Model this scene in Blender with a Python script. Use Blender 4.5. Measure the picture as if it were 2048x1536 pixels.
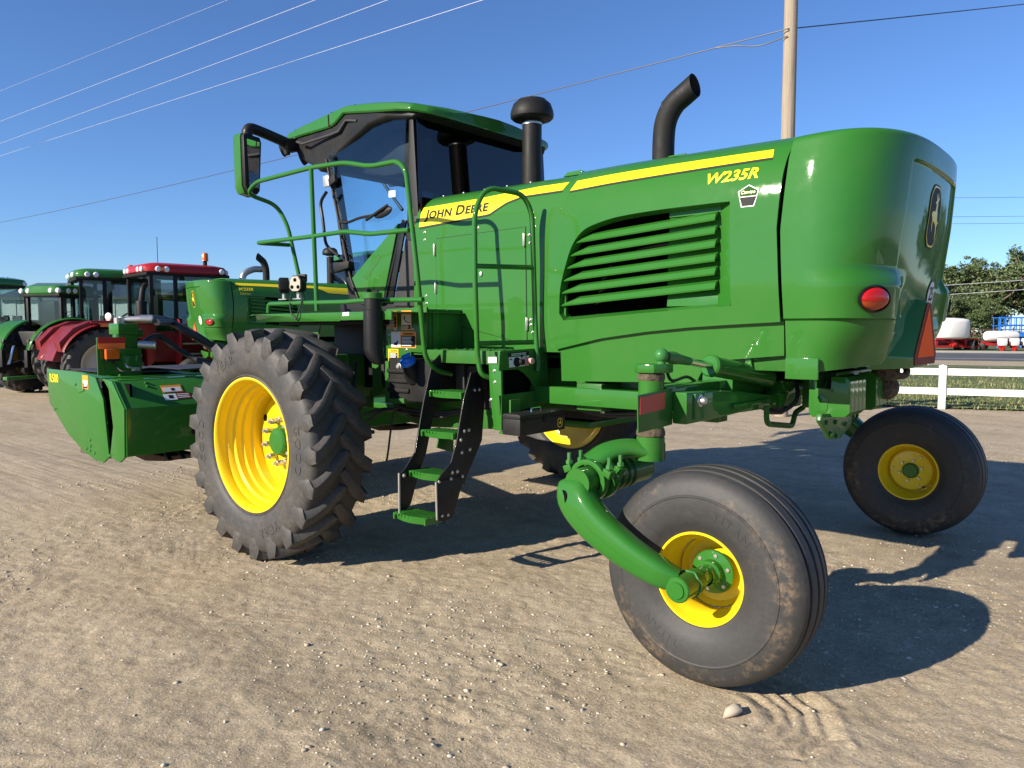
import bpy, bmesh, math, random
import numpy as np
from mathutils import Vector, Matrix
for o in list(bpy.data.objects): bpy.data.objects.remove(o)
random.seed(7); rng = np.random.default_rng(11)
scene = bpy.context.scene
COL = scene.collection
# ------------------------------------------------------------------ camera
# World axes follow the big windrower: +X = towards its tail, +Y = towards its right side, Z up.
F_PX, PITCH, YAW = 1540.0, math.atan(108/1540), math.radians(50)
CAM = Vector((4.95, -5.13, 1.65))
cd = bpy.data.cameras.new('camera'); cam = bpy.data.objects.new('camera', cd); COL.objects.link(cam)
cam.location = CAM; cam.rotation_euler = (math.pi/2-PITCH, 0, math.pi/2-YAW)
cd.sensor_width = 36; cd.lens = F_PX/2048*36; cd.clip_end = 3000; cd.clip_start = .05
scene.camera = cam
# ------------------------------------------------------------------ light
SUN_TRAVEL = Vector((.62, 2.0, -1.0)).normalized()
world = bpy.data.worlds.new('World'); scene.world = world; world.use_nodes = True
wn = world.node_tree; bg = wn.nodes['Background']
sky = wn.nodes.new('ShaderNodeTexSky'); sky.sky_type = 'NISHITA'; sky.sun_disc = False
sky.sun_elevation = math.asin(-SUN_TRAVEL.z)
sky.sun_rotation = math.atan2(-SUN_TRAVEL.x, -SUN_TRAVEL.y)
sky.altitude = 400; sky.air_density = 1.0; sky.dust_density = 0.0; sky.ozone_density = 4.0
wb = wn.nodes.new('ShaderNodeMix'); wb.data_type = 'RGBA'; wb.blend_type = 'MULTIPLY'; wb.inputs[0].default_value = 1; wb.inputs[7].default_value = (.71, .885, 1.16, 1)   # white balance of the sky light
wn.links.new(sky.outputs[0], wb.inputs[6]); wn.links.new(wb.outputs[2], bg.inputs[0]); bg.inputs[1].default_value = .080
sl = bpy.data.lights.new('sun', 'SUN'); sl.energy = 5.0; sl.angle = math.radians(.53); sl.color = (1, .905, .76)
sun = bpy.data.objects.new('sun', sl); COL.objects.link(sun); sun.rotation_euler = SUN_TRAVEL.to_track_quat('-Z', 'Y').to_euler()
vs = scene.view_settings; vs.view_transform = 'Standard'; vs.look = 'None'; vs.gamma = 1; vs.exposure = 0.8
# ------------------------------------------------------------------ camera geometry used to read true places off the photograph
_s, _c = math.sin(YAW), math.cos(YAW)
RV = Vector((_s, _c, 0)); D0 = Vector((-_c, _s, 0))
DV = D0*math.cos(PITCH)-Vector((0, 0, math.sin(PITCH))); UV_ = D0*math.sin(PITCH)+Vector((0, 0, math.cos(PITCH)))
def S(u, v, X=None, Y=None, Z=None):
    """point on the plane X=, Y= or Z= seen at photo pixel u,v"""
    w = RV*((u-1024)/F_PX)+UV_*((768-v)/F_PX)+DV
    i, val = (0, X) if X is not None else ((1, Y) if Y is not None else (2, Z))
    return CAM+w*((val-CAM[i])/w[i])
def G(u, d, z=0.0):
    """ground place d metres in front of the camera, in the column of pixel u"""
    p = CAM+RV*((u-1024)/F_PX*d)+D0*d
    return Vector((p.x, p.y, z))
# ------------------------------------------------------------------ helpers
def nrm(v): return Vector(v).normalized()
def lerp(a, b, t): return a+(b-a)*t
def interp(x, tab): return float(np.interp(x, [t[0] for t in tab], [t[1] for t in tab]))
def sstep(a, b, x):
    t = min(1, max(0, (x-a)/(b-a))); return t*t*(3-2*t)
def fillet(pts, r, n=6):
    """polyline with rounded corners"""
    pts = [Vector(p) for p in pts]; out = [pts[0]]
    for i in range(1, len(pts)-1):
        a, b, c = pts[i-1], pts[i], pts[i+1]
        d1, d2 = (a-b), (c-b); l = min(r, d1.length*.48, d2.length*.48)
        p, q = b+d1.normalized()*l, b+d2.normalized()*l
        for k in range(n+1):
            t = k/n; out.append(p*(1-t)**2+b*2*t*(1-t)+q*t*t)
    out.append(pts[-1]); return out
def spline(pts, n=6):
    pts = [Vector(p) for p in pts]; P = [pts[0]*2-pts[1]]+pts+[pts[-1]*2-pts[-2]]; out = []
    for i in range(1, len(P)-2):
        for k in range(n):
            t = k/n; a, b, c, d = P[i-1:i+3]
            out.append(.5*((2*b)+(c-a)*t+(2*a-5*b+4*c-d)*t*t+(3*b-a-3*c+d)*t**3))
    out.append(pts[-1]); return out
class MB:
    def __init__(s): s.v = []; s.f = []
    def add(s, vs, fs):
        o = len(s.v); s.v += [tuple(p) for p in vs]; s.f += [tuple(i+o for i in f) for f in fs]; return s
    def box(s, c, size, R=None):
        c = Vector(c); h = [x/2 for x in size]; vs = []
        for dx in (-1, 1):
            for dy in (-1, 1):
                for dz in (-1, 1):
                    p = Vector((dx*h[0], dy*h[1], dz*h[2])); vs.append(c+(R@p if R else p))
        return s.add(vs, [(0,1,3,2),(4,6,7,5),(0,4,5,1),(2,3,7,6),(0,2,6,4),(1,5,7,3)])
    def bb(s, x0, x1, y0, y1, z0, z1): return s.box(((x0+x1)/2, (y0+y1)/2, (z0+z1)/2), (x1-x0, y1-y0, z1-z0))
    def prism(s, poly, ax, a, b):
        n = len(poly)
        m = {'y': lambda p, k: (p[0], k, p[1]), 'x': lambda p, k: (k, p[0], p[1]), 'z': lambda p, k: (p[0], p[1], k)}[ax]
        return s.add([m(p, a) for p in poly]+[m(p, b) for p in poly],
                     [tuple(range(n))[::-1], tuple(range(n, 2*n))]+[(i, (i+1) % n, n+(i+1) % n, n+i) for i in range(n)])
    def slab(s, pts, off):
        """thick sheet: polygon of 3d points plus an offset vector"""
        n = len(pts); pts = [Vector(p) for p in pts]; off = Vector(off)
        return s.add(pts+[p+off for p in pts], [tuple(range(n))[::-1], tuple(range(n, 2*n))]+[(i, (i+1) % n, n+(i+1) % n, n+i) for i in range(n)])
    def grid(s, rows, cu=False, cv=False):
        nr, nc = len(rows), len(rows[0]); fs = []
        for i in range(nr if cv else nr-1):
            for j in range(nc if cu else nc-1):
                i2, j2 = (i+1) % nr, (j+1) % nc
                fs.append((i*nc+j, i*nc+j2, i2*nc+j2, i2*nc+j))
        return s.add([p for r in rows for p in r], fs)
    def tube(s, path, r, n=10, caps=True, sy=1.0, closed=False):
        path = [Vector(p) for p in path]; k = len(path)
        rs = r if isinstance(r, (list, tuple)) else [r]*k
        T = []
        for i in range(k):
            a = path[i-1] if (i > 0 or closed) else path[i]; b = path[(i+1) % k] if (i < k-1 or closed) else path[i]
            T.append((b-a).normalized())
        up = Vector((0, 0, 1)) if abs(T[0].z) < .95 else Vector((1, 0, 0))
        u = (up-T[0]*up.dot(T[0])).normalized(); rows = []
        for i in range(k):
            u = (u-T[i]*u.dot(T[i])).normalized(); w = T[i].cross(u)
            rows.append([path[i]+(u*math.cos(a)*rs[i]*sy+w*math.sin(a)*rs[i]) for a in [2*math.pi*j/n for j in range(n)]])
        o = len(s.v); s.grid(rows, cu=True, cv=closed)
        if caps and not closed: s.f.append(tuple(o+j for j in range(n))[::-1]); s.f.append(tuple(o+(k-1)*n+j for j in range(n)))
        return s
    def cyl(s, p0, p1, r0, r1=None, n=20): return s.tube([p0, p1], [r0, r0 if r1 is None else r1], n)
    def lathe(s, prof, p0, axis, n=32, close=False, a0=0, a1=2*math.pi):
        """prof = (radius, distance along axis)"""
        ax = nrm(axis); up = Vector((0, 0, 1)) if abs(ax.z) < .9 else Vector((1, 0, 0))
        u = (up-ax*up.dot(ax)).normalized(); w = ax.cross(u); p0 = Vector(p0)
        full = abs(a1-a0-2*math.pi) < 1e-6; m = n if full else n+1
        rows = [[p0+ax*h+(u*math.cos(a)+w*math.sin(a))*r for a in [a0+(a1-a0)*j/n for j in range(m)]] for r, h in prof]
        return s.grid(rows, cu=full, cv=close)
    def ell(s, c, rad, R=None, n=16, m=10):
        c = Vector(c); rows = []
        for i in range(m+1):
            t = math.pi*i/m; row = []
            for j in range(n):
                a = 2*math.pi*j/n
                p = Vector((rad[0]*math.sin(t)*math.cos(a), rad[1]*math.sin(t)*math.sin(a), rad[2]*math.cos(t)))
                row.append(c+(R@p if R else p))
            rows.append(row)
        return s.grid(rows, cu=True)
    def mesh(s, name, bevel=0, seg=2, smooth=35, weld=True, bang=28):
        bm = bmesh.new(); V = [bm.verts.new(p) for p in s.v]
        for f in s.f:
            try: bm.faces.new([V[i] for i in f])
            except ValueError: pass
        if weld:
            bmesh.ops.remove_doubles(bm, verts=bm.verts, dist=2e-5); bmesh.ops.dissolve_degenerate(bm, edges=bm.edges, dist=1e-6)
        bmesh.ops.recalc_face_normals(bm, faces=bm.faces)
        if bevel:
            es = [e for e in bm.edges if len(e.link_faces) == 2 and e.calc_face_angle(0) > math.radians(bang)]
            bmesh.ops.bevel(bm, geom=es, offset=bevel, segments=seg, profile=.6, affect='EDGES', clamp_overlap=True)
        me = bpy.data.meshes.new(name); bm.to_mesh(me); bm.free()
        if smooth:
            for p in me.polygons: p.use_smooth = True
            me.set_sharp_from_angle(angle=math.radians(smooth))
        return me
    def build(s, name, mat, parent=None, **k):
        me = s.mesh(name, **k); return link(name, me, mat, parent)
def link(name, me, mat, parent=None):
    if mat is not None and not me.materials: me.materials.append(mat)
    o = bpy.data.objects.new(name, me); COL.objects.link(o)
    if parent: o.parent = parent
    return o
def thing(name, label, cat, loc=(0, 0, 0), rz=0, group=None):
    o = bpy.data.objects.new(name, None); COL.objects.link(o); o.location = loc; o.rotation_euler = (0, 0, rz)
    o.empty_display_size = .2; return tag(o, label, cat, group)
def tag(o, label, cat, group=None):
    o['label'] = label; o['category'] = cat
    if group: o['group'] = group
    return o
def structure(o): o['kind'] = 'structure'; return o
def stuff(o): o['kind'] = 'stuff'; return o
def copy_tree(o, parent=None, skip=()):
    c = o.copy(); COL.objects.link(c); c.parent = parent
    for ch in list(o.children):
        if ch.name.split('.')[0] in skip: continue
        copy_tree(ch, c, skip)
    return c
def yrot(a): return Matrix.Rotation(a, 3, 'Y')
def zrot(a): return Matrix.Rotation(a, 3, 'Z')
def xrot(a): return Matrix.Rotation(a, 3, 'X')
# ---- lettering: flat glyph outlines from the built-in typeface, returned as vertices / faces
def glyphs(txt, size, shear=0, bold=0, extrude=0, space=1.0, small=None):
    """small = scale of every letter but the first of each word (small capitals)"""
    runs = []
    if small:
        for w in txt.split(' '): runs += [(w[0], 1), (w[1:], small), (' ', 1)]
    else: runs = [(txt, 1)]
    V, Fc, x = [], [], 0.0
    for t, sc in runs:
        if t == ' ': x += size*.28; continue
        cu = bpy.data.curves.new('glyph', 'FONT'); cu.body = t; cu.size = size*sc; cu.shear = shear; cu.offset = bold*size; cu.extrude = extrude
        cu.space_character = space; cu.resolution_u = 3
        ob = bpy.data.objects.new('glyph', cu); COL.objects.link(ob); bpy.context.view_layer.update()
        me = bpy.data.meshes.new_from_object(ob.evaluated_get(bpy.context.evaluated_depsgraph_get()))
        o = len(V); xs = [v.co.x for v in me.vertices]
        V += [(v.co.x+x, v.co.y, v.co.z) for v in me.vertices]; Fc += [tuple(i+o for i in p.vertices) for p in me.polygons]
        if xs: x += max(xs)+size*.06*space
        bpy.data.objects.remove(ob); bpy.data.curves.remove(cu); bpy.data.meshes.remove(me)
    if not V: return V, Fc, 0
    x0 = min(v[0] for v in V); V = [(v[0]-x0, v[1], v[2]) for v in V]
    return V, Fc, max(v[0] for v in V)
def mapped(V, Fc, fn, name, mat, parent, smooth=0):
    me = bpy.data.meshes.new(name); me.from_pydata([tuple(fn(*v)) for v in V], [], Fc); me.update()
    return link(name, me, mat, parent)
# ------------------------------------------------------------------ materials
def nodes(name):
    m = bpy.data.materials.new(name); m.use_nodes = True; nt = m.node_tree
    return m, nt, nt.nodes['Principled BSDF']
def N(nt, t, **k):
    n = nt.nodes.new(t)
    for a, b in k.items():
        if hasattr(n, a): setattr(n, a, b)
        else: n.inputs[a].default_value = b
    return n
def noise(nt, scale, detail=4, rough=.55, coord='Object', dist=0):
    tc = N(nt, 'ShaderNodeTexCoord'); n = N(nt, 'ShaderNodeTexNoise'); n.inputs['Scale'].default_value = scale
    n.inputs['Detail'].default_value = detail; n.inputs['Roughness'].default_value = rough; n.inputs['Distortion'].default_value = dist
    nt.links.new(tc.outputs[coord], n.inputs['Vector']); return n
def ramp(nt, src, stops):
    r = N(nt, 'ShaderNodeValToRGB'); e = r.color_ramp.elements
    while len(e) < len(stops): e.new(.5)
    for i, (p, c) in enumerate(stops):
        e[i].position = p; e[i].color = (c if isinstance(c, tuple) else (c, c, c))+((1,) if (isinstance(c, tuple) and len(c) == 3) or not isinstance(c, tuple) else ())
    nt.links.new(src, r.inputs[0]); return r
def mix(nt, fac, a, b):
    m = N(nt, 'ShaderNodeMix', data_type='RGBA')
    for s, v in ((m.inputs[0], fac), (m.inputs[6], a), (m.inputs[7], b)):
        if hasattr(v, 'links') or hasattr(v, 'is_linked'): nt.links.new(v, s)
        else: s.default_value = v if not isinstance(v, tuple) else v+(1,)
    return m.outputs[2]
def bump(nt, h, bs, strength=.2, dist=.01):
    b = N(nt, 'ShaderNodeBump'); b.inputs['Strength'].default_value = strength; b.inputs['Distance'].default_value = dist
    nt.links.new(h, b.inputs['Height']); nt.links.new(b.outputs[0], bs.inputs['Normal']); return b
DUST = (.30, .24, .17)
def paint(name, col, rough=.3, coat=.4, dust=.12, metal=0, scale=3.0, peel=.03, coat_rough=.05, film=0.0, spec=.25, wavy=0):
    m, nt, b = nodes(name)
    n1 = noise(nt, scale, 6, .65); n2 = noise(nt, 55, 3, .6); n3 = noise(nt, scale*9, 8, .75)
    f = ramp(nt, n1.outputs[0], [(.42, 0.0), (.8, 1.0)]); f3 = ramp(nt, n3.outputs[0], [(.35, .35), (.7, 1.0)])
    mu = N(nt, 'ShaderNodeMath', operation='MULTIPLY'); nt.links.new(f.outputs[0], mu.inputs[0]); nt.links.new(f3.outputs[0], mu.inputs[1])
    mv = N(nt, 'ShaderNodeMath', operation='MULTIPLY_ADD'); nt.links.new(mu.outputs[0], mv.inputs[0]); mv.inputs[1].default_value = dust; mv.inputs[2].default_value = film
    nt.links.new(mix(nt, mv.outputs[0], col, DUST), b.inputs['Base Color'])
    rr = ramp(nt, n1.outputs[0], [(.3, rough*.85), (.75, min(1, rough*1.35))]); nt.links.new(rr.outputs[0], b.inputs['Roughness'])
    b.inputs['Metallic'].default_value = metal; b.inputs['Specular IOR Level'].default_value = spec
    b.inputs['Coat Weight'].default_value = coat
    cr = ramp(nt, n3.outputs[0], [(.35, coat_rough*.7), (.7, min(1, coat_rough*2.2))]); nt.links.new(cr.outputs[0], b.inputs['Coat Roughness'])
    if wavy:      # sheet-metal and moulding waviness under the lacquer
        n4 = noise(nt, 2.2, 2, .5); b1 = N(nt, 'ShaderNodeBump'); b1.inputs['Strength'].default_value = wavy; b1.inputs['Distance'].default_value = .05; nt.links.new(n4.outputs[0], b1.inputs['Height'])
    if peel:
        b2 = bump(nt, n2.outputs[0], b, peel, .004)
        if wavy: nt.links.new(b1.outputs[0], b2.inputs['Normal'])
    return m
def plain(name, col, rough=.5, metal=0, spec=.5, emit=None):
    m, nt, b = nodes(name); b.inputs['Base Color'].default_value = col+(1,); b.inputs['Roughness'].default_value = rough
    b.inputs['Metallic'].default_value = metal; b.inputs['Specular IOR Level'].default_value = spec
    return m
def rubber(name, base=(.028, .027, .026), dirt=(.20, .155, .105), amt=.35, sc=5.0, lo=.52, hi=.75, band=False):
    m, nt, b = nodes(name); n1 = noise(nt, sc, 8, .7); n2 = noise(nt, 40, 5, .7)
    f = ramp(nt, n1.outputs[0], [(lo, 0.0), (hi, 1.0)])
    f2 = ramp(nt, n2.outputs[0], [(.35, .3), (.65, 1.0)])
    mu = N(nt, 'ShaderNodeMath', operation='MULTIPLY'); nt.links.new(f.outputs[0], mu.inputs[0]); nt.links.new(f2.outputs[0], mu.inputs[1])
    mu2 = N(nt, 'ShaderNodeMath', operation='MULTIPLY'); nt.links.new(mu.outputs[0], mu2.inputs[0]); mu2.inputs[1].default_value = amt
    if band:      # clay that sticks to the shoulder of the sidewall, in broken patches
        tc = N(nt, 'ShaderNodeTexCoord'); sp = N(nt, 'ShaderNodeSeparateXYZ'); nt.links.new(tc.outputs['Object'], sp.inputs[0])
        cb_ = N(nt, 'ShaderNodeCombineXYZ'); nt.links.new(sp.outputs[0], cb_.inputs[0]); nt.links.new(sp.outputs[2], cb_.inputs[2]); ln = N(nt, 'ShaderNodeVectorMath', operation='LENGTH'); nt.links.new(cb_.outputs[0], ln.inputs[0])
        rb = ramp(nt, ln.outputs['Value'], [(.36, .10), (.415, .9), (.455, 1.0), (.485, .12)]); big = noise(nt, 3.2, 4, .6); bg_ = ramp(nt, big.outputs[0], [(.44, .05), (.58, 1.0)])
        m3 = N(nt, 'ShaderNodeMath', operation='MULTIPLY'); nt.links.new(rb.outputs[0], m3.inputs[0]); nt.links.new(bg_.outputs[0], m3.inputs[1])
        m4 = N(nt, 'ShaderNodeMath', operation='MULTIPLY'); nt.links.new(mu2.outputs[0], m4.inputs[0]); nt.links.new(m3.outputs[0], m4.inputs[1]); mu2 = m4
    vary = mix(nt, n2.outputs[0], tuple(c*.8 for c in base), tuple(c*1.7 for c in base))
    nt.links.new(mix(nt, mu2.outputs[0], vary, dirt), b.inputs['Base Color']); b.inputs['Roughness'].default_value = .62
    bump(nt, n2.outputs[0], b, .25, .004); return m
def glass(name, tint, refl=1.0):
    m, nt, b = nodes(name); nt.nodes.remove(b); out = nt.nodes['Material Output']
    t = N(nt, 'ShaderNodeBsdfTransparent'); t.inputs[0].default_value = tint+(1,)
    g = N(nt, 'ShaderNodeBsdfGlossy'); g.inputs['Roughness'].default_value = .01; g.inputs[0].default_value = (1, 1, 1, 1)
    lw = N(nt, 'ShaderNodeLayerWeight'); lw.inputs[0].default_value = .5      # Schlick reflectance, the same from both sides of the pane
    pw = N(nt, 'ShaderNodeMath', operation='POWER'); pw.inputs[1].default_value = 5; nt.links.new(lw.outputs['Facing'], pw.inputs[0])
    mu = N(nt, 'ShaderNodeMath', operation='MULTIPLY_ADD'); mu.inputs[1].default_value = .96; mu.inputs[2].default_value = .04*refl; nt.links.new(pw.outputs[0], mu.inputs[0])
    mx = N(nt, 'ShaderNodeMixShader'); nt.links.new(mu.outputs[0], mx.inputs[0]); nt.links.new(t.outputs[0], mx.inputs[1]); nt.links.new(g.outputs[0], mx.inputs[2])
    nt.links.new(mx.outputs[0], out.inputs[0]); return m
GREEN = (.0215, .134, .0135)
M = dict(
    green=paint('green_paint', GREEN, .55, .62, .06, coat_rough=.04, film=.004, spec=.10, wavy=.06), green2=paint('green_paint_dull', (.024, .122, .016), .45, .35, .10, scale=6, coat_rough=.12, film=.01, spec=.12),
    green_dirty=paint('green_paint_grimy', (.03, .165, .035), .45, .1, .38, scale=9),
    yellow=paint('yellow_paint', (.78, .55, .010), .33, .35, .06), decal_yellow=plain('decal_yellow', (.86, .66, .012), .3),
    decal_dark=plain('decal_charcoal', (.035, .035, .035), .65, 0, .12), badge_green=plain('badge_green', (.022, .085, .018), .7, 0, .1), red=paint('red_paint', (.33, .012, .014), .38, .2, .10),
    black=paint('black_plastic', (.010, .010, .0105), .5, 0, .05, peel=.12), gloss_black=paint('black_paint', (.008, .008, .008), .3, .2, .04),
    satin=paint('black_powder_coat', (.011, .011, .0115), .48, .06, .07, scale=7), stack=paint('matt_black_stack', (.012, .012, .0125), .62, 0, .06, scale=7), red_in_shade=paint('red_paint_in_shade', (.17, .008, .010), .42, .2, .10), grey=paint('grey_plastic', (.035, .035, .037), .55, 0, .12),  # the darker red puts the tractor's shaded side into its colour
    rubber=rubber('drive_tyre_rubber', (.030, .029, .028), amt=.42, lo=.42, hi=.8), rubber2=rubber('caster_tyre_rubber', (.023, .0225, .022), (.32, .215, .12), .70, 22, .44, .64, band=True),
    rubber_far=rubber('old_tyre_rubber', (.03, .03, .03), amt=.3), hose=rubber('hose_rubber', (.016, .016, .017), amt=.1),
    tread=rubber('worn_tread_rubber', (.034, .032, .030), (.22, .17, .115), .75, 9, .42, .80),
    chrome=plain('chrome', (.75, .75, .76), .12, 1), zinc=paint('zinc_plated_steel', (.55, .53, .50), .38, 0, .2, metal=.85), steel=paint('bare_steel', (.42, .41, .40), .4, 0, .2, metal=.9),
    glass=glass('cab_glass', (.86, .945, .97), 1.0), tint=glass('tinted_glass', (.17, .18, .21), 1.3), mirror=plain('mirror_glass', (.85, .86, .88), .02, 1),
    glass_far=glass('tractor_glass', (.74, .81, .81), .9),
    red_lens=plain('red_lens', (.42, .008, .008), .12), orange_lens=plain('amber_lens', (.62, .12, .01), .15), tail_amber=plain('tail_amber_lens', (.36, .05, .01), .15), smv=plain('fluorescent_orange', (1.0, .14, .03), .7, 0, .03),
    smv_dark=plain('retroreflective_dark_red', (.20, .028, .02), .6, 0, .1), reflector=plain('red_reflector', (.42, .02, .018), .35), orange=plain('safety_orange', (.95, .20, .03), .4),
    white=plain('white_print', (.74, .74, .72), .7, 0, .15), warn=plain('decal_orange', (.90, .30, .02), .4), ink=plain('black_print', (.016, .016, .016), .6, 0, .15), caution=plain('decal_caution_yellow', (.85, .62, .02), .4),
    blue=paint('blue_cap_plastic', (.02, .16, .62), .4, .1, .06), clear=plain('clear_lamp_lens', (.7, .72, .74), .08), led=plain('lamp_face', (.42, .38, .30), .3),
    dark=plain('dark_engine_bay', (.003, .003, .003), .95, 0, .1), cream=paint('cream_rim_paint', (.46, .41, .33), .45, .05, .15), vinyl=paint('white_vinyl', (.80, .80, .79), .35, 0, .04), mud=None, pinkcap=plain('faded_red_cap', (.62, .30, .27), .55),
    tankwhite=paint('white_poly_tank', (.72, .71, .68), .5, 0, .10), bluepaint=paint('blue_paint', (.03, .20, .68), .4, .1, .05))
def mudmat():
    m, nt, b = nodes('caked_grease_and_dirt'); n = noise(nt, 30, 6, .7)
    nt.links.new(ramp(nt, n.outputs[0], [(.3, (.03, .022, .015)), (.7, (.16, .115, .07))]).outputs[0], b.inputs['Base Color']); b.inputs['Roughness'].default_value = .9
    bump(nt, n.outputs[0], b, .8, .02); return m
M['mud'] = mudmat()
# ================================================================== the windrower
W = thing('windrower', 'large green windrower with yellow wheels and black exhaust, nearest machine on the gravel', 'windrower')
def P(name, mb, mat, parent=W, **k): return mb.build(name, M[mat], parent, **k)
# ------------------------------------------------ hood shell: half-width against height
PROF_H = [(1.30, .985), (1.70, 1.005), (1.90, 1.018), (2.05, 1.018), (2.25, 1.016), (2.40, 1.006), (2.50, .984), (2.61, .922), (2.69, .84), (2.725, .76)]
PROF_C = [(1.30, .93), (2.0, .935), (2.40, .93), (2.52, .915), (2.60, .885), (2.655, .84), (2.69, .78), (2.715, .70)]
TOP_H = [(.70, 2.739), (.5, 2.757), (.25, 2.771), (0, 2.776)]
TOP_C = [(.62, 2.728), (.4, 2.74), (.2, 2.748), (0, 2.75)]
def smoothtab(tab, n=60):
    z = np.array([t[0] for t in tab]); w = np.array([t[1] for t in tab]); zz = np.linspace(z[0], z[-1], n)
    m = np.gradient(w, z); i = np.clip(np.searchsorted(z, zz)-1, 0, len(z)-2); h = z[i+1]-z[i]; t = (zz-z[i])/h
    ww = (2*t**3-3*t**2+1)*w[i]+(t**3-2*t**2+t)*h*m[i]+(-2*t**3+3*t**2)*w[i+1]+(t**3-t**2)*h*m[i+1]
    return list(zip(zz.tolist(), ww.tolist()))
PH, PC = smoothtab(PROF_H), smoothtab(PROF_C)
def hscale(x): return 1-.045*(1-sstep(1.72, 2.35, x))-.055*max(0, x-2.85)**2
def hood_w(x, z): return interp(z, PH)*hscale(x)
def cover_w(x, z): return interp(z, PC)
XF = [(1.30, 1.86), (1.5, 1.835), (1.7, 1.79), (1.9, 1.775), (2.05, 1.79), (2.2, 1.82), (2.4, 1.865), (2.62, 1.93), (2.7, 1.90), (2.78, 1.84)]
XR = [(1.30, 3.385), (1.7, 3.372), (2.2, 3.345), (2.6, 3.37), (2.7, 3.385), (2.78, 3.39)]
ZCREASE = [(1.78, 1.49), (1.84, 1.52), (2.217, 1.596), (2.541, 1.638), (2.841, 1.665), (3.117, 1.681), (3.40, 1.695)]
def shell_rows(zlo, prof, top, wfun, xf, xr, ncol=44, zmid=None):
    """rows from the left lower edge over the top to the right lower edge"""
    zs = [t[0] for t in prof if t[0] > 1.72]; rows = []
    def row(sgn, kind, val):
        r = []
        for k in range(ncol+1):
            s = k/ncol
            if kind == 'low':
                z = 2.0
                for _ in range(6):
                    x = lerp(interp(z, xf), interp(z, xr), s); z = zlo(x)+(1.72-zlo(x))*val if val < 1 else 1.72
                r.append(Vector((x, sgn*wfun(x, z), z)))
            elif kind == 'side':
                x = lerp(interp(val, xf), interp(val, xr), s); r.append(Vector((x, sgn*wfun(x, val), val)))
            else:
                y, z = val; x = lerp(interp(z, xf), interp(z, xr), s); r.append(Vector((x, sgn*y*(hscale(x) if wfun is hood_w else 1), z)))
        return r
    for sgn in (-1, 1):
        rr = [row(sgn, 'low', v) for v in (0, .33, .66)]+[row(sgn, 'side', z) for z in zs]+[row(sgn, 'top', t) for t in top]
        if sgn == 1: rr = rr[::-1][1:]
        rows += rr
    return rows
def shell(mb_rows, th):
    """closed sheet-metal shell: outer rows plus the same rows moved inwards"""
    mb = MB(); nr, nc = len(mb_rows), len(mb_rows[0])
    inner = []
    for i, r in enumerate(mb_rows):
        a, b = mb_rows[max(0, i-1)], mb_rows[min(nr-1, i+1)]; row = []
        for j in range(nc):
            t1 = b[j]-a[j]; t2 = r[min(nc-1, j+1)]-r[max(0, j-1)]; n = t1.cross(t2).normalized(); row.append(r[j]+n*th)
        inner.append(row)
    allp = [p for r in mb_rows for p in r]; cen_ = sum(allp, Vector())/len(allp); c = (mb_rows[nr//2][nc//2]); d = inner[nr//2][nc//2]
    if (d-cen_).length > (c-cen_).length:
        inner = [[p*2-q for p, q in zip(r1, r2)] for r1, r2 in zip(mb_rows, inner)]
    mb.grid(mb_rows); mb.grid(inner)
    o2 = nr*nc; idx = lambda i, j: i*nc+j
    for i in range(nr-1):
        for j in (0, nc-1): mb.f.append((idx(i, j), idx(i+1, j), o2+idx(i+1, j), o2+idx(i, j)))
    for j in range(nc-1):
        for i in (0, nr-1): mb.f.append((idx(i, j), idx(i, j+1), o2+idx(i, j+1), o2+idx(i, j)))
    return mb
hood = P('hood', shell(shell_rows(lambda x: interp(x, ZCREASE), PH, TOP_H, hood_w, XF, XR), .022), 'green', smooth=40)
# louvre opening cut through both sides of the hood
OPEN_PX = [(1113, 627), (1117, 575), (1129, 527), (1143, 489), (1164, 462), (1194, 447), (1242, 433), (1319, 420), (1430, 406), (1461, 403), (1463, 612), (1430, 614), (1290, 626), (1170, 637), (1122, 641)]
OPEN = [(p.x, p.z) for p in (S(u, v, Y=-1.0) for u, v in OPEN_PX)]
def densify(poly):
    out = [Vector((x, 0, z)) for x, z in poly]; a = spline(out[0:9], 4); return [(p.x, p.z) for p in a]+[(p.x, p.z) for p in out[9:]]
OPEN = densify(OPEN)
def boolean(ob, cutter_mb, op='DIFFERENCE', smooth=40):
    cme = cutter_mb.mesh('cutter', smooth=0); co = bpy.data.objects.new('cutter', cme); COL.objects.link(co)
    md = ob.modifiers.new('cut', 'BOOLEAN'); md.object = co; md.operation = op; md.solver = 'EXACT'
    bpy.context.view_layer.update()
    me = bpy.data.meshes.new_from_object(ob.evaluated_get(bpy.context.evaluated_depsgraph_get()))
    ob.modifiers.clear(); old = ob.data; mats = list(old.materials); ob.data = me; me.name = old.name
    me.materials.clear()
    for m in mats: me.materials.append(m)
    for p in me.polygons: p.material_index = 0; p.use_smooth = True
    me.set_sharp_from_angle(angle=math.radians(smooth))
    bpy.data.objects.remove(co); bpy.data.meshes.remove(cme)
boolean(hood, MB().prism(OPEN, 'y', -1.3, 1.3))
xl, xr_ = min(p[0] for p in OPEN), max(p[0] for p in OPEN)
SLATS = [((1147, 487), (1431, 441)), ((1137, 513), (1431, 468)), ((1129, 538), (1431, 495)), ((1123, 563), (1431, 523)), ((1118, 588), (1431, 550)), ((1116, 613), (1431, 579))]
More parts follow.
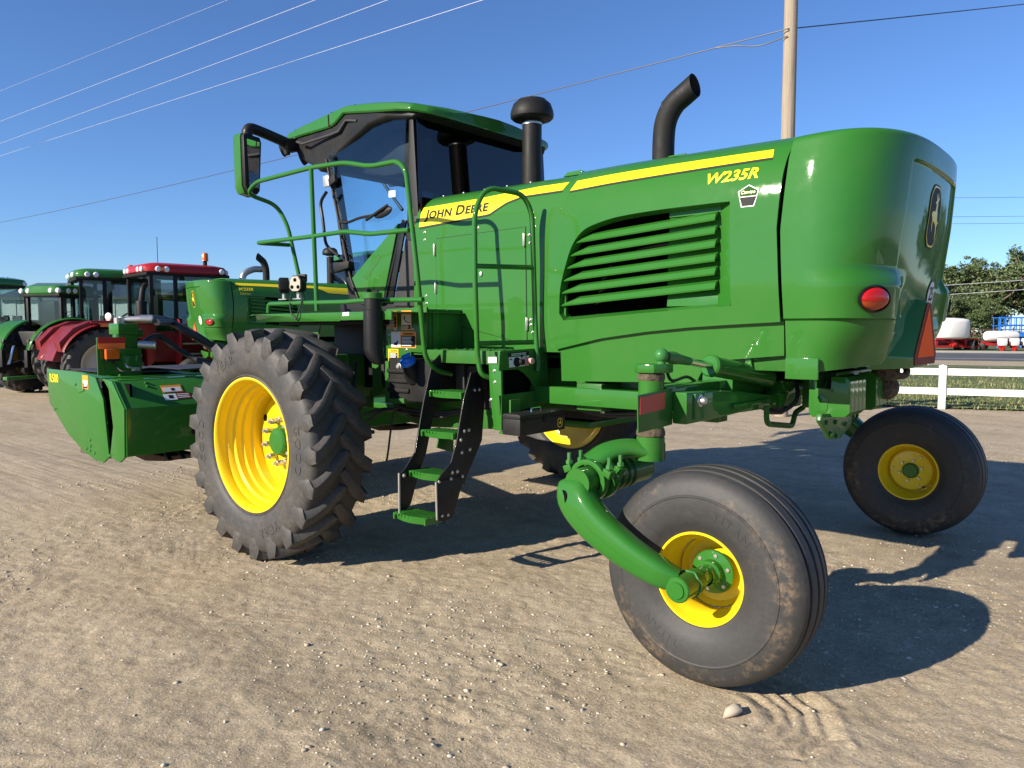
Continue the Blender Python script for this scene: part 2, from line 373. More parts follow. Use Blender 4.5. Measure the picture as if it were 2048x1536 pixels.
for sg in (-1, 1):
    # flange round the opening, slats, back plate and end plate
    n = len(OPEN); rowa = [Vector((x, sg*(hood_w(x, z)-.006), z)) for x, z in OPEN]
    cx_, cz_ = sum(p[0] for p in OPEN)/n, sum(p[1] for p in OPEN)/n
    rowb = [Vector((x+(cx_-x)*.025, sg*(hood_w(x, z)-.075), z+(cz_-z)*.06)) for x, z in OPEN]
    fl = MB(); fl.grid([rowa, rowb], cu=True); P('grille_surround', fl, 'green', smooth=50)
    for (a, b) in SLATS:
        A, B = S(*a, Y=-.985), S(*b, Y=-.985); ya, yb = sg*(hood_w(A.x, A.z)-.018), sg*(hood_w(B.x, B.z)-.022)
        prof = [(0.0, .0), (.004, .006), (-.012, .026), (-.05, .038), (-.05, .030), (-.018, .012)]   # (outwards, up)
        mb = MB(); rows = []
        for t in (0, .04, .12, .3, .6, 1):
            p = A.lerp(B, t); y = lerp(ya, yb, t); k = 1 if t > .1 else (.35+.65*t/.1)
            rows.append([Vector((p.x, y+sg*o, p.z+u_*k*1.55)) for o, u_ in prof])
        mb.grid(rows, cu=True); m_ = len(prof)
        mb.f.append(tuple(range(m_))); mb.f.append(tuple(len(rows)*m_-m_+i for i in range(m_)))
        P('louver', mb, 'green', smooth=30)
    x0 = S(1333, 500, Y=-.95).x; x1 = S(1431, 500, Y=-.985).x; zt, zb = S(1380, 400, Y=-.95).z, S(1380, 612, Y=-.95).z
    mb = MB()
    for k in range(7):       # the solid plate behind the slats, stepped between them
        z0 = zb+(zt-zb)*k/7; z1 = zb+(zt-zb)*(k+1)/7-.002
        mb.slab([(x0+.008*(k > 4), sg*.938, z0), (x1+.01, sg*.942, z0), (x1+.01, sg*.93, z1), (x0+.008*(k > 4), sg*.926, z1)], (0, -sg*.02, 0))
    P('grille_back_plate', mb, 'green', bevel=.004)
    mb = MB().slab([(x1, sg*.945, zb-.01), (xr_-.004, sg*(hood_w(xr_, zb)-.004), zb-.005), (xr_-.004, sg*(hood_w(xr_, zt)-.004), zt-.002), (x1, sg*.93, zt-.01)], (0, -sg*.012, 0))
    P('grille_end_plate', mb, 'green', bevel=.003)
    mb = MB().bb(xl-.02, x0+.1, sg*.70-.004, sg*.70+.004, 1.72, 2.44); P('grille_dark_backing', mb, 'dark')  # near-black sheet puts the shade behind the slats into colour
# engine bay bulk so that nothing shows through the openings
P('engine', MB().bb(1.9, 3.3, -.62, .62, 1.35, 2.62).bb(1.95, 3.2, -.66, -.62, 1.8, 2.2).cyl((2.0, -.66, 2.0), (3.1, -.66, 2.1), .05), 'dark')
# skirts below the crease
def skirt_bottom(x): return interp(x, [(1.84, 1.305), (2.73, 1.335), (2.865, 1.335), (2.90, 1.405), (2.96, 1.452), (3.05, 1.478), (3.40, 1.512)])
for sg in (-1, 1):
    xs = sorted(set([1.855+(3.38-1.855)*k/30 for k in range(31)]+[2.865, 2.88, 2.90, 2.93])); rows = []
    for v in np.linspace(0, 1, 8):
        rows.append([Vector((x, sg*(.955*hscale(x)+.016*v), lerp(skirt_bottom(x), interp(x, ZCREASE)+.03, v))) for x in xs])
    mb = MB(); inner = [[p-Vector((0, sg*.02, 0)) for p in r] for r in rows]; nr, nc = len(rows), len(rows[0])
    mb.grid(rows); mb.grid(inner); o2 = nr*nc
    for j in range(nc-1):
        for i in (0, nr-1): mb.f.append((i*nc+j, i*nc+j+1, o2+i*nc+j+1, o2+i*nc+j))
    for i in range(nr-1):
        for j in (0, nc-1): mb.f.append((i*nc+j, (i+1)*nc+j, o2+(i+1)*nc+j, o2+i*nc+j))
    P('hood_skirt', mb, 'green', smooth=40)
# small raised bumps on the hood top (hinges)
for x in (1.75, 2.55):
    mb = MB(); mb.prism([(-.09, 0), (-.05, .028), (.06, .03), (.09, 0)], 'y', -.03, .03)
    mb.v = [(x+v[0], -.62+v[1], 2.722+v[2]+.01) for v in mb.v]; P('hood_hinge', mb, 'green', bevel=.006)
# front engine cover between cab and hood
XFC = [(1.3, .42), (2.45, .42), (2.6, .44), (2.7, .50), (2.8, .55)]; XRC = [(1.3, 1.90), (2.0, 1.90), (2.45, 1.97), (2.8, 1.99)]
cover = P('engine_cover', shell(shell_rows(lambda x: 1.50, PC, TOP_C, cover_w, XFC, XRC, ncol=20), .02), 'green', smooth=40)
P('bulkhead', MB().bb(.46, .48, -.90, .90, 1.4, 2.69), 'dark')
# ------------------------------------------------ tail cowl: superellipse plan, tail light brow, crease
PCW = smoothtab([(1.30, .985), (1.70, 1.005), (1.90, 1.018), (2.05, 1.018), (2.25, 1.010), (2.45, .996), (2.60, .976), (2.69, .958)])+[(2.70, .954), (2.712, .945), (2.722, .928)]
def cowl_pt(a, z, top=None):
    """a: -1 left seam .. 0 tail centre .. +1 right seam"""
    w = interp(z, PH); L = interp(z, [(1.38, .36), (1.45, .385), (1.6, .42), (1.9, .46), (2.3, .512), (2.62, .538), (2.70, .540), (2.712, .536), (2.722, .525)])
    w = interp(z, PCW)*(1-.018*abs(a)**4)
    if top: w, L, z = top
    n = 3.0; th = abs(a)*math.pi/2; sg = -1 if a < 0 else 1
    # arc-length friendly parameter on the superellipse
    ca, sa = math.cos(th), math.sin(th)
    k = (ca**n+sa**n)**(-1/n)
    y, x = w*sa*k, L*ca*k
    cor = math.exp(-((abs(a)-.50)/.16)**2)          # the corner where the tail light sits
    if not top:
        ramp_ = sstep(1.985, 1.88, z) if z > 1.7 else 1.0
        wide = sstep(.93, .62, abs(a))*sstep(.22, .42, abs(a))
        bl = .060*wide*ramp_
        if z <= 1.70: bl = .060*wide*sstep(1.44, 1.70, z)
        st = -.022*sstep(1.712, 1.700, z)*sstep(.30, .45, abs(a))
        y *= 1+(bl*.55+st)/w; x *= 1+(bl*1.1+st)/L
        if abs(a) < .36:                             # sunk panel in the middle of the tail
            x -= .022*sstep(.345, .325, abs(a))*sstep(2.585, 2.575, z)*sstep(1.62, 1.75, z)
    zz = z if (top or z < 2.0) else 2.0+(z-2.0)*(2.685+.018*(1-abs(a)**1.6)-2.0)/.722
    x0_ = lerp(3.405, interp(z, XR)+.018, abs(a)**5)
    return Vector((x0_+x, sg*y, zz if not top else z+.018*(1-abs(a)**1.6)*min(1, w/.9)-.036))
avals = np.concatenate([np.linspace(-1, -.36, 46), np.linspace(-.35, -.32, 8)[1:], np.linspace(-.31, .31, 26), np.linspace(.32, .35, 8)[:-1], np.linspace(.36, 1, 46)])
zvals = np.concatenate([np.linspace(1.39, 1.695, 16), np.linspace(1.697, 1.716, 6), np.linspace(1.73, 2.0, 24), np.linspace(2.03, 2.565, 18), np.linspace(2.572, 2.59, 5), np.linspace(2.60, 2.69, 8), np.array([2.70, 2.708, 2.714, 2.719, 2.722])])
def zbot(a): return 1.39+.075*(1-abs(a)**2)
rows = []
for z in zvals:
    rows.append([cowl_pt(a, z if z > 1.7 else lerp(zbot(a), 1.697, (z-1.39)/(1.697-1.39))) for a in avals])
for w_, L_, z_ in ((.885, .50, 2.725), (.7, .40, 2.735), (.5, .28, 2.745), (.25, .14, 2.75), (.001, .001, 2.752)):
    rows.append([cowl_pt(a, 2.7, (w_, L_, z_)) for a in avals])
cowl = P('tail_cowl', shell(rows, .018), 'green', smooth=42)
P('cowl_liner', MB().bb(3.36, 3.50, -.86, .86, 1.45, 2.66), 'dark')
def cowl_x(y, z):
    """x of the tail surface at y,z (bisection over a)"""
    lo, hi = 0.0, .8
    for _ in range(40):
        m_ = (lo+hi)/2; p = cowl_pt(m_, z)
        if p.y < abs(y): lo = m_
        else: hi = m_
    return cowl_pt((lo+hi)/2, z).x
# tail lights
for sg in (-1, 1):
    a = .51; z = 1.812; p = cowl_pt(sg*a, z); q = cowl_pt(sg*(a+.01), z); r = cowl_pt(sg*a, z+.005)
    tx = (q-p).normalized(); tz = (r-p).normalized(); nn = tx.cross(tz).normalized()
    if nn.x < 0: nn = -nn
    R = Matrix((tx, nn, tz)).transposed()
    def cap(r0, hmax, zlo, zhi, name, mat, parent, off=.004):
        mb = MB(); rws = []
        for i in range(9):
            rr = i/8; rws.append([p+R@Vector((r0*rr*math.cos(t), off+hmax*math.sqrt(max(0, 1-rr*rr)), max(zlo, min(zhi, r0*.62*rr*math.sin(t))))) for t in [2*math.pi*k/32 for k in range(32)]])
        mb.grid(rws, cu=True); return mb.build(name, M[mat], parent, smooth=50)
    bz = MB().lathe([(.106, .0), (.110, .014), (.101, .016), (.098, .0)], (0, 0, 0), (0, 1, 0), 32); bz.v = [tuple(p+R@Vector((v[0], v[1]-.004, v[2]*.66))) for v in bz.v]
    tl = bz.build('tail_light', M['gloss_black'], W)
    cap(.098, .030, -.012, 1, 'red_lens', 'red_lens', tl); cap(.098, .028, -1, -.012, 'amber_lens', 'tail_amber', tl)
# fluorescent triangle on its wedge-shaped housing, below the emblem
hx = 3.880; tri_c = .0
TRI = [(-.26, 1.43), (.26, 1.43), (.28, 1.49), (.045, 1.815), (-.045, 1.815), (-.28, 1.49)]
mb = MB(); f_ = [Vector((hx+.03*(z-1.6), tri_c+y, z)) for y, z in TRI]
b_ = [Vector((cowl_x(yy, max(1.50, zz_))-.03, tri_c+yy, zz_)) for yy, zz_ in ((-.62, 1.43), (.62, 1.43), (.60, 1.51), (.07, 1.845), (-.07, 1.845), (-.60, 1.51))]
mb.v = [tuple(v) for v in f_+b_]; n = 6; mb.f = [tuple(range(n)), tuple(range(n, 2*n))[::-1]]+[(i, n+i, n+(i+1) % n, (i+1) % n) for i in range(n)]
tri_h = P('triangle_housing', mb, 'green', bevel=.006)
mb = MB(); mb.slab([(hx+.003+.03*(z-1.6), tri_c+y*.97, z) for y, z in [(y, 1.445+(z-1.43)*.95) for y, z in TRI]], (.003, 0, 0)); P('triangle_border', mb, 'smv_dark', tri_h)
mb = MB(); mb.slab([(hx+.0068+.03*(z-1.6), tri_c+y, z) for y, z in [(-.215, 1.49), (.215, 1.49), (.0, 1.785)]], (.002, 0, 0)); P('orange_triangle', mb, 'smv', tri_h)
# emblem: dark rounded shield with yellow line and leaping stag
def tail_map(cy, cz, off):
    return lambda u, v, w=0: Vector((cowl_x(cy+u, cz+v)+off, cy+u, cz+v))
def poly_decal(name, pts, fn, mat, parent, sub=0):
    bm = bmesh.new(); bm.faces.new([bm.verts.new((p[0], p[1], 0)) for p in pts]); bmesh.ops.triangulate(bm, faces=bm.faces)
    for _ in range(sub):
        es = [e for e in bm.edges if e.calc_length() > .04]
        if es: bmesh.ops.subdivide_edges(bm, edges=es, cuts=1); bmesh.ops.triangulate(bm, faces=bm.faces)
    bm.verts.index_update(); V = [tuple(v.co) for v in bm.verts]; Fc = [tuple(v.index for v in f.verts) for f in bm.faces]; bm.free()
    return mapped(V, Fc, fn, name, M[mat], parent)
def shield(w, h, c=.55, k=5):
    pts = []
    base = [(w, -h*.62), (w, h*.62), (w*.50, h), (-w*.50, h), (-w, h*.62), (-w, -h*.62), (-w*.50, -h), (w*.50, -h)]
    q = [Vector((x, y, 0)) for x, y in base]
    for i in range(8):
        a, b, c_ = q[i-1], q[i], q[(i+1) % 8]; l = .3
        p0, p1 = b.lerp(a, l), b.lerp(c_, l)
        for t in np.linspace(0, 1, k): r_ = p0*(1-t)**2+b*2*t*(1-t)+p1*t*t; pts.append((r_.x, r_.y))
    return pts
EY, EZ = 0.0, 2.315
emb = poly_decal('emblem', shield(.140, .185), tail_map(EY, EZ, .004), 'ink', W, 2)
poly_decal('emblem_line', shield(.131, .175), tail_map(EY, EZ, .0055), 'decal_yellow', emb, 2)
poly_decal('emblem_field', shield(.121, .165), tail_map(EY, EZ, .007), 'ink', emb, 2)
STAG = [(-.052, -.018), (-.070, .012), (-.060, .030), (-.034, .036), (-.012, .034), (.000, .050), (.006, .080), (-.004, .086), (-.016, .082), (-.018, .090), (-.004, .100), (.006, .104), (-.006, .122), (-.010, .140), (-.004, .140), (.004, .122), (.014, .110), (.012, .132), (.020, .150), (.026, .148), (.022, .128), (.026, .112), (.036, .118), (.048, .136), (.053, .132), (.044, .112), (.028, .098), (.034, .078), (.030, .052), (.042, .030), (.044, .004), (.050, -.010), (.058, -.022), (.070, -.012), (.074, -.018), (.060, -.040), (.052, -.050), (.062, -.085), (.060, -.125), (.052, -.128), (.046, -.092), (.036, -.060), (.018, -.038), (-.006, -.030), (-.028, -.022), (-.036, -.040), (-.024, -.085), (-.030, -.088), (-.048, -.048), (-.046, -.012), (-.058, .006), (-.048, -.018)]
STAG = [(x*1.05, y*.92-.004) for x, y in STAG]
poly_decal('emblem_stag', [(x*1.15, y*1.04) for x, y in STAG], tail_map(EY, EZ, .0085), 'decal_yellow', emb, 1)
# round speed sticker
SY, SZ = .27, 1.86
st = poly_decal('speed_sticker', [(.098*math.cos(t), .098*math.sin(t)) for t in np.linspace(0, 2*math.pi, 33)[:-1]], tail_map(SY, SZ, .004), 'ink', W, 1)
poly_decal('sticker_face', [(.092*math.cos(t), .092*math.sin(t)) for t in np.linspace(0, 2*math.pi, 33)[:-1]], tail_map(SY, SZ, .0055), 'white', st, 1)
V, Fc, w_ = glyphs('25', .12, bold=.02); mapped([(v[0]-w_/2, v[1]-.025, 0) for v in V], Fc, tail_map(SY, SZ, .007), 'sticker_print', M['ink'], st)
V, Fc, w_ = glyphs('km/h', .045, bold=.01); mapped([(v[0]-w_/2, v[1]-.065, 0) for v in V], Fc, tail_map(SY, SZ, .007), 'sticker_print', M['ink'], st)
# ------------------------------------------------ yellow bands, lettering, decals on the flanks
def side_map(wf, off, sg=-1): return lambda x, z, w=0: Vector((x, sg*(wf(x, z)+off), z))
def band(name, lo, hi, wf, off, mat, parent, sg=-1, n=40, m=5):
    """lo, hi: lists of (x, z)"""
    mb = MB(); rows = []
    for i in range(m):
        t = i/(m-1); r = []
        for k in range(n):
            s = k/(n-1); a = (lerp(lo[0][0], lo[-1][0], s)); b = lerp(hi[0][0], hi[-1][0], s)
            za, zb_ = interp(a, lo), interp(b, hi); x, z = lerp(a, b, t), lerp(za, zb_, t); r.append(Vector((x, sg*(wf(x, z)+off), z)))
        rows.append(r)
    mb.grid(rows); me = mb.mesh(name, smooth=40); return link(name, me, M[mat], parent)
cpx = lambda l, Y: [(p.x, p.z) for p in (S(u, v, Y=Y) for u, v in l)]
lo1 = cpx([(837, 455), (978, 428), (1010, 404), (1040, 391), (1120, 379)], -.925); hi1 = cpx([(836, 416), (950, 397), (1070, 371), (1131, 362)], -.905)
lo1[0] = (max(.475, lo1[0][0]), lo1[0][1]); hi1[0] = (max(.475, hi1[0][0]), hi1[0][1])
lo2 = cpx([(1138, 381), (1340, 347), (1545, 314)], -.935); hi2 = cpx([(1148, 360), (1340, 328), (1545, 297)], -.915)
for sg in (-1, 1):
    b = band('yellow_band', lo1, hi1, cover_w, .003, 'decal_yellow', cover, sg)
    band('band_dark_line', [(x, z-.014) for x, z in lo1], [(x, z-.001) for x, z in lo1], cover_w, .003, 'decal_dark', cover, sg, m=2)  # thin charcoal decal strip below the yellow band
    band('yellow_band', lo2, hi2, hood_w, .003, 'decal_yellow', hood, sg)
    band('band_dark_line', [(x, z-.013) for x, z in lo2], [(x, z-.001) for x, z in lo2], hood_w, .003, 'decal_dark', hood, sg, m=2)
    # maker's name on the band, model number by the rear seam
    V, Fc, w_ = glyphs('JOHN DEERE', .104, bold=.026, small=.80, space=1.08)
    p0, p1 = S(848, 438, Y=-.925), S(974, 421, Y=-.925); ww = p1.x-p0.x; k = ww/w_; sl_ = (p1.z-p0.z)/ww
    def fn(x, y, z, sg=sg):
        X = p0.x+(x*k if sg < 0 else ww-x*k); Z = p0.z+y*1.0+(X-p0.x)*sl_; return Vector((X, sg*(cover_w(X, Z)+.0055), Z))
    mapped(V, Fc, fn, 'maker_name', M['ink'], cover)
    V, Fc, w_ = glyphs('W235R', .086, shear=.22, bold=.028)
    q0, q1 = S(1417, 370, Y=-.96), S(1520, 356, Y=-.96); ww2 = q1.x-q0.x; k2 = ww2/w_; sl2 = (q1.z-q0.z)/ww2
    def fn(x, y, z, sg=sg):
        X = q0.x+(x*k2 if sg < 0 else ww2-x*k2); Z = q0.z+y*1.0+(X-q0.x)*sl2; return Vector((X, sg*(hood_w(X, Z)+.004), Z))
    mapped(V, Fc, fn, 'model_number', M['decal_yellow'], hood)
    if sg > 0:      # dealer's script under the model number
        V, Fc, w_ = glyphs('Carrico', .070, shear=.3); xa, za = q0.x+ww2-.02, q0.z-.085
        mapped(V, Fc, lambda x, y, z: Vector((xa-x, hood_w(xa-x, za+y)+.004, za+y)), 'dealer_name', M['decal_yellow'], hood)
c0 = S(1499, 391, Y=-.985)
pent = [(-.052, .022), (-.0, .052), (.052, .022), (.032, -.058), (-.032, -.058)]
pm = lambda off: (lambda u, v, w=0: Vector((c0.x+u, -(hood_w(c0.x+u, c0.z+v)+off), c0.z+v)))
pb = poly_decal('pentagon_badge', [(u*1.15, v*1.12) for u, v in pent], pm(.003), 'white', hood)
poly_decal('pentagon_field', pent, pm(.0045), 'badge_green', hood); poly_decal('pentagon_field', [(-.045, -.012), (.045, -.012), (.031, -.055), (-.031, -.055)], pm(.006), 'decal_dark', hood)
poly_decal('pentagon_line', [(-.048, -.006), (.048, -.006), (.047, -.011), (-.047, -.011)], pm(.0065), 'white', hood)
V, Fc, w_ = glyphs('Carrico', .026, shear=.3); mapped([(v[0]-w_/2, v[1]+.008, 0) for v in V], Fc, pm(.006), 'badge_print', M['decal_yellow'], hood)
# ------------------------------------------------ door in the engine cover, hinges, bolts
door = [S(872, 477, Y=-.936), S(1052, 453, Y=-.936), S(1055, 690, Y=-.936), S(873, 640, Y=-.936)]
def onc(p, off): return Vector((p.x, -(cover_w(p.x, p.z)+off), p.z))
mid = sum(door, Vector())/4
mb = MB()
def sheet(poly, off, th, inset=0):
    rows = []
    a, b, c_, d = [p+(mid-p).normalized()*inset for p in poly]
    for i in range(13):
        t = i/12; l, r = d.lerp(a, t), c_.lerp(b, t); rows.append([onc(l.lerp(r, s/6), off) for s in range(7)])
    mb = MB(); mb.grid(rows); return mb
P('door_gap', sheet(door, .0015, 0), 'ink', cover, smooth=60)
P('door', sheet(door, .0045, 0, .007), 'green', cover, smooth=60)
def bolt(p, n, r=.009, h=.007, parent=W, mat='zinc', name='bolt'):
    p = Vector(p); n = nrm(n); mb = MB(); mb.lathe([(0, h), (r*.6, h*.95), (r*.9, h*.6), (r, .0), (r*1.25, -.001)], p, n, 10); return mb.build(name, M[mat], parent)
for u, v in [(871, 500), (873, 575), (1050, 480), (1055, 648)]:
    p = onc(S(u, v, Y=-.936), .009); P('hinge', MB().box(p, (.016, .012, .085)).cyl(p+Vector((0, -.006, -.045)), p+Vector((0, -.006, .045)), .007, n=8), 'zinc', cover, bevel=.002)
for u, v in [(848, 465), (849, 480), (852, 592), (853, 607), (955, 456), (1068, 437), (1069, 454), (1058, 470), (1060, 486), (1060, 640), (1061, 650), (1064, 665)]:
    bolt(onc(S(u, v, Y=-.936), .002), (0, -1, 0), parent=cover)
for u, v in [(891, 383), (931, 376), (973, 370), (1018, 362), (1065, 355)]:
    p = S(u, v, Y=-.70); bolt((p.x, -.72, 2.712), (0, -.25, 1), parent=cover)
P('door_latch', MB().box(onc(S(963, 548, Y=-.936), .010), (.022, .012, .03)), 'zinc', cover, bevel=.003)
# ------------------------------------------------ intake stack with mushroom cap, exhaust
iy = .10; ix = S(1064, 300, Y=iy).x; zt2, zb2 = S(1062, 199, Y=iy).z, S(1062, 243, Y=iy).z; hc = zt2-zb2
P('intake_pipe', MB().cyl((ix, iy, 2.62), (ix, iy, zb2+.02), .083, n=28), 'black')
P('intake_clamp', MB().cyl((ix, iy, zb2-.035), (ix, iy, zb2-.018), .087, n=28), 'zinc')
P('intake_cap', MB().lathe([(r*1.13, zb2+hc*h) for r, h in ((0, .02), (.085, .02), (.09, 0), (.145, .05), (.160, .13), (.164, .27), (.160, .43), (.142, .74), (.124, .84), (.112, .86), (.105, .95), (.06, .99), (0, 1))], (ix, iy, 0), (0, 0, 1), 40), 'black', smooth=30)
ex, ey = 2.22, -.22
pt = [(ex, ey, 2.70), (ex, ey, 2.97), (ex+.018, ey, 3.11), (ex+.070, ey+.015, 3.215), (ex+.145, ey+.03, 3.275)]
pth = spline(pt, 7); mb = MB(); mb.tube(pth, .077, 28, caps=False)
ax_ = (pth[-1]-pth[-2]).normalized(); xe = pth[-1].x+.075
for i in range(28):       # the mouth is cut off upright
    v = Vector(mb.v[-28+i]); mb.v[-28+i] = tuple(v+ax_*((xe+.25*(pth[-1].z-v.z)-v.x)/ax_.x*.9))
last = [Vector(v) for v in mb.v[-28:]]; cen = sum(last, Vector())/28
mb.grid([last, [cen+(v-cen)*.94 for v in last], [cen+(v-cen)*.9-ax_*.25 for v in last]], cu=True)
P('exhaust_stack', mb, 'stack', smooth=50)
P('exhaust_collar', MB().lathe([(.084, 2.72), (.105, 2.725), (.105, 2.75), (.084, 2.76)], (ex, ey, 0), (0, 0, 1), 28), 'dark')
# ------------------------------------------------ cab
M['pillar'] = plain('black_pillar_trim', (.012, .012, .013), .55, 0, .25)
CW = .84          # half width
def sx(u, v, Y): p = S(u, v, Y=Y); return (p.x, p.z)
# roof cap: side outline (x, z top edge) swept across, edges turned down
RZ = [(-1.55, 3.545), (-.80, 3.565), (-.48, 3.575), (-.12, 3.53), (.20, 3.475), (.42, 3.43), (.52, 3.40)]      # crown edge
RB = [(-1.55, 3.47), (-.95, 3.44), (-.735, 3.434), (-.64, 3.45), (-.51, 3.506), (-.12, 3.445), (.20, 3.40), (.42, 3.365), (.52, 3.34)]   # lower lip
def roof_hw(x): return interp(x, [(-1.55, .74), (-1.2, .80), (-.5, .89), (.20, .915), (.34, .885), (.44, .78), (.50, .58)])
rows = []; xs = np.concatenate([np.linspace(-1.55, .3, 40), np.linspace(.32, .50, 10)])
for x in xs:
    hw = roof_hw(x); zt, zb = interp(x, RZ), interp(x, RB); cr = .05
    half = [(hw-.012, zb), (hw, zb+.012), (hw, zt-.035), (hw-.012, zt-.012), (hw-.04, zt), (hw*.7, zt+cr*.5), (hw*.35, zt+cr*.85), (0, zt+cr)]
    r = [Vector((x, -y, z)) for y, z in half]+[Vector((x, y, z)) for y, z in half[::-1][1:]]; rows.append(r)
mb = MB(); nc = len(rows[0]); mb.grid(rows); o = len(mb.v)
low = [[Vector((r[0].x, r[0].y+.02, r[0].z+.002)), Vector((r[0].x, -r[0].y-.02, r[0].z+.002))] for r in rows]
mb.grid([[r[0], l[0]] for r, l in zip(rows, low)]); mb.grid([[r[-1], l[1]] for r, l in zip(rows, low)]); mb.grid(low)
mb.f.append(tuple(range(nc))); mb.f.append(tuple((len(rows)-1)*nc+i for i in range(nc)))
roof = P('cab_roof', mb, 'green', smooth=32)
x_ = -.735
P('roof_seam', MB().tube([(x_, -roof_hw(x_)-.001, 3.437), (x_-.01, -roof_hw(x_)-.001, 3.53), (x_-.012, -roof_hw(x_)+.04, 3.568), (x_-.012, 0, 3.62)], .008, 6), 'ink', roof)
P('roof_aerial', MB().cyl((-.70, -.6, 3.59), (-.70, -.6, 3.68), .006, n=6), 'ink', roof)
P('roof_clip', MB().box((-1.5, -.66, 3.56), (.06, .03, .03)), 'ink', roof)
# black visor and liner under the roof
lin = [(.40, 3.372), (.33, 3.325), (.05, 3.37), (-.2, 3.345), (-.4, 3.27), (-.62, 3.20), (-.82, 3.10), (-.98, 3.09), (-1.1, 3.16), (-1.3, 3.24), (-1.52, 3.40), (-1.53, 3.48)]
top = [(x, interp(x, RB)+.012) for x in (-1.53, -.95, -.735, -.64, -.51, -.12, .2, .40)]
mb = MB(); ptsl = lin+top[1:-1]
rows = []
for k, (f, sh) in enumerate(((-1.0, .04), (-.97, .0), (.97, 0), (1.0, .04))):
    rows.append([Vector((x, f*(roof_hw(x)-.025), z+sh*(.5 if z < 3.42 else 0))) for x, z in ptsl])
mb.grid(rows, cu=True); mb.f.append(tuple(range(len(ptsl)))); mb.f.append(tuple(3*len(ptsl)+i for i in range(len(ptsl))))
P('roof_visor', mb, 'black', bevel=.012, smooth=40)
mb = MB()          # moulded rib along the visor flank
rib = [S(592, 283, Y=-.85), S(604, 287, Y=-.86), S(662, 268, Y=-.87), S(676, 262, Y=-.875), S(690, 240, Y=-.88), S(712, 241, Y=-.875)]
mb.tube([p+Vector((0, .012, 0)) for p in rib], .014, 6); P('visor_rib', mb, 'grey')
# pillars and seals, left and right
AT, AB_ = sx(655, 312, -CW), sx(707, 612, -CW)
for sg in (-1, 1):
    y = sg*CW
    mb = MB(); a = Vector((AT[0], y*.97, AT[1])); b = Vector((AB_[0], y, AB_[1]-.06)); m_ = a.lerp(b, .72)+Vector((.0, 0, 0))
    mb.slab([a+Vector((-.035, 0, 0)), a+Vector((.03, 0, 0)), m_+Vector((.025, 0, 0)), b+Vector((.08, 0, 0)), b+Vector((-.035, 0, 0)), m_+Vector((-.04, 0, 0))], (0, -sg*.07, 0)); P('front_pillar', mb, 'pillar', bevel=.008)
    P('door_sill', MB().bb(-.62, .42, min(sg*.80, sg*.86), max(sg*.80, sg*.86), 1.77, 1.905), 'pillar', bevel=.01)
    mb = MB(); t_, b_ = sx(820, 236, -CW), sx(835, 430, -CW)
    mb.slab([(t_[0]-.025, y*.985, 3.40), (t_[0]+.015, y*.985, 3.40), (b_[0]+.02, y, 2.40), (b_[0]+.02, y, 1.78), (b_[0]-.28, y, 1.78), (b_[0]-.13, y, 2.40)], (0, -sg*.06, 0)); P('rear_pillar', mb, 'pillar', bevel=.008)
    # lower rear side panel with its round grommet
    q = [sx(820, 432, -.87), sx(838, 432, -.87), sx(838, 612, -.87), sx(787, 612, -.87)]
    mb = MB().slab([(x, sg*.875, z) for x, z in q], (0, -sg*.025, 0)); pn = P('side_panel', mb, 'grey', bevel=.005)
    c_ = sx(817, 468, -.875)
    P('grommet', MB().lathe([(.0, .010), (.05, .010), (.055, .0)], (c_[0]+.02, sg*.875, c_[1]), (0, sg, 0), 20), 'black', pn)
    # door: green lower panel, glass above its diagonal, black seal
    low_ = [sx(797, 446, -.88), sx(704, 556, -.88), sx(723, 604, -.88), sx(766, 604, -.88)]
    mb = MB().slab([(x, sg*.885, z) for x, z in low_], (0, -sg*.03, 0)); dr = P('cab_door', mb, 'green', bevel=.01)
    seal = [Vector((x, sg*.888, z)) for x, z in [sx(806, 440, -.88), sx(772, 604, -.88)]]
    P('door_seal', MB().tube(fillet([Vector((x, sg*(CW+.004+.03*(3.3-z)), z)) for x, z in [sx(808, 440, -.86), sx(770, 606, -.88), sx(722, 608, -.88), sx(703, 556, -.87), sx(656, 320, -.83)]], .05, 4), .012, 8), 'pillar', dr)
    P('door_seal_wide', MB().slab([(x, sg*.880, z) for x, z in [sx(800, 446, -.88), sx(812, 440, -.88), sx(784, 606, -.88), sx(768, 606, -.88)]], (0, -sg*.02, 0)), 'gloss_black', dr, bevel=.005)
    P('door_recess', MB().slab([(x, sg*.8865, z) for x, z in [sx(757, 508, -.88), sx(763, 516, -.88), sx(733, 560, -.88), sx(727, 556, -.88)]], (0, -sg*.004, 0)), 'green2', dr)
    gl = [sx(657, 318, -.83), sx(664, 302, -.83), sx(714, 281, -.83), sx(743, 255, -.83), sx(782, 238, -.83), sx(813, 232, -.83), sx(806, 440, -.85), sx(703, 557, -.87)]
    mb = MB()
    def gy(x, z): return sg*(CW-.004+.030*(3.3-z))
    rows_ = []
    gp = [Vector((x, gy(x, z), z)) for x, z in gl]
    mb.slab(gp, (0, -sg*.006, 0)); P('door_glass', mb, 'glass', smooth=0)
    # latch lever and inner handle
    h0, h1 = sx(775, 425, -.87), sx(740, 436, -.87)
    P('door_latch', MB().ell((h0[0]-.02, sg*.90, h0[1]+.0), (.115, .02, .042), yrot(-.18)).tube([(h1[0], sg*.91, h1[1]-.02), (h0[0], sg*.93, h0[1]+.02), (h0[0]+.05, sg*.91, h0[1]+.05)], .013, 8), 'black', dr)
    P('door_strap', MB().tube(spline([(x, sg*.865, z) for x, z in [sx(678, 443, -.86), sx(695, 445, -.86), sx(720, 436, -.86), sx(750, 430, -.86)]], 5), .012, 8), 'black', dr)
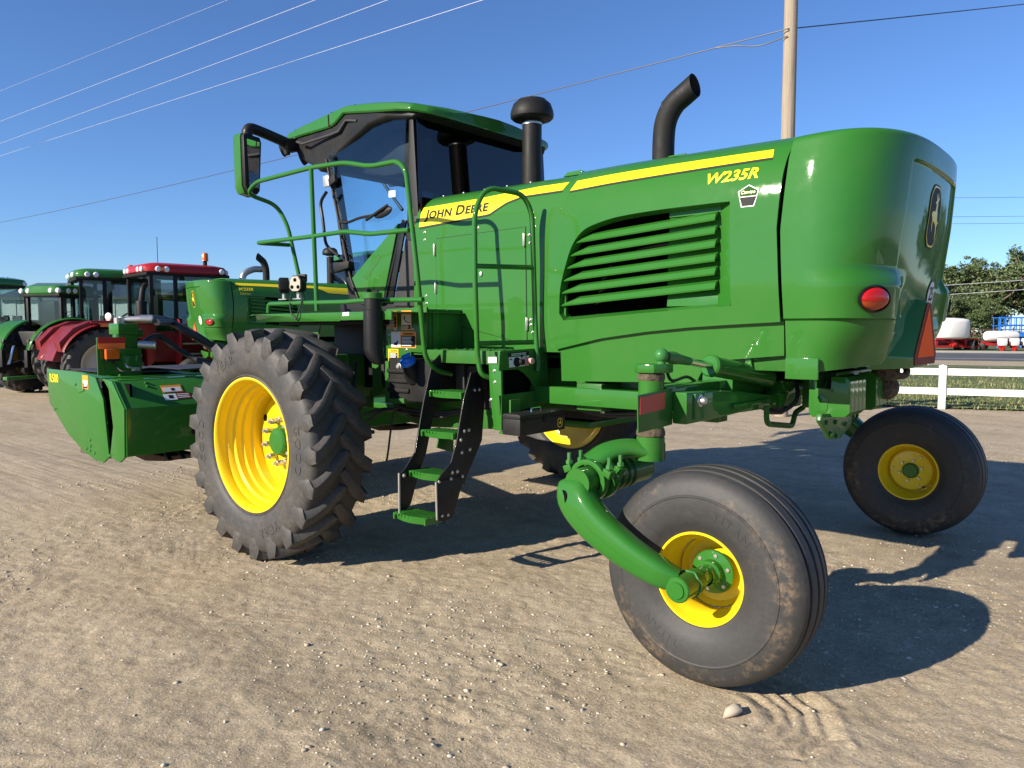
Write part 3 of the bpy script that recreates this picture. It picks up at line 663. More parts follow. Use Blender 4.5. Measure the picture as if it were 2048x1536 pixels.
P('window_sticker', MB().slab([(x, -.868, z) for x, z in [sx(779, 382, -.86), sx(792, 381, -.86), sx(792, 394, -.86), sx(779, 395, -.86)]], (0, .003, 0)), 'white')
# windscreen, rear window
mb = MB(); rows = []
for t in np.linspace(0, 1, 7):
    x = lerp(AB_[0], AT[0], t); z = lerp(1.72, 3.22, t)
    rows.append([Vector((x-.30*math.cos(a*math.pi/2)*.9, a*(CW-.06), z)) for a in np.linspace(-.93, .93, 13)])
mb.grid(rows); mb.grid([[p+Vector((.006, 0, 0)) for p in r] for r in rows]); P('windscreen', mb, 'glass', smooth=60)
mb = MB(); wx0 = lambda z: .345+.05*(3.36-z)
mb.slab([(wx0(2.5), -CW+.004, 2.5), (wx0(2.5), CW-.004, 2.5), (wx0(3.37), CW-.02, 3.37), (wx0(3.37), -CW+.02, 3.37)], (-.007, 0, 0)); P('rear_window', mb, 'tint', smooth=0)
# interior: floor tub, seat, column, screen
P('cab_floor', MB().bb(-.72, .40, -.80, .80, 1.62, 1.80).bb(.25, .42, -.8, .8, 1.8, 2.52), 'black', bevel=.02)
st_ = P('operator_seat', MB().box((.02, .0, 2.22), (.50, .52, .14)).box((.23, 0, 2.58), (.14, .50, .66), yrot(.14)).box((.30, 0, 2.99), (.10, .27, .18), yrot(.12)), 'black', bevel=.04, seg=3)
P('armrest', MB().box((-.02, .34, 2.45), (.45, .10, .07)).box((-.25, .42, 2.62), (.03, .2, .16)), 'black', st_, bevel=.015)
P('steering_column', MB().tube([(-.62, 0, 1.8), (-.55, 0, 2.3), (-.45, 0, 2.5)], .04, 10).lathe([(.19, -.012), (.205, 0), (.19, .012), (.178, 0), (.19, -.012)], (-.44, 0, 2.52), (.55, 0, .83), 24), 'black')
P('headliner', MB().prism([(.28, 3.34), (.28, 3.02), (.05, 2.98), (-.30, 2.99), (-.62, 3.06), (-.80, 3.16), (-.80, 3.34)], 'y', -.60, .80), 'black', bevel=.03)
P('inner_rail', MB().tube([S(757, 352, Y=.6), S(790, 400, Y=.6), S(805, 420, Y=.6)], .018, 8).tube([S(770, 355, Y=.6), S(780, 372, Y=.6), S(812, 368, Y=.6)], .012, 8), 'black')
# grab bar ahead of the door and pillar brackets
g_ = [(653, 384), (640, 404), (646, 440), (651, 488), (662, 500), (678, 512)]
P('grab_bar', MB().tube(fillet([S(u, v, Y=-.93) for u, v in g_], .06), .014, 8), 'gloss_black')
P('pillar_bracket', MB().slab([S(u, v, Y=-.90) for u, v in [(645, 352), (656, 350), (658, 372), (646, 374)]], (0, .03, 0)), 'zinc', bevel=.004)
P('pillar_bracket', MB().slab([S(u, v, Y=-.90) for u, v in [(655, 358), (668, 348), (670, 362), (658, 372)]], (0, .03, 0)), 'black', bevel=.004)
P('door_hinge', MB().slab([S(u, v, Y=-.93) for u, v in [(657, 526), (664, 526), (697, 522), (696, 536), (668, 545), (657, 546)]], (0, .06, 0)), 'black', bevel=.008)
# ------------------------------------------------ mirror on its arm
mx = -1.42
mz = P('mirror', MB().prism([(-1.352, 3.36), (-1.34, 3.40), (-1.17, 3.39), (-1.15, 3.33), (-1.18, 2.90), (-1.21, 2.85), (-1.32, 2.87), (-1.345, 2.93)], 'x', mx-.07, mx+.05), 'green', bevel=.02)
mz.location = (0, 0, 0)
P('mirror_frame', MB().prism([(-1.345, 3.36), (-1.33, 3.39), (-1.18, 3.375), (-1.165, 3.33), (-1.19, 2.90), (-1.215, 2.865), (-1.31, 2.885), (-1.335, 2.93)], 'x', mx+.05, mx+.10), 'black', mz, bevel=.012)
P('mirror_glass', MB().prism([(-1.315, 3.34), (-1.19, 3.33), (-1.205, 2.92), (-1.30, 2.93)], 'x', mx+.102, mx+.106), 'mirror', mz)
P('mirror_arm', MB().tube(fillet([(mx, -1.24, 3.30), (mx, -1.25, 3.475), (mx-.01, -1.10, 3.46), (mx-.03, -.74, 3.40)], .12, 6), .048, 12), 'satin', mz)
P('mirror_pivot', MB().box((mx-.02, -.79, 3.39), (.12, .13, .12), xrot(.2)).cyl((mx-.02, -.82, 3.30), (mx-.02, -.82, 3.44), .03, n=12), 'black', mz, bevel=.01)
# lamps below the roof nose
for u, v, yy, r in ((564, 302, -.82, .055), (603, 318, -.72, .06)):
    p = S(u, v, Y=yy); lm = P('roof_lamp', MB().lathe([(0, -.09), (r*.7, -.08), (r*1.05, -.02), (r*1.08, .0), (r, .003)], p, (-.75, -.55, -.35), 20), 'black')
    P('lamp_lens', MB().lathe([(0, .012), (r*.6, .010), (r, .003)], p, (-.75, -.55, -.35), 20), 'clear', lm)
    P('lamp_bracket', MB().cyl(p+Vector((.05, .03, .02)), p+Vector((.12, .08, .12)), .022, n=8), 'black', lm)
# right-hand mirror, seen past the intake stack
P('mirror', MB().prism([(1.10, 3.36), (1.34, 3.39), (1.33, 2.88), (1.14, 2.87)], 'x', mx-.07, mx+.06), 'green', bevel=.02)
P('mirror_arm', MB().tube(fillet([(mx, 1.24, 3.30), (mx, 1.25, 3.475), (mx-.03, .74, 3.40)], .1, 6), .045, 10), 'satin')
# ------------------------------------------------ platform beside the cab
PZ = 1.775
mb = MB(); mb.prism([(-.86, -1.60), (-.70, -1.655), (.98, -1.655), (.98, -.86), (-.62, -.86), (-.62, -1.30)], 'z', PZ-.006, PZ)
pf = P('platform', mb, 'green2', bevel=.002)
lip = [S(516, 627, Y=-1.62), (-.70, -1.66, PZ), (.44, -1.66, PZ), (.98, -1.66, PZ)]
P('platform_edge', MB().slab([(-.70, -1.66, PZ+.004), (.42, -1.66, PZ+.004), (.42, -1.66, PZ-.062), (-.66, -1.66, PZ-.062)], (0, .012, 0)).slab([(-.70, -1.66, PZ+.004), (-.66, -1.66, PZ-.062), (-.66, -.9, PZ-.062), (-.70, -.9, PZ+.004)], (.012, 0, 0)), 'green', pf, bevel=.003)
P('platform_edge', MB().slab([(.425, -1.663, PZ+.003), (.98, -1.663, PZ+.003), (.98, -1.663, PZ-.055), (.425, -1.663, PZ-.055)], (0, .012, 0)), 'green', pf, bevel=.003)
P('edge_sticker', MB().slab([S(685, 625, Y=-1.666), S(698, 624, Y=-1.666), S(698, 631, Y=-1.666), S(685, 632, Y=-1.666)], (0, .002, 0)), 'white', pf)
mb = MB()
for k in range(9): mb.bb(-.55+k*.16, -.45+k*.16, -1.60, -.92, PZ+.0005, PZ+.006)
P('tread_ribs', mb, 'green2', pf, bevel=.002)
# ------------------------------------------------ handrails
Y1 = -1.61
rr_ = .0175
top_r = fillet([S(903, 748, X=1.17), S(872, 742, X=1.15), S(850, 715, X=1.14), S(836, 560, Y=-1.58), S(812, 340, Y=Y1), S(795, 322, Y=Y1), S(740, 333, Y=Y1), S(690, 325, Y=Y1), S(622, 335, Y=Y1), S(512, 364, Y=Y1), S(494, 388, X=-.90), S(553, 410, X=-.88), S(575, 450, X=-.78), S(611, 610, X=-.62)], .09, 7)
P('handrail', MB().tube(top_r, rr_, 12), 'green')
midr = fillet([S(818, 460, Y=Y1), S(740, 468, Y=Y1), S(690, 463, Y=Y1), S(622, 473, Y=Y1), S(513, 486, Y=Y1), S(578, 490, X=-.755)], .05, 6)
P('handrail_bar', MB().tube(midr, rr_*.95, 10), 'green')
P('handrail_post', MB().tube([S(622, 335, Y=Y1), S(634, 622, Y=Y1)], rr_, 10), 'green')
toe = fillet([S(537, 626, Y=Y1), S(537, 608, Y=Y1), S(600, 606, Y=Y1), S(690, 604, Y=Y1), S(720, 601, Y=Y1), S(846, 599, Y=Y1)], .04, 5)
P('toe_rail', MB().tube(toe, rr_*.95, 10), 'green')
gx0, gx1 = 1.54, 1.68
gr_ = fillet([S(986, 757, X=1.60), S(962, 750, X=gx0+.02), S(955, 715, X=gx0), S(950, 560, X=gx0), S(949, 420, X=gx0), S(972, 374, X=gx0+.02), S(1046, 388, X=gx1-.02), S(1064, 425, X=gx1), S(1070, 640, X=gx1), S(1076, 742, X=1.72)], .09, 7)
P('grab_rail', MB().tube(gr_, rr_, 12), 'green')
for a, b in (((952, 532), (1067, 535)), ((956, 687), (1070, 684))):
    P('grab_rail_bar', MB().tube([S(*a, X=gx0), S(*b, X=gx1)], rr_*.95, 10), 'green')
# lamps on the platform rail
for u, v, yy, ang, face in ((595, 568, -1.56, .35, 'led'), (566, 571, -1.40, -.5, 'black')):
    p = S(u, v, Y=yy); R = zrot(ang); oc = [(.055, .03), (.03, .065), (-.03, .065), (-.055, .03), (-.055, -.04), (-.03, -.065), (.03, -.065), (.055, -.04)]
    mb = MB(); mb.v = [tuple(p+R@Vector((x, y, z))) for y in (-.03, .045) for x, z in oc]; n = 8
    mb.f = [tuple(range(8)), tuple(range(8, 16))[::-1]]+[(i, 8+i, 8+(i+1) % 8, (i+1) % 8) for i in range(8)]
    wl = P('work_lamp', mb, 'black', bevel=.008)
    f = MB(); f.v = [tuple(p+R@Vector((x*.86, -.034, z*.86))) for x, z in oc]+[tuple(p+R@Vector((x*.86, -.028, z*.86))) for x, z in oc]; f.f = mb.f
    P('lamp_face', f, face, wl)
    for dx, dz in ((0, .03), (-.028, -.025), (.028, -.025)):
        P('lamp_led', MB().lathe([(0, .004), (.012, .004), (.015, 0)], p+R@Vector((dx, -.035, dz)), R@Vector((0, -1, 0)), 12), 'dark' if face == 'led' else 'black', wl)
    if face == 'led': P('lamp_fins', MB().box(p+R@Vector((0, .06, .05)), (.08, .03, .06), R), 'black', wl, bevel=.004)
    P('lamp_bracket', MB().box(p+Vector((0, .01, -.085)), (.03, .02, .06)).box(p+Vector((-.01, .01, -.115)), (.11, .03, .008)), 'zinc', wl)
P('lamp_cable', MB().tube(spline([S(583, 585, Y=-1.5), S(580, 605, Y=-1.62), S(583, 628, Y=-1.68), S(592, 638, Y=-1.68), S(598, 620, Y=-1.67), S(604, 600, Y=-1.62), S(600, 588, Y=-1.58)], 6), .006, 6), 'hose')
# ------------------------------------------------ canister, warning panel, box, tank below the platform
cx, cy = S(746, 620, Y=-1.70).x, -1.70
mb = MB(); prof = [(.0, 1.865), (.060, 1.865), (.060, 1.79), (.066, 1.785), (.067, 1.52), (.064, 1.48), (.054, 1.445), (.036, 1.418), (0, 1.41)]
mb.lathe(prof, (cx, cy, 0), (0, 0, 1), 28); mb.v = [(v[0]+max(0, 1.50-v[2])*.4, v[1]+max(0, 1.50-v[2])*.2, v[2]) for v in mb.v]; can = P('canister', mb, 'black', smooth=40)
P('canister_cap', MB().lathe([(0, 1.905), (.058, 1.905), (.064, 1.90), (.066, 1.865), (.060, 1.86)], (cx, cy, 0), (0, 0, 1), 24), 'green2', can)
P('cap_clip', MB().box((cx+.01, cy, 1.912), (.09, .012, .012)).box((cx-.02, cy-.02, 1.917), (.012, .04, .018)), 'ink', can)
wp = P('decal_panel', MB().slab([S(772, 618, Y=-1.30), S(853, 614, Y=-1.30), S(853, 706, Y=-1.30), S(822, 704, Y=-1.30), S(822, 716, Y=-1.30), S(772, 716, Y=-1.30)], (0, .02, 0)), 'green2', bevel=.004)
def warn_decal(quad, mat, kind, parent, Y):
    """quad: x0,y0,x1,y1 photo pixels"""
    x0, y0, x1, y1 = quad; a, b = S(x0, y1, Y=Y), S(x1, y0, Y=Y); w, h = b.x-a.x, b.z-a.z
    r = .006
    def R(u0, v0, u1, v1, off, m, nm):
        mb = MB().slab([(a.x+w*u0, Y-off, a.z+h*v0), (a.x+w*u1, Y-off, a.z+h*v0), (a.x+w*u1, Y-off, a.z+h*v1), (a.x+w*u0, Y-off, a.z+h*v1)], (0, .0012, 0)); return mb.build(nm, M[m], parent, smooth=0)
    R(0, 0, 1, 1, .0022, mat, 'warning_label')
    def lines(u0, v0, u1, v1, n, m='white'):
        for k in range(n):
            vv = lerp(v1, v0, (k+.5)/n); R(u0, vv-.28*(v1-v0)/n, lerp(u0, u1, random.uniform(.75, 1)), vv+.2*(v1-v0)/n, .0046, m, 'label_print')
    def word(t, u0, v0, u1, v1):
        V, Fc, ww = glyphs(t, 1, bold=.02); hh = max(v[1] for v in V)
        mapped(V, Fc, lambda x, y, z: Vector((a.x+w*lerp(u0, u1, x/ww), Y-.0040, a.z+h*lerp(v0, v1, y/hh))), 'label_word', M['ink'], parent)
    if kind == 'text': R(.08, .06, .92, .70, .0034, 'ink', 'label_field'); lines(.14, .1, .86, .66, 6); word('CAUTION' if mat == 'caution' else 'WARNING', .2, .78, .92, .9)
    if kind == 'picture':
        R(.06, .28, .94, .80, .0034, 'white', 'label_field'); R(.1, .05, .9, .26, .0034, 'ink', 'label_field'); lines(.14, .07, .86, .24, 3); word('WARNING', .2, .85, .92, .95)
        man = [(.22, .72), (.30, .66), (.34, .74), (.38, .72), (.36, .64), (.44, .66), (.45, .62), (.36, .58), (.44, .50), (.60, .42), (.90, .40), (.90, .36), (.56, .38), (.40, .46), (.30, .54), (.28, .62), (.20, .70)]
        poly_decal('label_figure', man, lambda u, v, w_=0: Vector((a.x+w*u, Y-.0046, a.z+h*v)), 'ink', parent)
    if kind == 'wide':
        R(.0, .04, .38, .96, .0034, 'white', 'label_field'); R(.41, .06, .97, .74, .0034, 'ink', 'label_field'); lines(.44, .1, .92, .70, 7); word('WARNING', .5, .80, .92, .92)
        poly_decal('label_figure', [(.12, .15), (.26, .12), (.28, .3), (.30, .42), (.24, .44), (.22, .32), (.12, .30)], lambda u, v, w_=0: Vector((a.x+w*u, Y-.0046, a.z+h*v)), 'decal_dark', parent)
warn_decal((775, 622, 794, 657), 'warn', 'text', wp, -1.30); warn_decal((803, 621, 823, 660), 'warn', 'picture', wp, -1.30)
warn_decal((783, 663, 832, 695), 'warn', 'wide', wp, -1.30); warn_decal((777, 698, 797, 722), 'caution', 'text', wp, -1.302)
for u, v in [(791, 659), (826, 658), (812, 700), (779, 669)]: bolt(S(u, v, Y=-1.302), (0, -1, 0), parent=wp)
xb = S(854, 650, Y=-1.30).x
bx = P('side_box', MB().bb(xb-.40, xb, -1.278, -.94, 1.47, 1.80), 'green2', bevel=.004)
P('box_flange', MB().slab([S(865, 623, X=xb+.004), S(877, 622, X=xb+.004), S(877, 698, X=xb+.004), S(865, 699, X=xb+.004)], (.008, 0, 0)), 'green', bx, bevel=.003)
for u, v in [(895, 621), (925, 621), (884, 690)]: bolt(S(u, v, X=xb+.002), (1, 0, 0), parent=bx, mat='green2')
# fluid tank with blue cap
q0, q1 = S(776, 725, Y=-1.38), S(866, 806, Y=-1.38); tx0, tx1, tz0, tz1 = q0.x, q1.x, q1.z-.005, 1.445
tk = P('fluid_tank', MB().bb(tx0, tx1, -1.38, -1.05, tz0, tz1).bb(tx0, lerp(tx0, tx1, .52), -1.398, -1.37, tz0+.20, tz0+.235).bb(tx0, lerp(tx0, tx1, .58), -1.398, -1.37, tz0+.13, tz0+.165).bb(tx0, lerp(tx0, tx1, .5), -1.398, -1.37, tz0+.06, tz0+.095), 'black', bevel=.016, seg=3)
cp = S(817, 726, Y=-1.42)
P('tank_neck', MB().lathe([(.07, -.14), (.065, -.06), (.052, -.03), (.05, 0)], cp, (.1, -.55, .8), 20), 'black', tk)
P('tank_cap', MB().lathe([(.0, .045), (.03, .045), (.034, .03), (.055, .028), (.058, .0), (.05, -.004)], cp, (.1, -.55, .8), 20).box(cp+Vector((.01, -.035, .05)), (.085, .016, .03), yrot(-.3)@xrot(-.6)), 'blue', tk, bevel=.003)
bolt(S(797, 733, Y=-1.382), (0, -1, 0), r=.02, h=.015, parent=tk)
P('tank_bracket', MB().slab([S(770, 722, Y=-1.39), S(777, 722, Y=-1.39), S(777, 806, Y=-1.39), S(770, 806, Y=-1.39)], (0, .3, 0)).slab([S(777, 797, Y=-1.40), S(808, 797, Y=-1.40), S(808, 807, Y=-1.40), S(777, 807, Y=-1.40)], (0, .3, 0)), 'green2', bevel=.004)
# dark inner fender panels, moulded tank faces between wheel and frame
P('inner_fender', MB().bb(-.45, .62, -1.06, -1.02, 1.18, 1.72).bb(-.6, .55, -1.5, -1.02, 1.69, 1.72), 'black', bevel=.01)
P('fender_rib', MB().bb(.18, .30, -1.10, -1.06, 1.32, 1.66).bb(.36, .46, -1.10, -1.06, 1.32, 1.66), 'grey', bevel=.02)
P('fender_plate', MB().slab([S(597, 652, Y=-1.5), S(640, 652, Y=-1.5), S(632, 685, Y=-1.5), S(604, 665, Y=-1.5)], (0, .01, 0)), 'green2')
P('frame_gusset', MB().slab([S(743, 705, Y=-1.2), S(757, 705, Y=-1.2), S(762, 790, Y=-1.2), S(746, 795, Y=-1.2)], (0, .02, 0)), 'green2', bevel=.003)
P('frame_gusset', MB().slab([S(716, 700, Y=-1.0), S(744, 790, Y=-1.0), S(744, 815, Y=-1.0), S(700, 815, Y=-1.0)], (0, .02, 0)), 'green2', bevel=.003)
# ------------------------------------------------ entry deck and ladder
PY = -1.37; XT = S(1001, 760, Y=PY).x; LX0, LX1 = 1.15, 1.46
dk = P('entry_deck', MB().bb(xb+.005, XT-.01, PY+.01, -.94, 1.493, 1.513).slab([(xb+.05, PY, 1.512), (XT-.02, PY, 1.512), (XT-.02, PY, 1.425), (xb+.05, PY, 1.425)], (0, .012, 0)), 'green2', bevel=.003)
mb = MB()
for k in range(8):
    for j in range(4): mb.box((xb+.10+k*.085+(j % 2)*.03, PY+.06+j*.095, 1.5155), (.05, .014, .005), zrot(.6 if (k+j) % 2 else -.6))
stuff(P('deck_tread', mb, 'green2', dk))
# post with its lit narrow side, and the panel with the battery terminals facing the tail
q = lambda l, **kw: [S(u, v, **kw) for u, v in l]
pst = P('deck_post', MB().slab(q([(976, 702), (1001, 702), (1003, 795), (1003, 862), (988, 860), (980, 795)], Y=PY), (0, .02, 0)), 'green', bevel=.004)
tp = P('terminal_panel', MB().slab(q([(1000, 702), (1094, 695), (1098, 778), (1071, 781), (1060, 758), (1048, 746), (1036, 739), (998, 741)], X=XT), (-.012, 0, 0)), 'green2', bevel=.003)
P('lower_band', MB().slab(q([(998, 791), (1100, 778), (1100, 806), (1001, 830)], X=XT+.002), (-.02, 0, 0)), 'green2', bevel=.004)
P('battery_well', MB().bb(XT-.07, XT-.05, PY+.02, -.95, 1.1, 1.46), 'dark', tp)
P('terminal_plate', MB().slab(q([(1018, 715), (1058, 711), (1058, 731), (1019, 735)], X=XT+.003), (-.002, 0, 0)), 'white', tp)
P('terminal_plate', MB().slab(q([(1017, 706), (1058, 702), (1058, 709.5), (1017, 713.5)], X=XT+.003), (-.002, 0, 0)), 'ink', tp)
for k in range(2):
    P('plate_print', MB().slab(q([(1023, 707.6+k*3), (1052, 704.8+k*3), (1052, 706+k*3), (1023, 708.9+k*3)], X=XT+.005), (-.001, 0, 0)), 'white', tp)
for (u, v), m_ in (((1033, 724), 'ink'), ((1052, 722), 'pinkcap')):
    p = S(u, v, X=XT+.002); P('terminal_cap', MB().lathe([(.032, 0), (.030, .014), (.021, .018), (.020, .06), (0, .062)], p, (1, -.05, .02), 18), m_, tp, smooth=30)
for t_, (u, v) in (('-', (1020, 723)), ('+', (1041, 719))):
    V, Fc, w_ = glyphs(t_, .06, bold=.03); p = S(u, v, X=XT+.006); mapped(V, Fc, lambda x, y, z, p=p: Vector((p.x, p.y+x, p.z+y)), 'terminal_mark', M['ink'], tp)
P('white_label', MB().slab(q([(976, 714), (993, 714), (993, 726), (976, 726)], Y=PY-.003), (0, .002, 0)), 'white', pst)
for u, v in [(988, 742), (989, 765), (981, 800)]: bolt(S(u, v, Y=PY-.002), (0, -1, 0), parent=pst)
for u, v in [(1073, 711), (1074, 740), (1098, 794), (1086, 722)]: bolt(S(u, v, X=XT+.002), (1, 0, 0), parent=tp, mat='green2')
P('battery', MB().slab(q([(905, 728), (927, 727), (929, 780), (909, 782)], Y=-1.15), (0, .12, 0)), 'grey', bevel=.015)
P('battery', MB().slab(q([(934, 732), (955, 730), (955, 780), (934, 782)], Y=-1.15), (0, .12, 0)), 'grey', bevel=.015)
P('deck_backing', MB().bb(xb+.02, XT-.08, -1.02, -.99, 1.08, 1.48), 'black')
# ladder side plates (upper curved plate and bolted lower plate) and four slotted steps
lad = None
for X, ups in ((LX0, [(865, 725), (884, 705), (889, 740), (866, 835), (853, 905), (836, 950), (800, 950), (812, 935), (830, 905), (848, 800)]),
               (LX1, [(940, 745), (957, 742), (968, 790), (962, 880), (932, 952), (927, 968), (873, 962), (880, 950), (900, 925), (911, 885), (925, 800)])):
    mb = MB(); mb.slab([S(u, v, X=X) for u, v in ups], (.010 if X > 1.3 else -.010, 0, 0))
    o_ = mb.build('ladder' if lad is None else 'side_plate', M['satin'], W if lad is None else lad, bevel=.002)
    if lad is None: lad = o_
for X, lo_ in ((LX0-.002, [(798, 946), (838, 946), (822, 1008), (806, 1030), (799, 1028)]), (LX1+.011, [(872, 964), (928, 950), (904, 1034), (886, 1044), (874, 1040)])):
    mb = MB(); mb.slab([S(u, v, X=X) for u, v in lo_], (.008 if X > 1.3 else -.008, 0, 0)); P('lower_plate', mb, 'satin', lad, bevel=.002)
    a_, b_ = S(*lo_[0], X=X), S(*lo_[-1], X=X); P('chain_edge', MB().tube([a_, b_], .008, 8), 'zinc', lad)
def step(yc, zc):
    x0, x1 = LX0+.003, LX1-.003; mb = MB(); d0, d1 = yc-.10, yc+.085
    # curved front rim
    rim = []
    for k in range(13):
        t = k/12; x = lerp(x0, x1, t); rim.append(Vector((x, d0-.035*math.sin(math.pi*t)+.03, zc)))
    rimb = [Vector((p.x, p.y+.008, p.z-.045)) for p in rim]
    mb.grid([rim, rimb]); mb.grid([[p+Vector((0, .022, 0)) for p in rim], [p+Vector((0, .016, -.045)) for p in rim]]); mb.grid([rim, [p+Vector((0, .022, 0)) for p in rim]]); mb.grid([rimb, [p+Vector((0, .010, 0)) for p in rimb]])
    # back rail, ends
    mb.bb(x0, x1, d1-.02, d1, zc-.04, zc-.004); mb.bb(x0, x0+.014, d0+.01, d1, zc-.045, zc-.002); mb.bb(x1-.014, x1, d0+.01, d1, zc-.045, zc-.002)
    for k in range(7):       # raking tread bars
        x = lerp(x0+.015, x1-.085, k/6)
        mb.slab([(x, d0+.012-.02*math.sin(math.pi*(k+.5)/7), zc+.001), (x+.014, d0+.012-.02*math.sin(math.pi*(k+.5)/7), zc+.001), (x+.075, d1-.01, zc+.001), (x+.058, d1-.01, zc+.001)], (0, 0, -.014))
    return P('step', mb, 'green', lad, bevel=.0015, seg=1)
for u, v in ((838, 1026), (868, 942), (892, 860), (908, 781)): p = S(u, v, X=(LX0+LX1)/2); step(p.y, p.z)
for u, v in [(884, 1032), (896, 1030), (878, 964), (902, 958), (925, 953), (905, 945), (915, 943), (929, 862), (938, 860), (950, 780), (959, 779), (808, 951), (922, 880), (940, 899), (924, 905)]:
    bolt(S(u, v, X=LX1+.019), (1, -.1, 0), parent=lad, r=.010)
P('ladder_bracket', MB().slab([S(877, 870, X=1.3), S(905, 870, X=1.3), S(905, 905, X=1.3), S(872, 895, X=1.3)], (.01, 0, 0)), 'green2', lad)
# ------------------------------------------------ chassis
P('chassis_beam', MB().bb(1.60, 2.95, -1.0, -.90, 1.155, 1.27), 'green', bevel=.008); P('chassis_beam', MB().bb(1.60, 2.95, .90, 1.0, 1.155, 1.27), 'green', bevel=.008)
P('chassis_frame', MB().bb(-.55, 2.9, -.72, -.58, 1.08, 1.38).bb(-.55, 2.9, .58, .72, 1.08, 1.38).bb(-.45, -.05, -1.25, 1.25, 1.10, 1.45).bb(.9, 1.1, -1.1, 1.1, 1.08, 1.3).bb(2.0, 2.2, -.95, .95, 1.12, 1.3), 'green2', bevel=.012)
P('sump', MB().bb(.1, 1.9, -.55, .55, 1.0, 1.4), 'black', bevel=.03)
P('sun_block_pan', MB().bb(-.9, 1.85, -.56, .56, .94, .99), 'green2', bevel=.01)  # added plate that keeps the sun off the far front wheel
for sg in (-1, 1):
    P('final_drive_leg', MB().bb(-.19, .19, sg*1.50-.10, sg*1.50+.10, .64, 1.46).cyl((0, sg*1.40, .83), (0, sg*1.86, .83), .16, n=24), 'green2', bevel=.015)
P('underside_hose', MB().tube(spline([S(728, 830, Y=-1.1), S(770, 818, Y=-1.15), S(830, 825, Y=-1.15), S(870, 812, Y=-1.1)], 6), .013, 8).tube(spline([S(725, 850, Y=-1.1), S(760, 825, Y=-1.15), S(800, 815, Y=-1.2)], 6), .012, 8).tube(spline([S(790, 815, Y=-1.3), S(783, 850, Y=-1.3), S(776, 905, Y=-1.25), S(773, 922, Y=-1.25)], 6), .008, 6), 'hose')
# ------------------------------------------------ wheels
def ring_text(txt, size, r0, phi0, yfun, extr, name, mat, parent, bold=.0, dphi=1):
    """raised lettering round a sidewall, tops outwards, read clockwise from the -Y side"""
    V, Fc, w_ = glyphs(txt, size, bold=bold, extrude=extr, space=1.25)
    return mapped(V, Fc, lambda x, y, z: Vector(((r0+y)*math.cos(phi0-x/r0), -(yfun(r0+y))-z, (r0+y)*math.sin(phi0-x/r0))), name, mat, parent)
def ag_tyre(R, rr, W_, nl, h, seg=96, name='tyre', bev=0):
    hw = W_/2; d = R-rr
    prof = [(rr-.005, .40*W_), (rr+.010, .445*W_), (rr+.016, .438*W_), (rr+.022, .452*W_), (rr+.029, .444*W_), (rr+.036, .462*W_), (rr+.08, .487*W_), (rr+.14, .498*W_), (rr+.5*d, .5*W_), (rr+.64*d, .493*W_), (rr+.75*d, .468*W_), (R-h-.022, .43*W_), (R-h-.010, .36*W_), (R-h-.003, .18*W_), (R-h, 0)]
    full = [(r, -y) for r, y in prof]+[(r, y) for r, y in prof[::-1][1:]]
    mb = MB(); mb.lathe(full, (0, 0, 0), (0, 1, 0), seg); me = mb.mesh(name, smooth=50)
    py = [p[1] for p in prof[::-1]]; pr_ = [p[0] for p in prof[::-1]]
    rc = lambda y: float(np.interp(abs(y), py[:-8], pr_[:-8]))
    lm = MB(); dphi = .26/R
    for sd in (-1, 1):
        for k in range(nl):
            f0 = 2*math.pi*(k+(.5 if sd > 0 else 0))/nl; rows = []
            for s in (0, .05, .2, .4, .6, .8, .92, 1.0):
                y = lerp(-.02, .485*W_, s); ph = f0+dphi*(1-s)**1.45
                dy = .505*W_; dph = -dphi*1.45*max(.02, (1-s))**.45*R; L = math.hypot(dy, dph); ny, nx = -dph/L, dy/L
                g = .72+.28*min(1, s/.2); wb, wt = .052*g+.018*s, .031*g+.012*s
                rt = R-.016*s*s; rb = rc(y)-.012
                pts = []
                for o, r in ((-wb, rb), (-wt, rt), (wt, rt), (wb, rb)):
                    a = ph+o*nx/R; yy = sd*(y+o*ny*.9*(1-s**4)); pts.append(Vector((r*math.cos(a), yy, r*math.sin(a))))
                rows.append(pts)
            for (r_, rb_, yy, yb_, wt, wb) in ((R-.022, R-h-.04, .497*W_, .470*W_, .044, .072), (R-h-.045, R-h-.06, .503*W_, .478*W_, .046, .074), (R-h-.09, R-h-.09, .503*W_, .482*W_, .042, .066), (R-h-.14, R-h-.14, .497*W_, .485*W_, .03, .05)):
                pts = []
                for o, rr3, y3 in ((-wb, rb_, yb_), (-wt, r_, yy), (wt, r_, yy), (wb, rb_, yb_)):
                    a = f0+o/R; pts.append(Vector((rr3*math.cos(a), sd*y3, rr3*math.sin(a))))
                rows.append(pts)
            lm.grid(rows); m4 = len(rows)*4; o_ = len(lm.v)-m4; lm.f.append((o_, o_+1, o_+2, o_+3)); lm.f.append((o_+m4-4, o_+m4-3, o_+m4-2, o_+m4-1))
    return me, lm.mesh('tread_lugs', smooth=38, bevel=bev, seg=1, bang=40)
DW_R, DW_W = .835, .48
tyre_me, lug_me = ag_tyre(DW_R, .478, DW_W, 21, .045, bev=.0035)
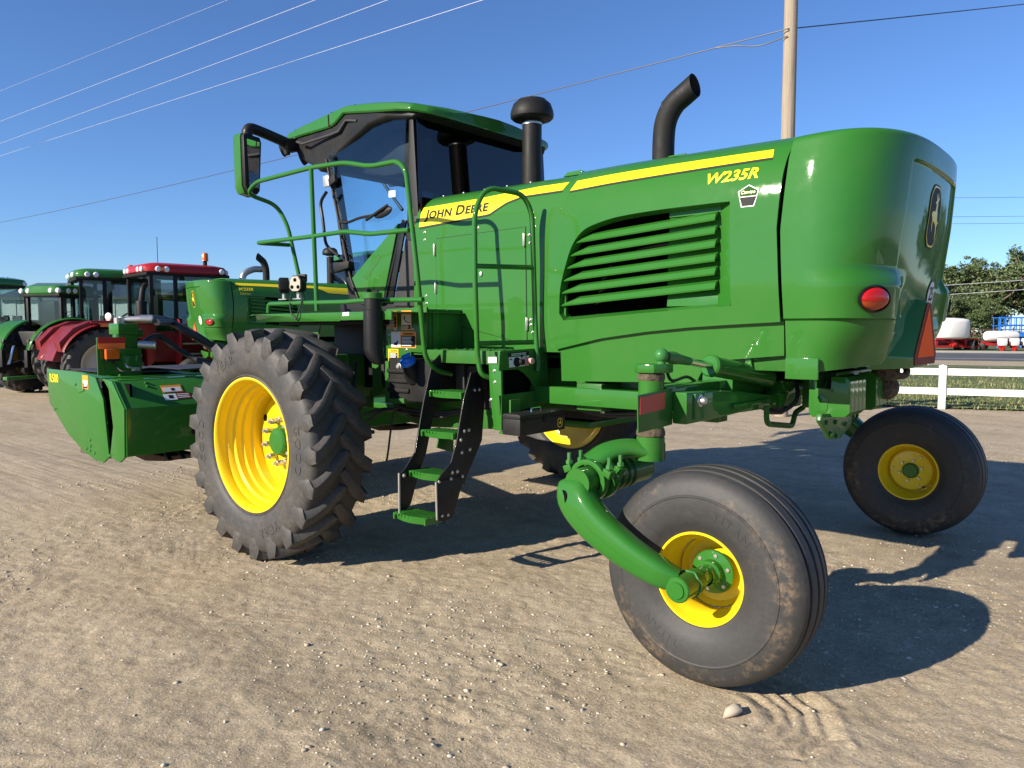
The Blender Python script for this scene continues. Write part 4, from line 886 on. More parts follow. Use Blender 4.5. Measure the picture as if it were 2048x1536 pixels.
def drive_wheel():
    rp = [(.475, -.190), (.486, -.198), (.491, -.207), (.486, -.214), (.475, -.215), (.465, -.207), (.460, -.190), (.452, -.165), (.454, -.140), (.442, -.128), (.437, -.09), (.418, -.075), (.416, -.030), (.402, -.016), (.400, .040), (.385, .055), (.384, .13), (.44, .16), (.462, .195), (.484, .205), (.488, .19)]
    mb = MB(); mb.lathe(rp, (0, 0, 0), (0, 1, 0), 72)
    mb.lathe([(.388, .125), (.36, .115), (.32, .095), (.28, .082), (.235, .076), (.16, .075), (.08, .075), (.0, .075)], (0, 0, 0), (0, 1, 0), 64)
    wh = mb.build('drive_wheel', M['yellow'], W, smooth=40)
    ty = link('tyre', tyre_me, M['rubber'], wh); lg = link('tread_lugs', lug_me, M['rubber'], wh)
    sy = lambda r: float(np.interp(r, [.53, .575, .635, .665], [.2285, .2365, .240, .2405]))+.0005
    for t_, ph in (('GOOD', .30), ('YEAR', -.92), ('GOOD', .30+math.pi), ('YEAR', -.92+math.pi)):
        ring_text(t_, .092, .600, ph, sy, .0022, 'tyre_lettering', M['rubber'], wh, bold=.005)
    P('hub', MB().lathe([(.120, -.024), (.118, -.045), (.108, -.055), (.102, -.085), (.088, -.098), (.05, -.104), (0, -.106)], (0, .10, 0), (0, 1, 0), 36), 'green', wh, smooth=30)
    for k in range(10):
        a = 2*math.pi*k/10+.2; p = Vector((.165*math.cos(a), .072, .165*math.sin(a)))
        P('lug_bolt', MB().cyl(p, p+Vector((0, -.055, 0)), .023, n=12).lathe([(.014, -.055), (.014, -.078), (.010, -.082), (0, -.082)], p, (0, 1, 0), 6), 'zinc', wh, smooth=30)
    P('painted_hand_hole', MB().lathe([(0, 0), (.024, 0), (.028, .004)], (.30*math.cos(2.6), .0835, .30*math.sin(2.6)), (.2*math.cos(2.6), -1, .2*math.sin(2.6)), 16), 'dark', wh)  # dark disc, the shade of a hole put into its colour
    return wh
dw = drive_wheel(); dw.location = (0, -1.94, .828)
dw2 = copy_tree(dw, W, skip=('tyre_lettering', 'painted_hand_hole')); dw2.location = (0, 1.94, .828); dw2.scale = (1, -1, 1)
# caster wheels: ribbed implement tyres
def caster_wheel():
    half = [(.218, .148), (.228, .168), (.240, .172), (.262, .190), (.30, .203), (.36, .211), (.392, .210), (.396, .2125), (.402, .2125), (.406, .208), (.45, .199), (.478, .182), (.4915, .168), (.497, .160)]
    tread_ = []
    for y0, y1 in ((.160, .124), (.104, .050), (.028, -.028)):
        cr = lambda y: .5215-.022*(y/.165)**2
        tread_ += [(cr(y0)-.003, y0), (cr(y0), y0-.004), (cr(y1), y1+.004), (cr(y1)-.003, y1)]
        if y1 > 0: tread_ += [(cr(y1)-.024, y1-.003), (cr(y1)-.024, y1-.018)]
    hp = half[:-1]+tread_[:-2]
    prof = [(r, -y) for r, y in hp]+[(r, y) for r, y in hp[::-1]]
    rim = [(.205, -.135), (.222, -.150), (.228, -.158), (.224, -.166), (.214, -.166), (.208, -.155), (.204, -.135), (.192, -.11), (.180, -.09), (.176, -.02), (.180, .05), (.192, .10), (.204, .135), (.208, .155), (.214, .166), (.224, .166), (.228, .158), (.222, .150), (.205, .135)]
    mb = MB(); mb.lathe(rim, (0, 0, 0), (0, 1, 0), 64)
    mb.lathe([(.178, .030), (.165, .045), (.155, .062), (.10, .070), (.05, .070), (.05, .058), (.10, .058), (.15, .050), (.160, .036), (.172, .02)], (0, 0, 0), (0, 1, 0), 56)
    wh = mb.build('caster_wheel', M['yellow'], W, smooth=40)
    MB().lathe(prof, (0, 0, 0), (0, 1, 0), 112).build('tyre', M['rubber2'], wh, smooth=28)
    sy = lambda r: float(np.interp(r, [.26, .30, .36, .40], [.190, .203, .211, .2095]))
    for t_, ph in (('TITAN', 1.32), ('TITAN', 1.32+math.pi)):
        ring_text(t_, .058 if t_ == 'TITAN' else .034, .315, ph, sy, .002, 'tyre_lettering', M['rubber2'], wh, bold=.004)
    P('hub', MB().lathe([(.048, -.10), (.05, -.06), (.062, -.05), (.065, -.01), (.105, .0), (.108, .014), (.06, .02), (.05, .06)], (0, 0, 0), (0, 1, 0), 28).lathe([(.062, .07), (.062, .085), (.05, .098), (0, .10)], (0, 0, 0), (0, 1, 0), 24), 'green', wh, smooth=30)
    for k in range(6):
        a = 2*math.pi*k/6+.3; p = Vector((.085*math.cos(a), .072, .085*math.sin(a)))
        P('wheel_bolt', MB().lathe([(0, .016), (.010, .015), (.012, .0)], p, (0, 1, 0), 6).lathe([(0, -.085), (.010, -.084), (.012, -.06)], p, (0, 1, 0), 6), 'zinc', wh)
    for k in range(3):
        a = 2*math.pi*k/3+1.0; p = Vector((.135*math.cos(a), .066, .135*math.sin(a))); P('rim_bolt', MB().lathe([(0, .012), (.008, .011), (.010, .0)], p, (0, 1, 0), 6), 'zinc', wh)
    P('valve_stem', MB().cyl((.16*math.cos(-.9), .05, .16*math.sin(-.9)), (.155*math.cos(-.9), .10, .155*math.sin(-.9)), .006, n=8), 'ink', wh)
    return wh
cw = caster_wheel(); cw.location = (3.385, -1.795, .512); cw.scale = (.972, .885, .972)
cw2 = copy_tree(cw, W, skip=('tyre_lettering',)); cw2.location = (3.455, 1.75, .515); cw2.scale = (1, -1, 1)
# ------------------------------------------------ rear axle
KX, KY = 3.015, -1.74
def both(fn):
    for sg in (-1, 1): fn(sg)
def rear_corner(sg):
    k = -sg          # local builder works for the left side (negative y); mirror by k
    def mir(mb):
        if sg > 0: mb.v = [(v[0], -v[1], v[2]) for v in mb.v]
        return mb
    Pm = lambda nm, mb, mat, par=W, **kw: P(nm, mir(mb), mat, par, **kw)
    kp = Pm('kingpin', MB().lathe([(.0, 1.06), (.070, 1.06), (.070, 1.115), (.064, 1.12), (.064, 1.42), (.058, 1.425), (.0, 1.425)], (KX, KY, 0), (0, 0, 1), 32), 'green', smooth=30)
    Pm('kingpin_dirt', MB().lathe([(.0655, 1.118), (.0725, 1.125), (.071, 1.145), (.0655, 1.16)], (KX, KY, 0), (0, 0, 1), 24), 'mud', kp); Pm('kingpin_dirt', MB().lathe([(.0645, 1.40), (.068, 1.41), (.066, 1.432), (.05, 1.436)], (KX, KY, 0), (0, 0, 1), 24), 'mud', kp)
    Pm('steering_knuckle', MB().prism([(KX-.07, KY-.05), (KX-.03, KY-.075), (KX+.05, KY-.065), (KX+.085, KY+.0), (KX+.085, KY+.07), (KX+.02, KY+.09), (KX-.05, KY+.06)], 'z', 1.437, 1.482), 'green', kp, bevel=.010)
    Pm('ball_joint', MB().ell((KX+.035, KY+.035, 1.523), (.036, .036, .038)).cyl((KX+.035, KY+.035, 1.48), (KX+.035, KY+.035, 1.50), .022), 'green_dirty', kp)
    # casting that carries the swing arm
    mb = MB(); path = spline([(KX, KY, 1.04), (KX-.09, KY-.06, 1.055), (KX-.17, KY-.14, 1.03), (KX-.225, KY-.20, .975)], 5)
    mb.tube(path, [lerp(.072, .095, i/(len(path)-1)) for i in range(len(path))], 16, sy=.62); mb.lathe([(.0, 1.0), (.074, 1.0), (.074, 1.085), (0, 1.085)], (KX, KY, 0), (0, 0, 1), 24)
    ca = Pm('arm_casting', mb, 'green', smooth=45)
    px_, pz_ = 2.84, .915
    Pm('suspension_tube', MB().cyl((px_, -2.02, pz_), (px_, -1.52, pz_), .075, n=24), 'green2', ca)
    mb = MB()
    for k_ in range(4): mb.lathe([(.076, 0), (.084, .004), (.084, .02), (.076, .024)], (px_, -1.88+k_*.055, pz_), (0, 1, 0), 24)
    Pm('tube_rib', mb, 'green2', ca)
    for yy in (-2.03, -1.93):
        mb = MB(); mb.lathe([(.080, -.02), (.105, -.02), (.105, .02), (.080, .02), (.080, -.02)], (px_, yy, pz_), (0, 1, 0), 28)
        for s_ in (-1, 1): mb.box((px_+s_*.115, yy, pz_+.05), (.045, .05, .035), yrot(.4*s_)); mb.cyl((px_+s_*.118, yy, pz_+.02), (px_+s_*.118, yy, pz_+.12), .010, n=8)
        Pm('clamp_ring', mb, 'green', ca, bevel=.004)
        for s_ in (-1, 1): Pm('clamp_bolt', MB().cyl((px_+s_*.118, yy, pz_+.07), (px_+s_*.118, yy, pz_+.088), .018, n=6).cyl((px_+s_*.118, yy, pz_+.088), (px_+s_*.118, yy, pz_+.125), .010, n=8), 'green_dirty', ca)
    # swing arm outboard of the wheel, down to the spindle
    wx, wz = (3.385, .515)
    ap = spline([(px_-.035, -2.07, pz_+.005), (px_-.02, -2.10, pz_-.075), (px_+.09, -2.12, pz_-.175), (px_+.27, -2.125, pz_-.275), (px_+.43, -2.11, pz_-.345), (wx-.03, -2.085, wz+.025)], 6)
    nr = len(ap); mb = MB(); rows = []
    for i, p in enumerate(ap):
        t = (ap[min(nr-1, i+1)]-ap[max(0, i-1)]).normalized(); u = Vector((0, -1, 0)); u = (u-t*u.dot(t)).normalized(); w = t.cross(u)
        f = i/(nr-1); a_, b_ = interp(f, [(0, .056), (.06, .084), (.2, .096), (.5, .080), (.85, .060), (1, .048)]), interp(f, [(0, .05), (.08, .072), (.3, .075), (.8, .062), (1, .05)])
        rows.append([p+w*a_*math.copysign(abs(math.cos(q))**.62, math.cos(q))+u*b_*math.copysign(abs(math.sin(q))**.62, math.sin(q)) for q in [2*math.pi*j/24 for j in range(24)]])
    mb.grid(rows, cu=True); mb.f.append(tuple(range(24))); mb.f.append(tuple((nr-1)*24+j for j in range(24)))
    arm = Pm('swing_arm', mb, 'green', smooth=45)
    Pm('arm_pivot_boss', MB().cyl((px_, -2.13, pz_), (px_, -2.02, pz_), .070, n=24), 'green', arm)
    Pm('painted_arm_hole', MB().lathe([(0, .002), (.034, .002), (.042, -.006)], (px_-.062, -2.163, pz_-.07), (-.35, -1, .1), 18), 'dark', arm)  # no opening here: a dark disc paints the shaded hole
    Pm('spindle_boss', MB().lathe([(0, -2.155), (.036, -2.155), (.038, -2.148), (.054, -2.146), (.058, -2.14), (.058, -1.97), (.045, -1.985), (.040, -1.83)], (wx, 0, wz), (0, 1, 0), 28), 'green', arm, smooth=30)
    Pm('weld_bead', MB().tube([Vector((wx+.0585*math.cos(a), -2.035+.006*math.sin(7*a), wz+.0585*math.sin(a))) for a in np.linspace(0, 2*math.pi, 40)[:-1]], .0065, 6, closed=True), 'green_dirty', arm)
    Pm('casting_seam', MB().tube([p+Vector((0, -interp(i/(nr-1), [(0, .05), (.08, .072), (.3, .075), (.8, .062), (1, .05)])+.0015, 0)) for i, p in enumerate(ap)][3:-2], .0028, 5), 'green', arm)
    for t_ in (.45, .62): Pm('arm_boss', MB().lathe([(0, .008), (.011, .007), (.014, 0)], ap[int(t_*nr)]+Vector((0, 0, interp(t_, [(0, .056), (.5, .080), (.85, .060)])*.93)), (0, -.3, 1), 10), 'green_dirty', arm)
    # axle: box beam, sliding end, bracket with reflector
    Pm('axle_end', MB().bb(2.955, 3.07, -1.69, -.80, 1.235, 1.365), 'green', bevel=.006)
    pl = Pm('reflector_plate', MB().slab([(3.085, -2.0, 1.345), (3.085, -1.66, 1.36), (3.085, -1.66, 1.175), (3.085, -1.99, 1.165)], (.008, 0, 0)), 'green2', bevel=.004)
    Pm('reflector', MB().slab([(3.0945, -1.985, 1.335), (3.0945, -1.745, 1.345), (3.0945, -1.745, 1.262), (3.0945, -1.985, 1.252)], (.003, 0, 0)), 'reflector', pl)
    mb = MB(); rows = []
    for y, z0, z1, x0, x1 in ((-1.66, 1.18, 1.34, 3.09, 3.17), (-1.40, 1.185, 1.335, 3.09, 3.19), (-1.1, 1.195, 1.315, 3.10, 3.20), (-.75, 1.19, 1.275, 3.12, 3.21), (-.55, 1.185, 1.265, 3.13, 3.22)):
        rows.append([Vector((x0, y, z0)), Vector((x1, y, z0)), Vector((x1, y, z1)), Vector((x0, y, z1))])
    mb.grid(rows, cu=True); mb.f += [(0, 1, 2, 3), (16, 17, 18, 19)]
    la = Pm('axle_arm', mb, 'green', bevel=.010)
    Pm('arm_rib', MB().bb(3.185, 3.222, -1.2, -.72, 1.225, 1.252), 'green', la, bevel=.004)
    Pm('arm_rib', MB().bb(3.155, 3.187, -1.60, -1.50, 1.20, 1.33), 'green2', la, bevel=.004)
    Pm('arm_bolt', MB().lathe([(0, .03), (.016, .03), (.020, .022), (.020, .006), (.032, .004), (.034, 0)], (3.187, -1.545, 1.293), (1, 0, 0), 12), 'zinc', la)
    Pm('ball_end', MB().lathe([(0, 1.165), (.03, 1.165), (.06, 1.18), (.068, 1.20), (.068, 1.27), (.055, 1.285), (0, 1.285)], (3.175, -.52, 0), (0, 0, 1), 24), 'green', la, smooth=35)
    Pm('ball_dirt', MB().lathe([(0, 1.135), (.045, 1.14), (.062, 1.155), (.070, 1.178), (.069, 1.19)], (3.175, -.52, 0), (0, 0, 1), 16), 'mud', la)
    # steering cylinder
    A = Vector((KX+.035, KY+.035, 1.523)); B = Vector((3.20, -.50, 1.345)); q = lambda t: A.lerp(B, t)
    cy_ = Pm('steering_cylinder', MB().cyl(q(.36), q(.87), .055, n=28), 'green', smooth=30)
    Pm('rod_eye', MB().tube([q(.035), q(.08), q(.13), q(.2)], [.026, .034, .026, .022], 14), 'green_dirty', cy_)
    Pm('rod', MB().cyl(q(.18), q(.37), .0205, n=20), 'chrome', cy_, smooth=30)
    Pm('gland', MB().tube([q(.352), q(.36), q(.375), q(.38)], [.052, .062, .062, .058], 24), 'green', cy_, smooth=30)
    dB = (B-A).normalized()
    Pm('clevis', MB().lathe([(0, -.06), (.066, -.06), (.072, -.05), (.072, .05), (.066, .06), (0, .06)], B, (1, -.25, .05), 28).tube([B+Vector((0, .01, -.03)), B+Vector((-.015, -.01, -.09))], [.05, .06], 14), 'green', cy_, smooth=30)
    Pm('clevis_pin', MB().lathe([(0, .0605), (.028, .0605), (.034, .062), (.034, .066), (.028, .066), (.026, .052), (0, .05)], B, (1, -.25, .05), 24), 'green_dirty', cy_)
    Pm('rod', MB().cyl(B+dB*.05, B+dB*.30, .026, n=20), 'chrome', cy_, smooth=30)
    Pm('fitting', MB().cyl(q(.86)+Vector((0, 0, .05)), q(.86)+Vector((0, 0, .12)), .014, n=8).cyl(q(.86)+Vector((-.01, -.02, .105)), q(.86)+Vector((.02, .08, .09)), .016, n=8), 'zinc', cy_)
    Pm('hose', MB().tube(spline([q(.86)+Vector((.02, .08, .09)), q(.90)+Vector((.03, .12, .085)), q(.96)+Vector((.0, .2, .12))], 5), .013, 8), 'hose', cy_)
both(rear_corner)
P('axle_housing', MB().bb(2.915, 3.105, -.98, .98, 1.20, 1.395), 'green', bevel=.012)
P('rear_frame', MB().bb(3.30, 3.50, -.42, .42, 1.18, 1.40), 'green2', bevel=.010)
for sg in (-1, 1): P('frame_side', MB().bb(2.9, 3.40, sg*.87-.03, sg*.87+.03, 1.42, 1.60), 'green2', bevel=.01)
for x in (3.06, 3.17): P('frame_rib', MB().prism([(x-.03, 1.40), (x+.03, 1.40), (x+.008, 1.53), (x-.008, 1.53)], 'y', -.925, -.90), 'green', bevel=.004)
bolt(S(1498, 735, Y=-.91), (0, -1, 0), r=.02, h=.02)
tow = fillet([S(1533, 812, X=3.24), S(1533, 848, X=3.24), S(1585, 852, X=3.24), S(1590, 825, X=3.24), S(1606, 815, X=3.24)], .05, 5)
P('tow_loop', MB().tube(tow, .017, 8), 'green2')
P('pivot_plate', MB().slab([S(u, v, X=3.55) for u, v in [(1644, 828), (1706, 826), (1703, 850), (1682, 876), (1662, 879), (1652, 858), (1642, 842)]], (-.03, 0, 0)), 'green2', bevel=.004)
for u, v in [(1654, 845), (1672, 844), (1692, 848), (1662, 868), (1674, 872)]: bolt(S(u, v, X=3.555), (1, 0, 0), r=.014, h=.010, mat='green2')
P('hitch_casting', MB().ell((3.66, .06, 1.29), (.07, .08, .075)).box((3.66, .02, 1.40), (.12, .20, .12)).tube(spline([(3.66, -.10, 1.43), (3.72, -.06, 1.385), (3.76, .02, 1.37), (3.76, .10, 1.40), (3.72, .14, 1.45)], 5), .022, 8), 'mud', bevel=.01)
# green strip under the tail, battens on the lower cowl
P('tail_batten', MB().bb(3.40, 3.575, -.975, -.955, 1.385, 1.50), 'green', bevel=.004)
# hydraulic lines and wiring loom along the frame
def line(pts, r=.011, mat='hose', nm='hydraulic_hose'): return P(nm, MB().tube(spline(pts, 6), r, 8), mat)
for k in range(4):
    o_ = Vector((0, .03*k, -.018*(k % 2)))
    line([Vector(p)+o_ for p in ((1.75, -.86, 1.16), (2.1, -.84, 1.10), (2.5, -.85, 1.13), (2.85, -.80, 1.17), (3.12, -.62, 1.22))], .012)
line([(3.10, -.66, 1.20), (3.22, -.56, 1.16), (3.30, -.50, 1.24), (3.25, -.46, 1.36), (3.14, -.60, 1.42)], .013); line([(3.05, -.55, 1.40), (3.16, -.50, 1.45), (3.28, -.44, 1.42), (3.36, -.38, 1.34)], .012)
line([(2.93, -1.10, 1.36), (2.98, -1.3, 1.395), (3.0, -1.5, 1.385), (3.03, -1.62, 1.45)], .009)
for k in range(3): line([(.35, -1.16+.04*k, 1.25), (.55, -1.22+.04*k, 1.08-.03*k), (.85, -1.12, 1.04-.02*k), (1.15, -1.02, 1.08), (1.5, -.98, 1.12)], .012)
line([(.15, -1.30, 1.40), (.22, -1.40, 1.15), (.20, -1.46, .95), (.10, -1.52, .86)], .016); line([(.05, -1.30, 1.40), (.14, -1.44, 1.12), (.12, -1.50, .95), (.02, -1.54, .90)], .016)
for x in (2.15, 2.55, 2.85): P('hose_clamp', MB().box((x, -.80, 1.125), (.03, .13, .05)), 'zinc', bevel=.004)
P('drive_guard', MB().slab([(.25, -1.02, 1.30), (1.7, -1.0, 1.18), (1.7, -1.0, .96), (.6, -1.02, .90), (.25, -1.02, 1.0)], (0, .02, 0)), 'green2', bevel=.006)
# ------------------------------------------------ suitcase weights: hang on the rear frame, each a thing of its own
wo = [(x-.07, z-.01) for x, z in [(3.50, 1.40), (3.54, 1.40), (3.54, 1.33), (3.62, 1.33), (3.62, 1.40), (3.70, 1.40), (3.725, 1.375), (3.725, 1.20), (3.70, 1.175), (3.52, 1.165), (3.50, 1.19)]]
wlab = ['outermost', 'second', 'third', 'fourth', 'fifth', 'sixth', 'seventh']
for i, y in enumerate((-.64, -.565, -.49, -.415, -.13, -.05, .02)):
    mb = MB(); mb.prism(wo, 'y', y-.036, y+.036)
    mb.prism([(3.475, 1.19), (3.53, 1.185), (3.54, 1.26), (3.50, 1.29), (3.475, 1.27)], 'y', y-.040, y-.036)
    wt = mb.build('suitcase_weight', M['green'], None, bevel=.014, seg=3)
    tag(wt, 'green cast suitcase weight under the windrower tail, %s from the near side' % wlab[i], 'weight', 'suitcase weights under the tail')
# ------------------------------------------------ toolbox, standing on its bracket beside the ladder
Y0 = -1.45; tX1, tX0 = S(1040, 850, Y=Y0).x, S(1005, 845, Y=Y0).x; Y1 = S(1130, 840, X=tX1).y; tz0 = S(1040, 873, Y=Y0).z; tz1 = S(1040, 830, Y=Y0).z
tb_loc = Vector((tX0, Y0, tz0)); LW, LL, LH = tX1-tX0, Y1-Y0, tz1-tz0
TB = thing('toolbox', 'long black metal toolbox with carry handle hanging low beside the ladder', 'toolbox', tb_loc)
body = MB().bb(0, LW, 0, LL, 0, LH*.76).build('body', M['satin'], TB, bevel=.004)
MB().prism([(-.002, LH*.78), (-.002, LH*.94), (.012, LH), (LW-.012, LH), (LW+.002, LH*.94), (LW+.002, LH*.78)], 'y', -.002, LL+.002).build('lid', M['satin'], TB, bevel=.003)
MB().bb(.003, LW-.003, .003, LL-.003, LH*.7, LH*.9).build('seam', M['ink'], TB)
MB().tube(fillet([(LW*.5, LL*.42, LH), (LW*.5, LL*.43, LH+.022), (LW*.5, LL*.63, LH+.022), (LW*.5, LL*.64, LH)], .02), .006, 8).build('handle', M['chrome'], TB)
MB().bb(LW, LW+.008, LL*.5, LL*.5+.03, LH*.5, LH*.9).build('hasp', M['ink'], TB, bevel=.003)
def tbm(off): return lambda u, v, w=0: Vector((LW+off, LL*.88+u, LH*.36+v))
poly_decal('badge', [(u*.22, v*.17) for u, v in shield(.125, .178)], tbm(.001), 'decal_yellow', TB); poly_decal('badge_field', [(u*.22, v*.17) for u, v in shield(.104, .150)], tbm(.002), 'ink', TB)
poly_decal('badge_stag', [(u*.22, v*.17) for u, v in STAG], tbm(.003), 'decal_yellow', TB)
P('toolbox_shelf', MB().bb(tX0-.12, tX0+.04, Y0+.1, Y1-.1, tz0-.016, tz0-.002).bb(tX0-.03, tX0-.016, Y0+.1, Y0+.2, tz0, 1.2), 'green2', bevel=.003)
# ================================================================== rotary header in front of the windrower
H = thing('hay_header', 'wide green hay header with angled end shield, carried in front of the windrower', 'header', (-2.3, 0, .5))
hl = Vector((-2.3, 0, .5))
def HP(name, mb, mat, parent=H, **k):
    mb.v = [tuple(Vector(v)-hl) for v in mb.v]; return mb.build(name, M[mat], parent, **k)
HY = 2.35
e1 = [(p.x, p.z) for p in (S(u, v, Y=-HY) for u, v in [(98, 737), (169, 745), (195, 755), (211, 799), (223, 913), (211, 925), (195, 919), (171, 901), (140, 866), (103, 804)])]
e2 = [(p.x, p.z) for p in (S(u, v, Y=-HY) for u, v in [(210, 757), (228, 762), (253, 818), (254, 915), (244, 925), (225, 913), (231, 853), (222, 778)])]
for sg in (-1, 1):
    HP('end_sheet', MB().prism(e1, 'y', sg*HY-.02, sg*HY+.0), 'green', bevel=.004)
    HP('end_cap', MB().prism(e2, 'y', sg*HY-.02 if sg < 0 else sg*HY-.0, sg*HY+.0 if sg < 0 else sg*HY+.02), 'green', bevel=.004)
    HP('end_liner', MB().prism([(e1[2][0]-.1, 1.2), (-1.6, 1.2), (-1.56, .62), (-2.0, .56)], 'y', sg*(HY-.08)-.01, sg*(HY-.08)+.01), 'dark')
dl = S(103, 804, Y=-HY)
HP('end_sheet_rim', MB().tube([(e1[9][0], -HY-.004, e1[9][1]), (e1[8][0], -HY-.004, e1[8][1]), (e1[7][0], -HY-.004, e1[7][1]), (e1[6][0], -HY-.004, e1[6][1])], .012, 6), 'green_dirty')
HP('fold_line', MB().tube([S(120, 838, Y=-HY-.003), S(216, 846, Y=-HY-.003)], .006, 6), 'green')
HP('skid_plate', MB().slab([S(u, v, Y=-HY-.004) for u, v in [(170, 895), (192, 903), (196, 918), (176, 908)]], (0, .006, 0)), 'green2', bevel=.002)
# rear shield: slanted upper sheet, upright lower sheet, top deck
zt_, zm_, zb_ = 1.225, 1.004, .605; xt_, xm_ = -1.723, -1.506
HP('upper_shield', MB().slab([(xt_, -HY+.005, zt_), (xt_, HY, zt_), (xm_, HY, zm_), (xm_, -HY+.005, zm_)], (-.008, 0, -.006)), 'green', bevel=.002)
HP('lower_shield', MB().slab([(xm_, -HY+.005, zm_-.001), (xm_, HY, zm_-.001), (xm_-.01, HY, zb_), (xm_-.01, -HY+.005, zb_)], (-.008, 0, 0)), 'green', bevel=.002)
HP('shield_edge', MB().tube([(xt_, -HY-.001, zt_), (xm_, -HY-.001, zm_), (xm_-.012, -HY-.001, zb_)], .006, 6), 'green')
HP('top_deck', MB().bb(-2.05, xt_, -HY+.03, HY, zt_-.012, zt_+.004).prism([(-3.1, 1.262), (-2.05, 1.236), (-2.05, 1.222), (-3.1, 1.25)], 'y', -HY+.03, HY), 'green', bevel=.003)
for k in range(6): HP('curtain_panel', MB().slab([(-3.05+.0, -2.2+k*.75, 1.275), (-2.2, -2.2+k*.75, 1.262), (-2.15, -2.2+k*.75+.35, 1.30), (-2.2, -1.5+k*.75, 1.262), (-3.05, -1.5+k*.75, 1.275)], (0, 0, .006)), 'grey')
HP('deck_slot', MB().bb(-1.84, -1.80, -2.0, -1.86, zt_+.0045, zt_+.008).bb(-1.80, -1.78, -1.70, -1.6, zt_+.0045, zt_+.01), 'ink')
HP('cutterbar', MB().bb(-2.75, -2.2, -2.25, 2.25, .50, .56), 'mud', bevel=.01)
for k in range(6): HP('skid_shoe', MB().prism([(-2.5, .47), (-2.2, .44), (-1.8, .48), (-1.8, .52), (-2.5, .52)], 'y', -1.75+k*.7-.15, -1.75+k*.7+.15), 'mud', bevel=.006)
for k in range(8): HP('swath_slat', MB().slab([(-1.9, -1.9+k*.12, .60), (-1.9, -1.86+k*.12, .60), (-1.56, -1.95+k*.12, .52), (-1.56, -1.99+k*.12, .52)], (0, 0, .01)), 'grey')
HP('conditioner', MB().bb(-2.6, -1.78, -2.2, 2.2, .58, 1.02), 'dark')
# 'R500' and labels on the end sheet
V, Fc, w_ = glyphs('R500', .10, bold=.018); p0, p1 = S(105, 763, Y=-HY), S(122, 764, Y=-HY); k = (p1.x-p0.x)/w_
mapped(V, Fc, lambda x, y, z: Vector((p0.x+x*k, -HY-.0225, p0.z+y*1.1))-hl, 'model_number', M['decal_yellow'], H)
def hquad(u0, v0, u1, v1, mat, off, nm='header_label'):
    a, b = S(u0, v1, Y=-HY), S(u1, v0, Y=-HY); HP(nm, MB().slab([(a.x, -HY-off, a.z), (b.x, -HY-off, a.z), (b.x, -HY-off, b.z), (a.x, -HY-off, b.z)], (0, .001, 0)), mat, smooth=0)
hquad(170.5, 751, 181, 777, 'warn', .0225); hquad(171.5, 761, 180, 768, 'white', .0235); hquad(171.5, 769, 180, 775.5, 'ink', .0235); hquad(172.3, 770, 179, 772, 'white', .0245, 'label_print')
HP('end_latch', MB().cyl(S(167, 766, Y=-HY-.022), S(168, 780, Y=-HY-.022), .008, n=8).cyl(S(168, 781, Y=-HY-.022), S(158, 784, Y=-HY-.022), .006, n=8), 'green_dirty')
for u, v in [(151, 769), (110, 818), (180, 880), (181, 892), (173, 897), (180, 901), (189, 906), (220, 911)]:
    p = S(u, v, Y=-HY-.022); mb = MB().lathe([(0, .008), (.010, .006), (.014, 0)], p, (0, -1, 0), 8); HP('bolt', mb, 'green_dirty')
# labels on the slanted shield
sn = Vector((zt_-zm_, 0, xm_-xt_)).normalized()
def slant(y0, y1, t0, t1, mat, off, nm='shield_label'):
    A = lambda y, t: Vector((lerp(xt_, xm_, t), y, lerp(zt_, zm_, t)))+sn*off
    HP(nm, MB().slab([A(y0, t0), A(y1, t0), A(y1, t1), A(y0, t1)], -sn*.001), mat, smooth=0)
ly = S(350, 785, X=-1.6).y
slant(ly-.10, ly+.08, .26, .52, 'warn', .003); slant(ly-.09, ly+.07, .34, .50, 'white', .004); slant(ly-.02, ly+.01, .38, .47, 'ink', .005)
slant(ly-.11, ly+.0, .58, .80, 'white', .003); slant(ly+.0, ly+.13, .56, .78, 'smv_dark', .003); slant(ly-.07, ly-.03, .63, .75, 'ink', .004)
for k in range(3): slant(ly+.012, ly+.115, .60+k*.06, .625+k*.06, 'white', .004, 'label_print')
for t, y in ((.12, -2.1), (.25, -2.1), (.62, -1.62)):
    p = Vector((lerp(xt_, xm_, t), y, lerp(zt_, zm_, t))); HP('bolt', MB().lathe([(0, .010), (.010, .008), (.013, 0)], p, sn, 8), 'green_dirty')
HP('shield_bolts', MB().lathe([(0, .02), (.02, .016), (.026, 0)], (xm_+.0, -1.78, .82), (1, 0, 0), 10).lathe([(0, .02), (.02, .016), (.026, 0)], (xm_+.0, -1.78, .76), (1, 0, 0), 10), 'ink')
# drive tower with hydraulic motor, hoses, reflector plate and amber lamp
tx, ty_ = -2.25, -2.02
HP('drive_motor', MB().box((tx, ty_, 1.36), (.20, .20, .26)).box((tx, ty_, 1.54), (.15, .16, .16)).box((tx, ty_-.01, 1.66), (.20, .18, .10)).cyl((tx, ty_, 1.3), (tx, ty_, 1.42), .12, n=20).cyl((tx+.05, ty_-.08, 1.5), (tx+.05, ty_-.08, 1.62), .04, n=12).cyl((tx, ty_+.09, 1.62), (tx, ty_+.15, 1.62), .04, n=12), 'green', bevel=.010)
br = HP('lamp_post', MB().slab([S(193, 675, X=-1.95), S(197, 675, X=-1.95), S(212, 752, X=-1.95), S(196, 750, X=-1.95)], (-.012, 0, 0)).slab([S(196, 697, X=-1.96), S(240, 697, X=-1.96), S(250, 748, X=-1.96), S(206, 750, X=-1.96)], (-.014, 0, 0)), 'green', bevel=.003)
HP('reflector_board', MB().slab([S(195, 675, X=-1.945), S(250, 675, X=-1.945), S(250, 697, X=-1.945), S(197, 698, X=-1.945)], (-.008, 0, 0)), 'orange', br)
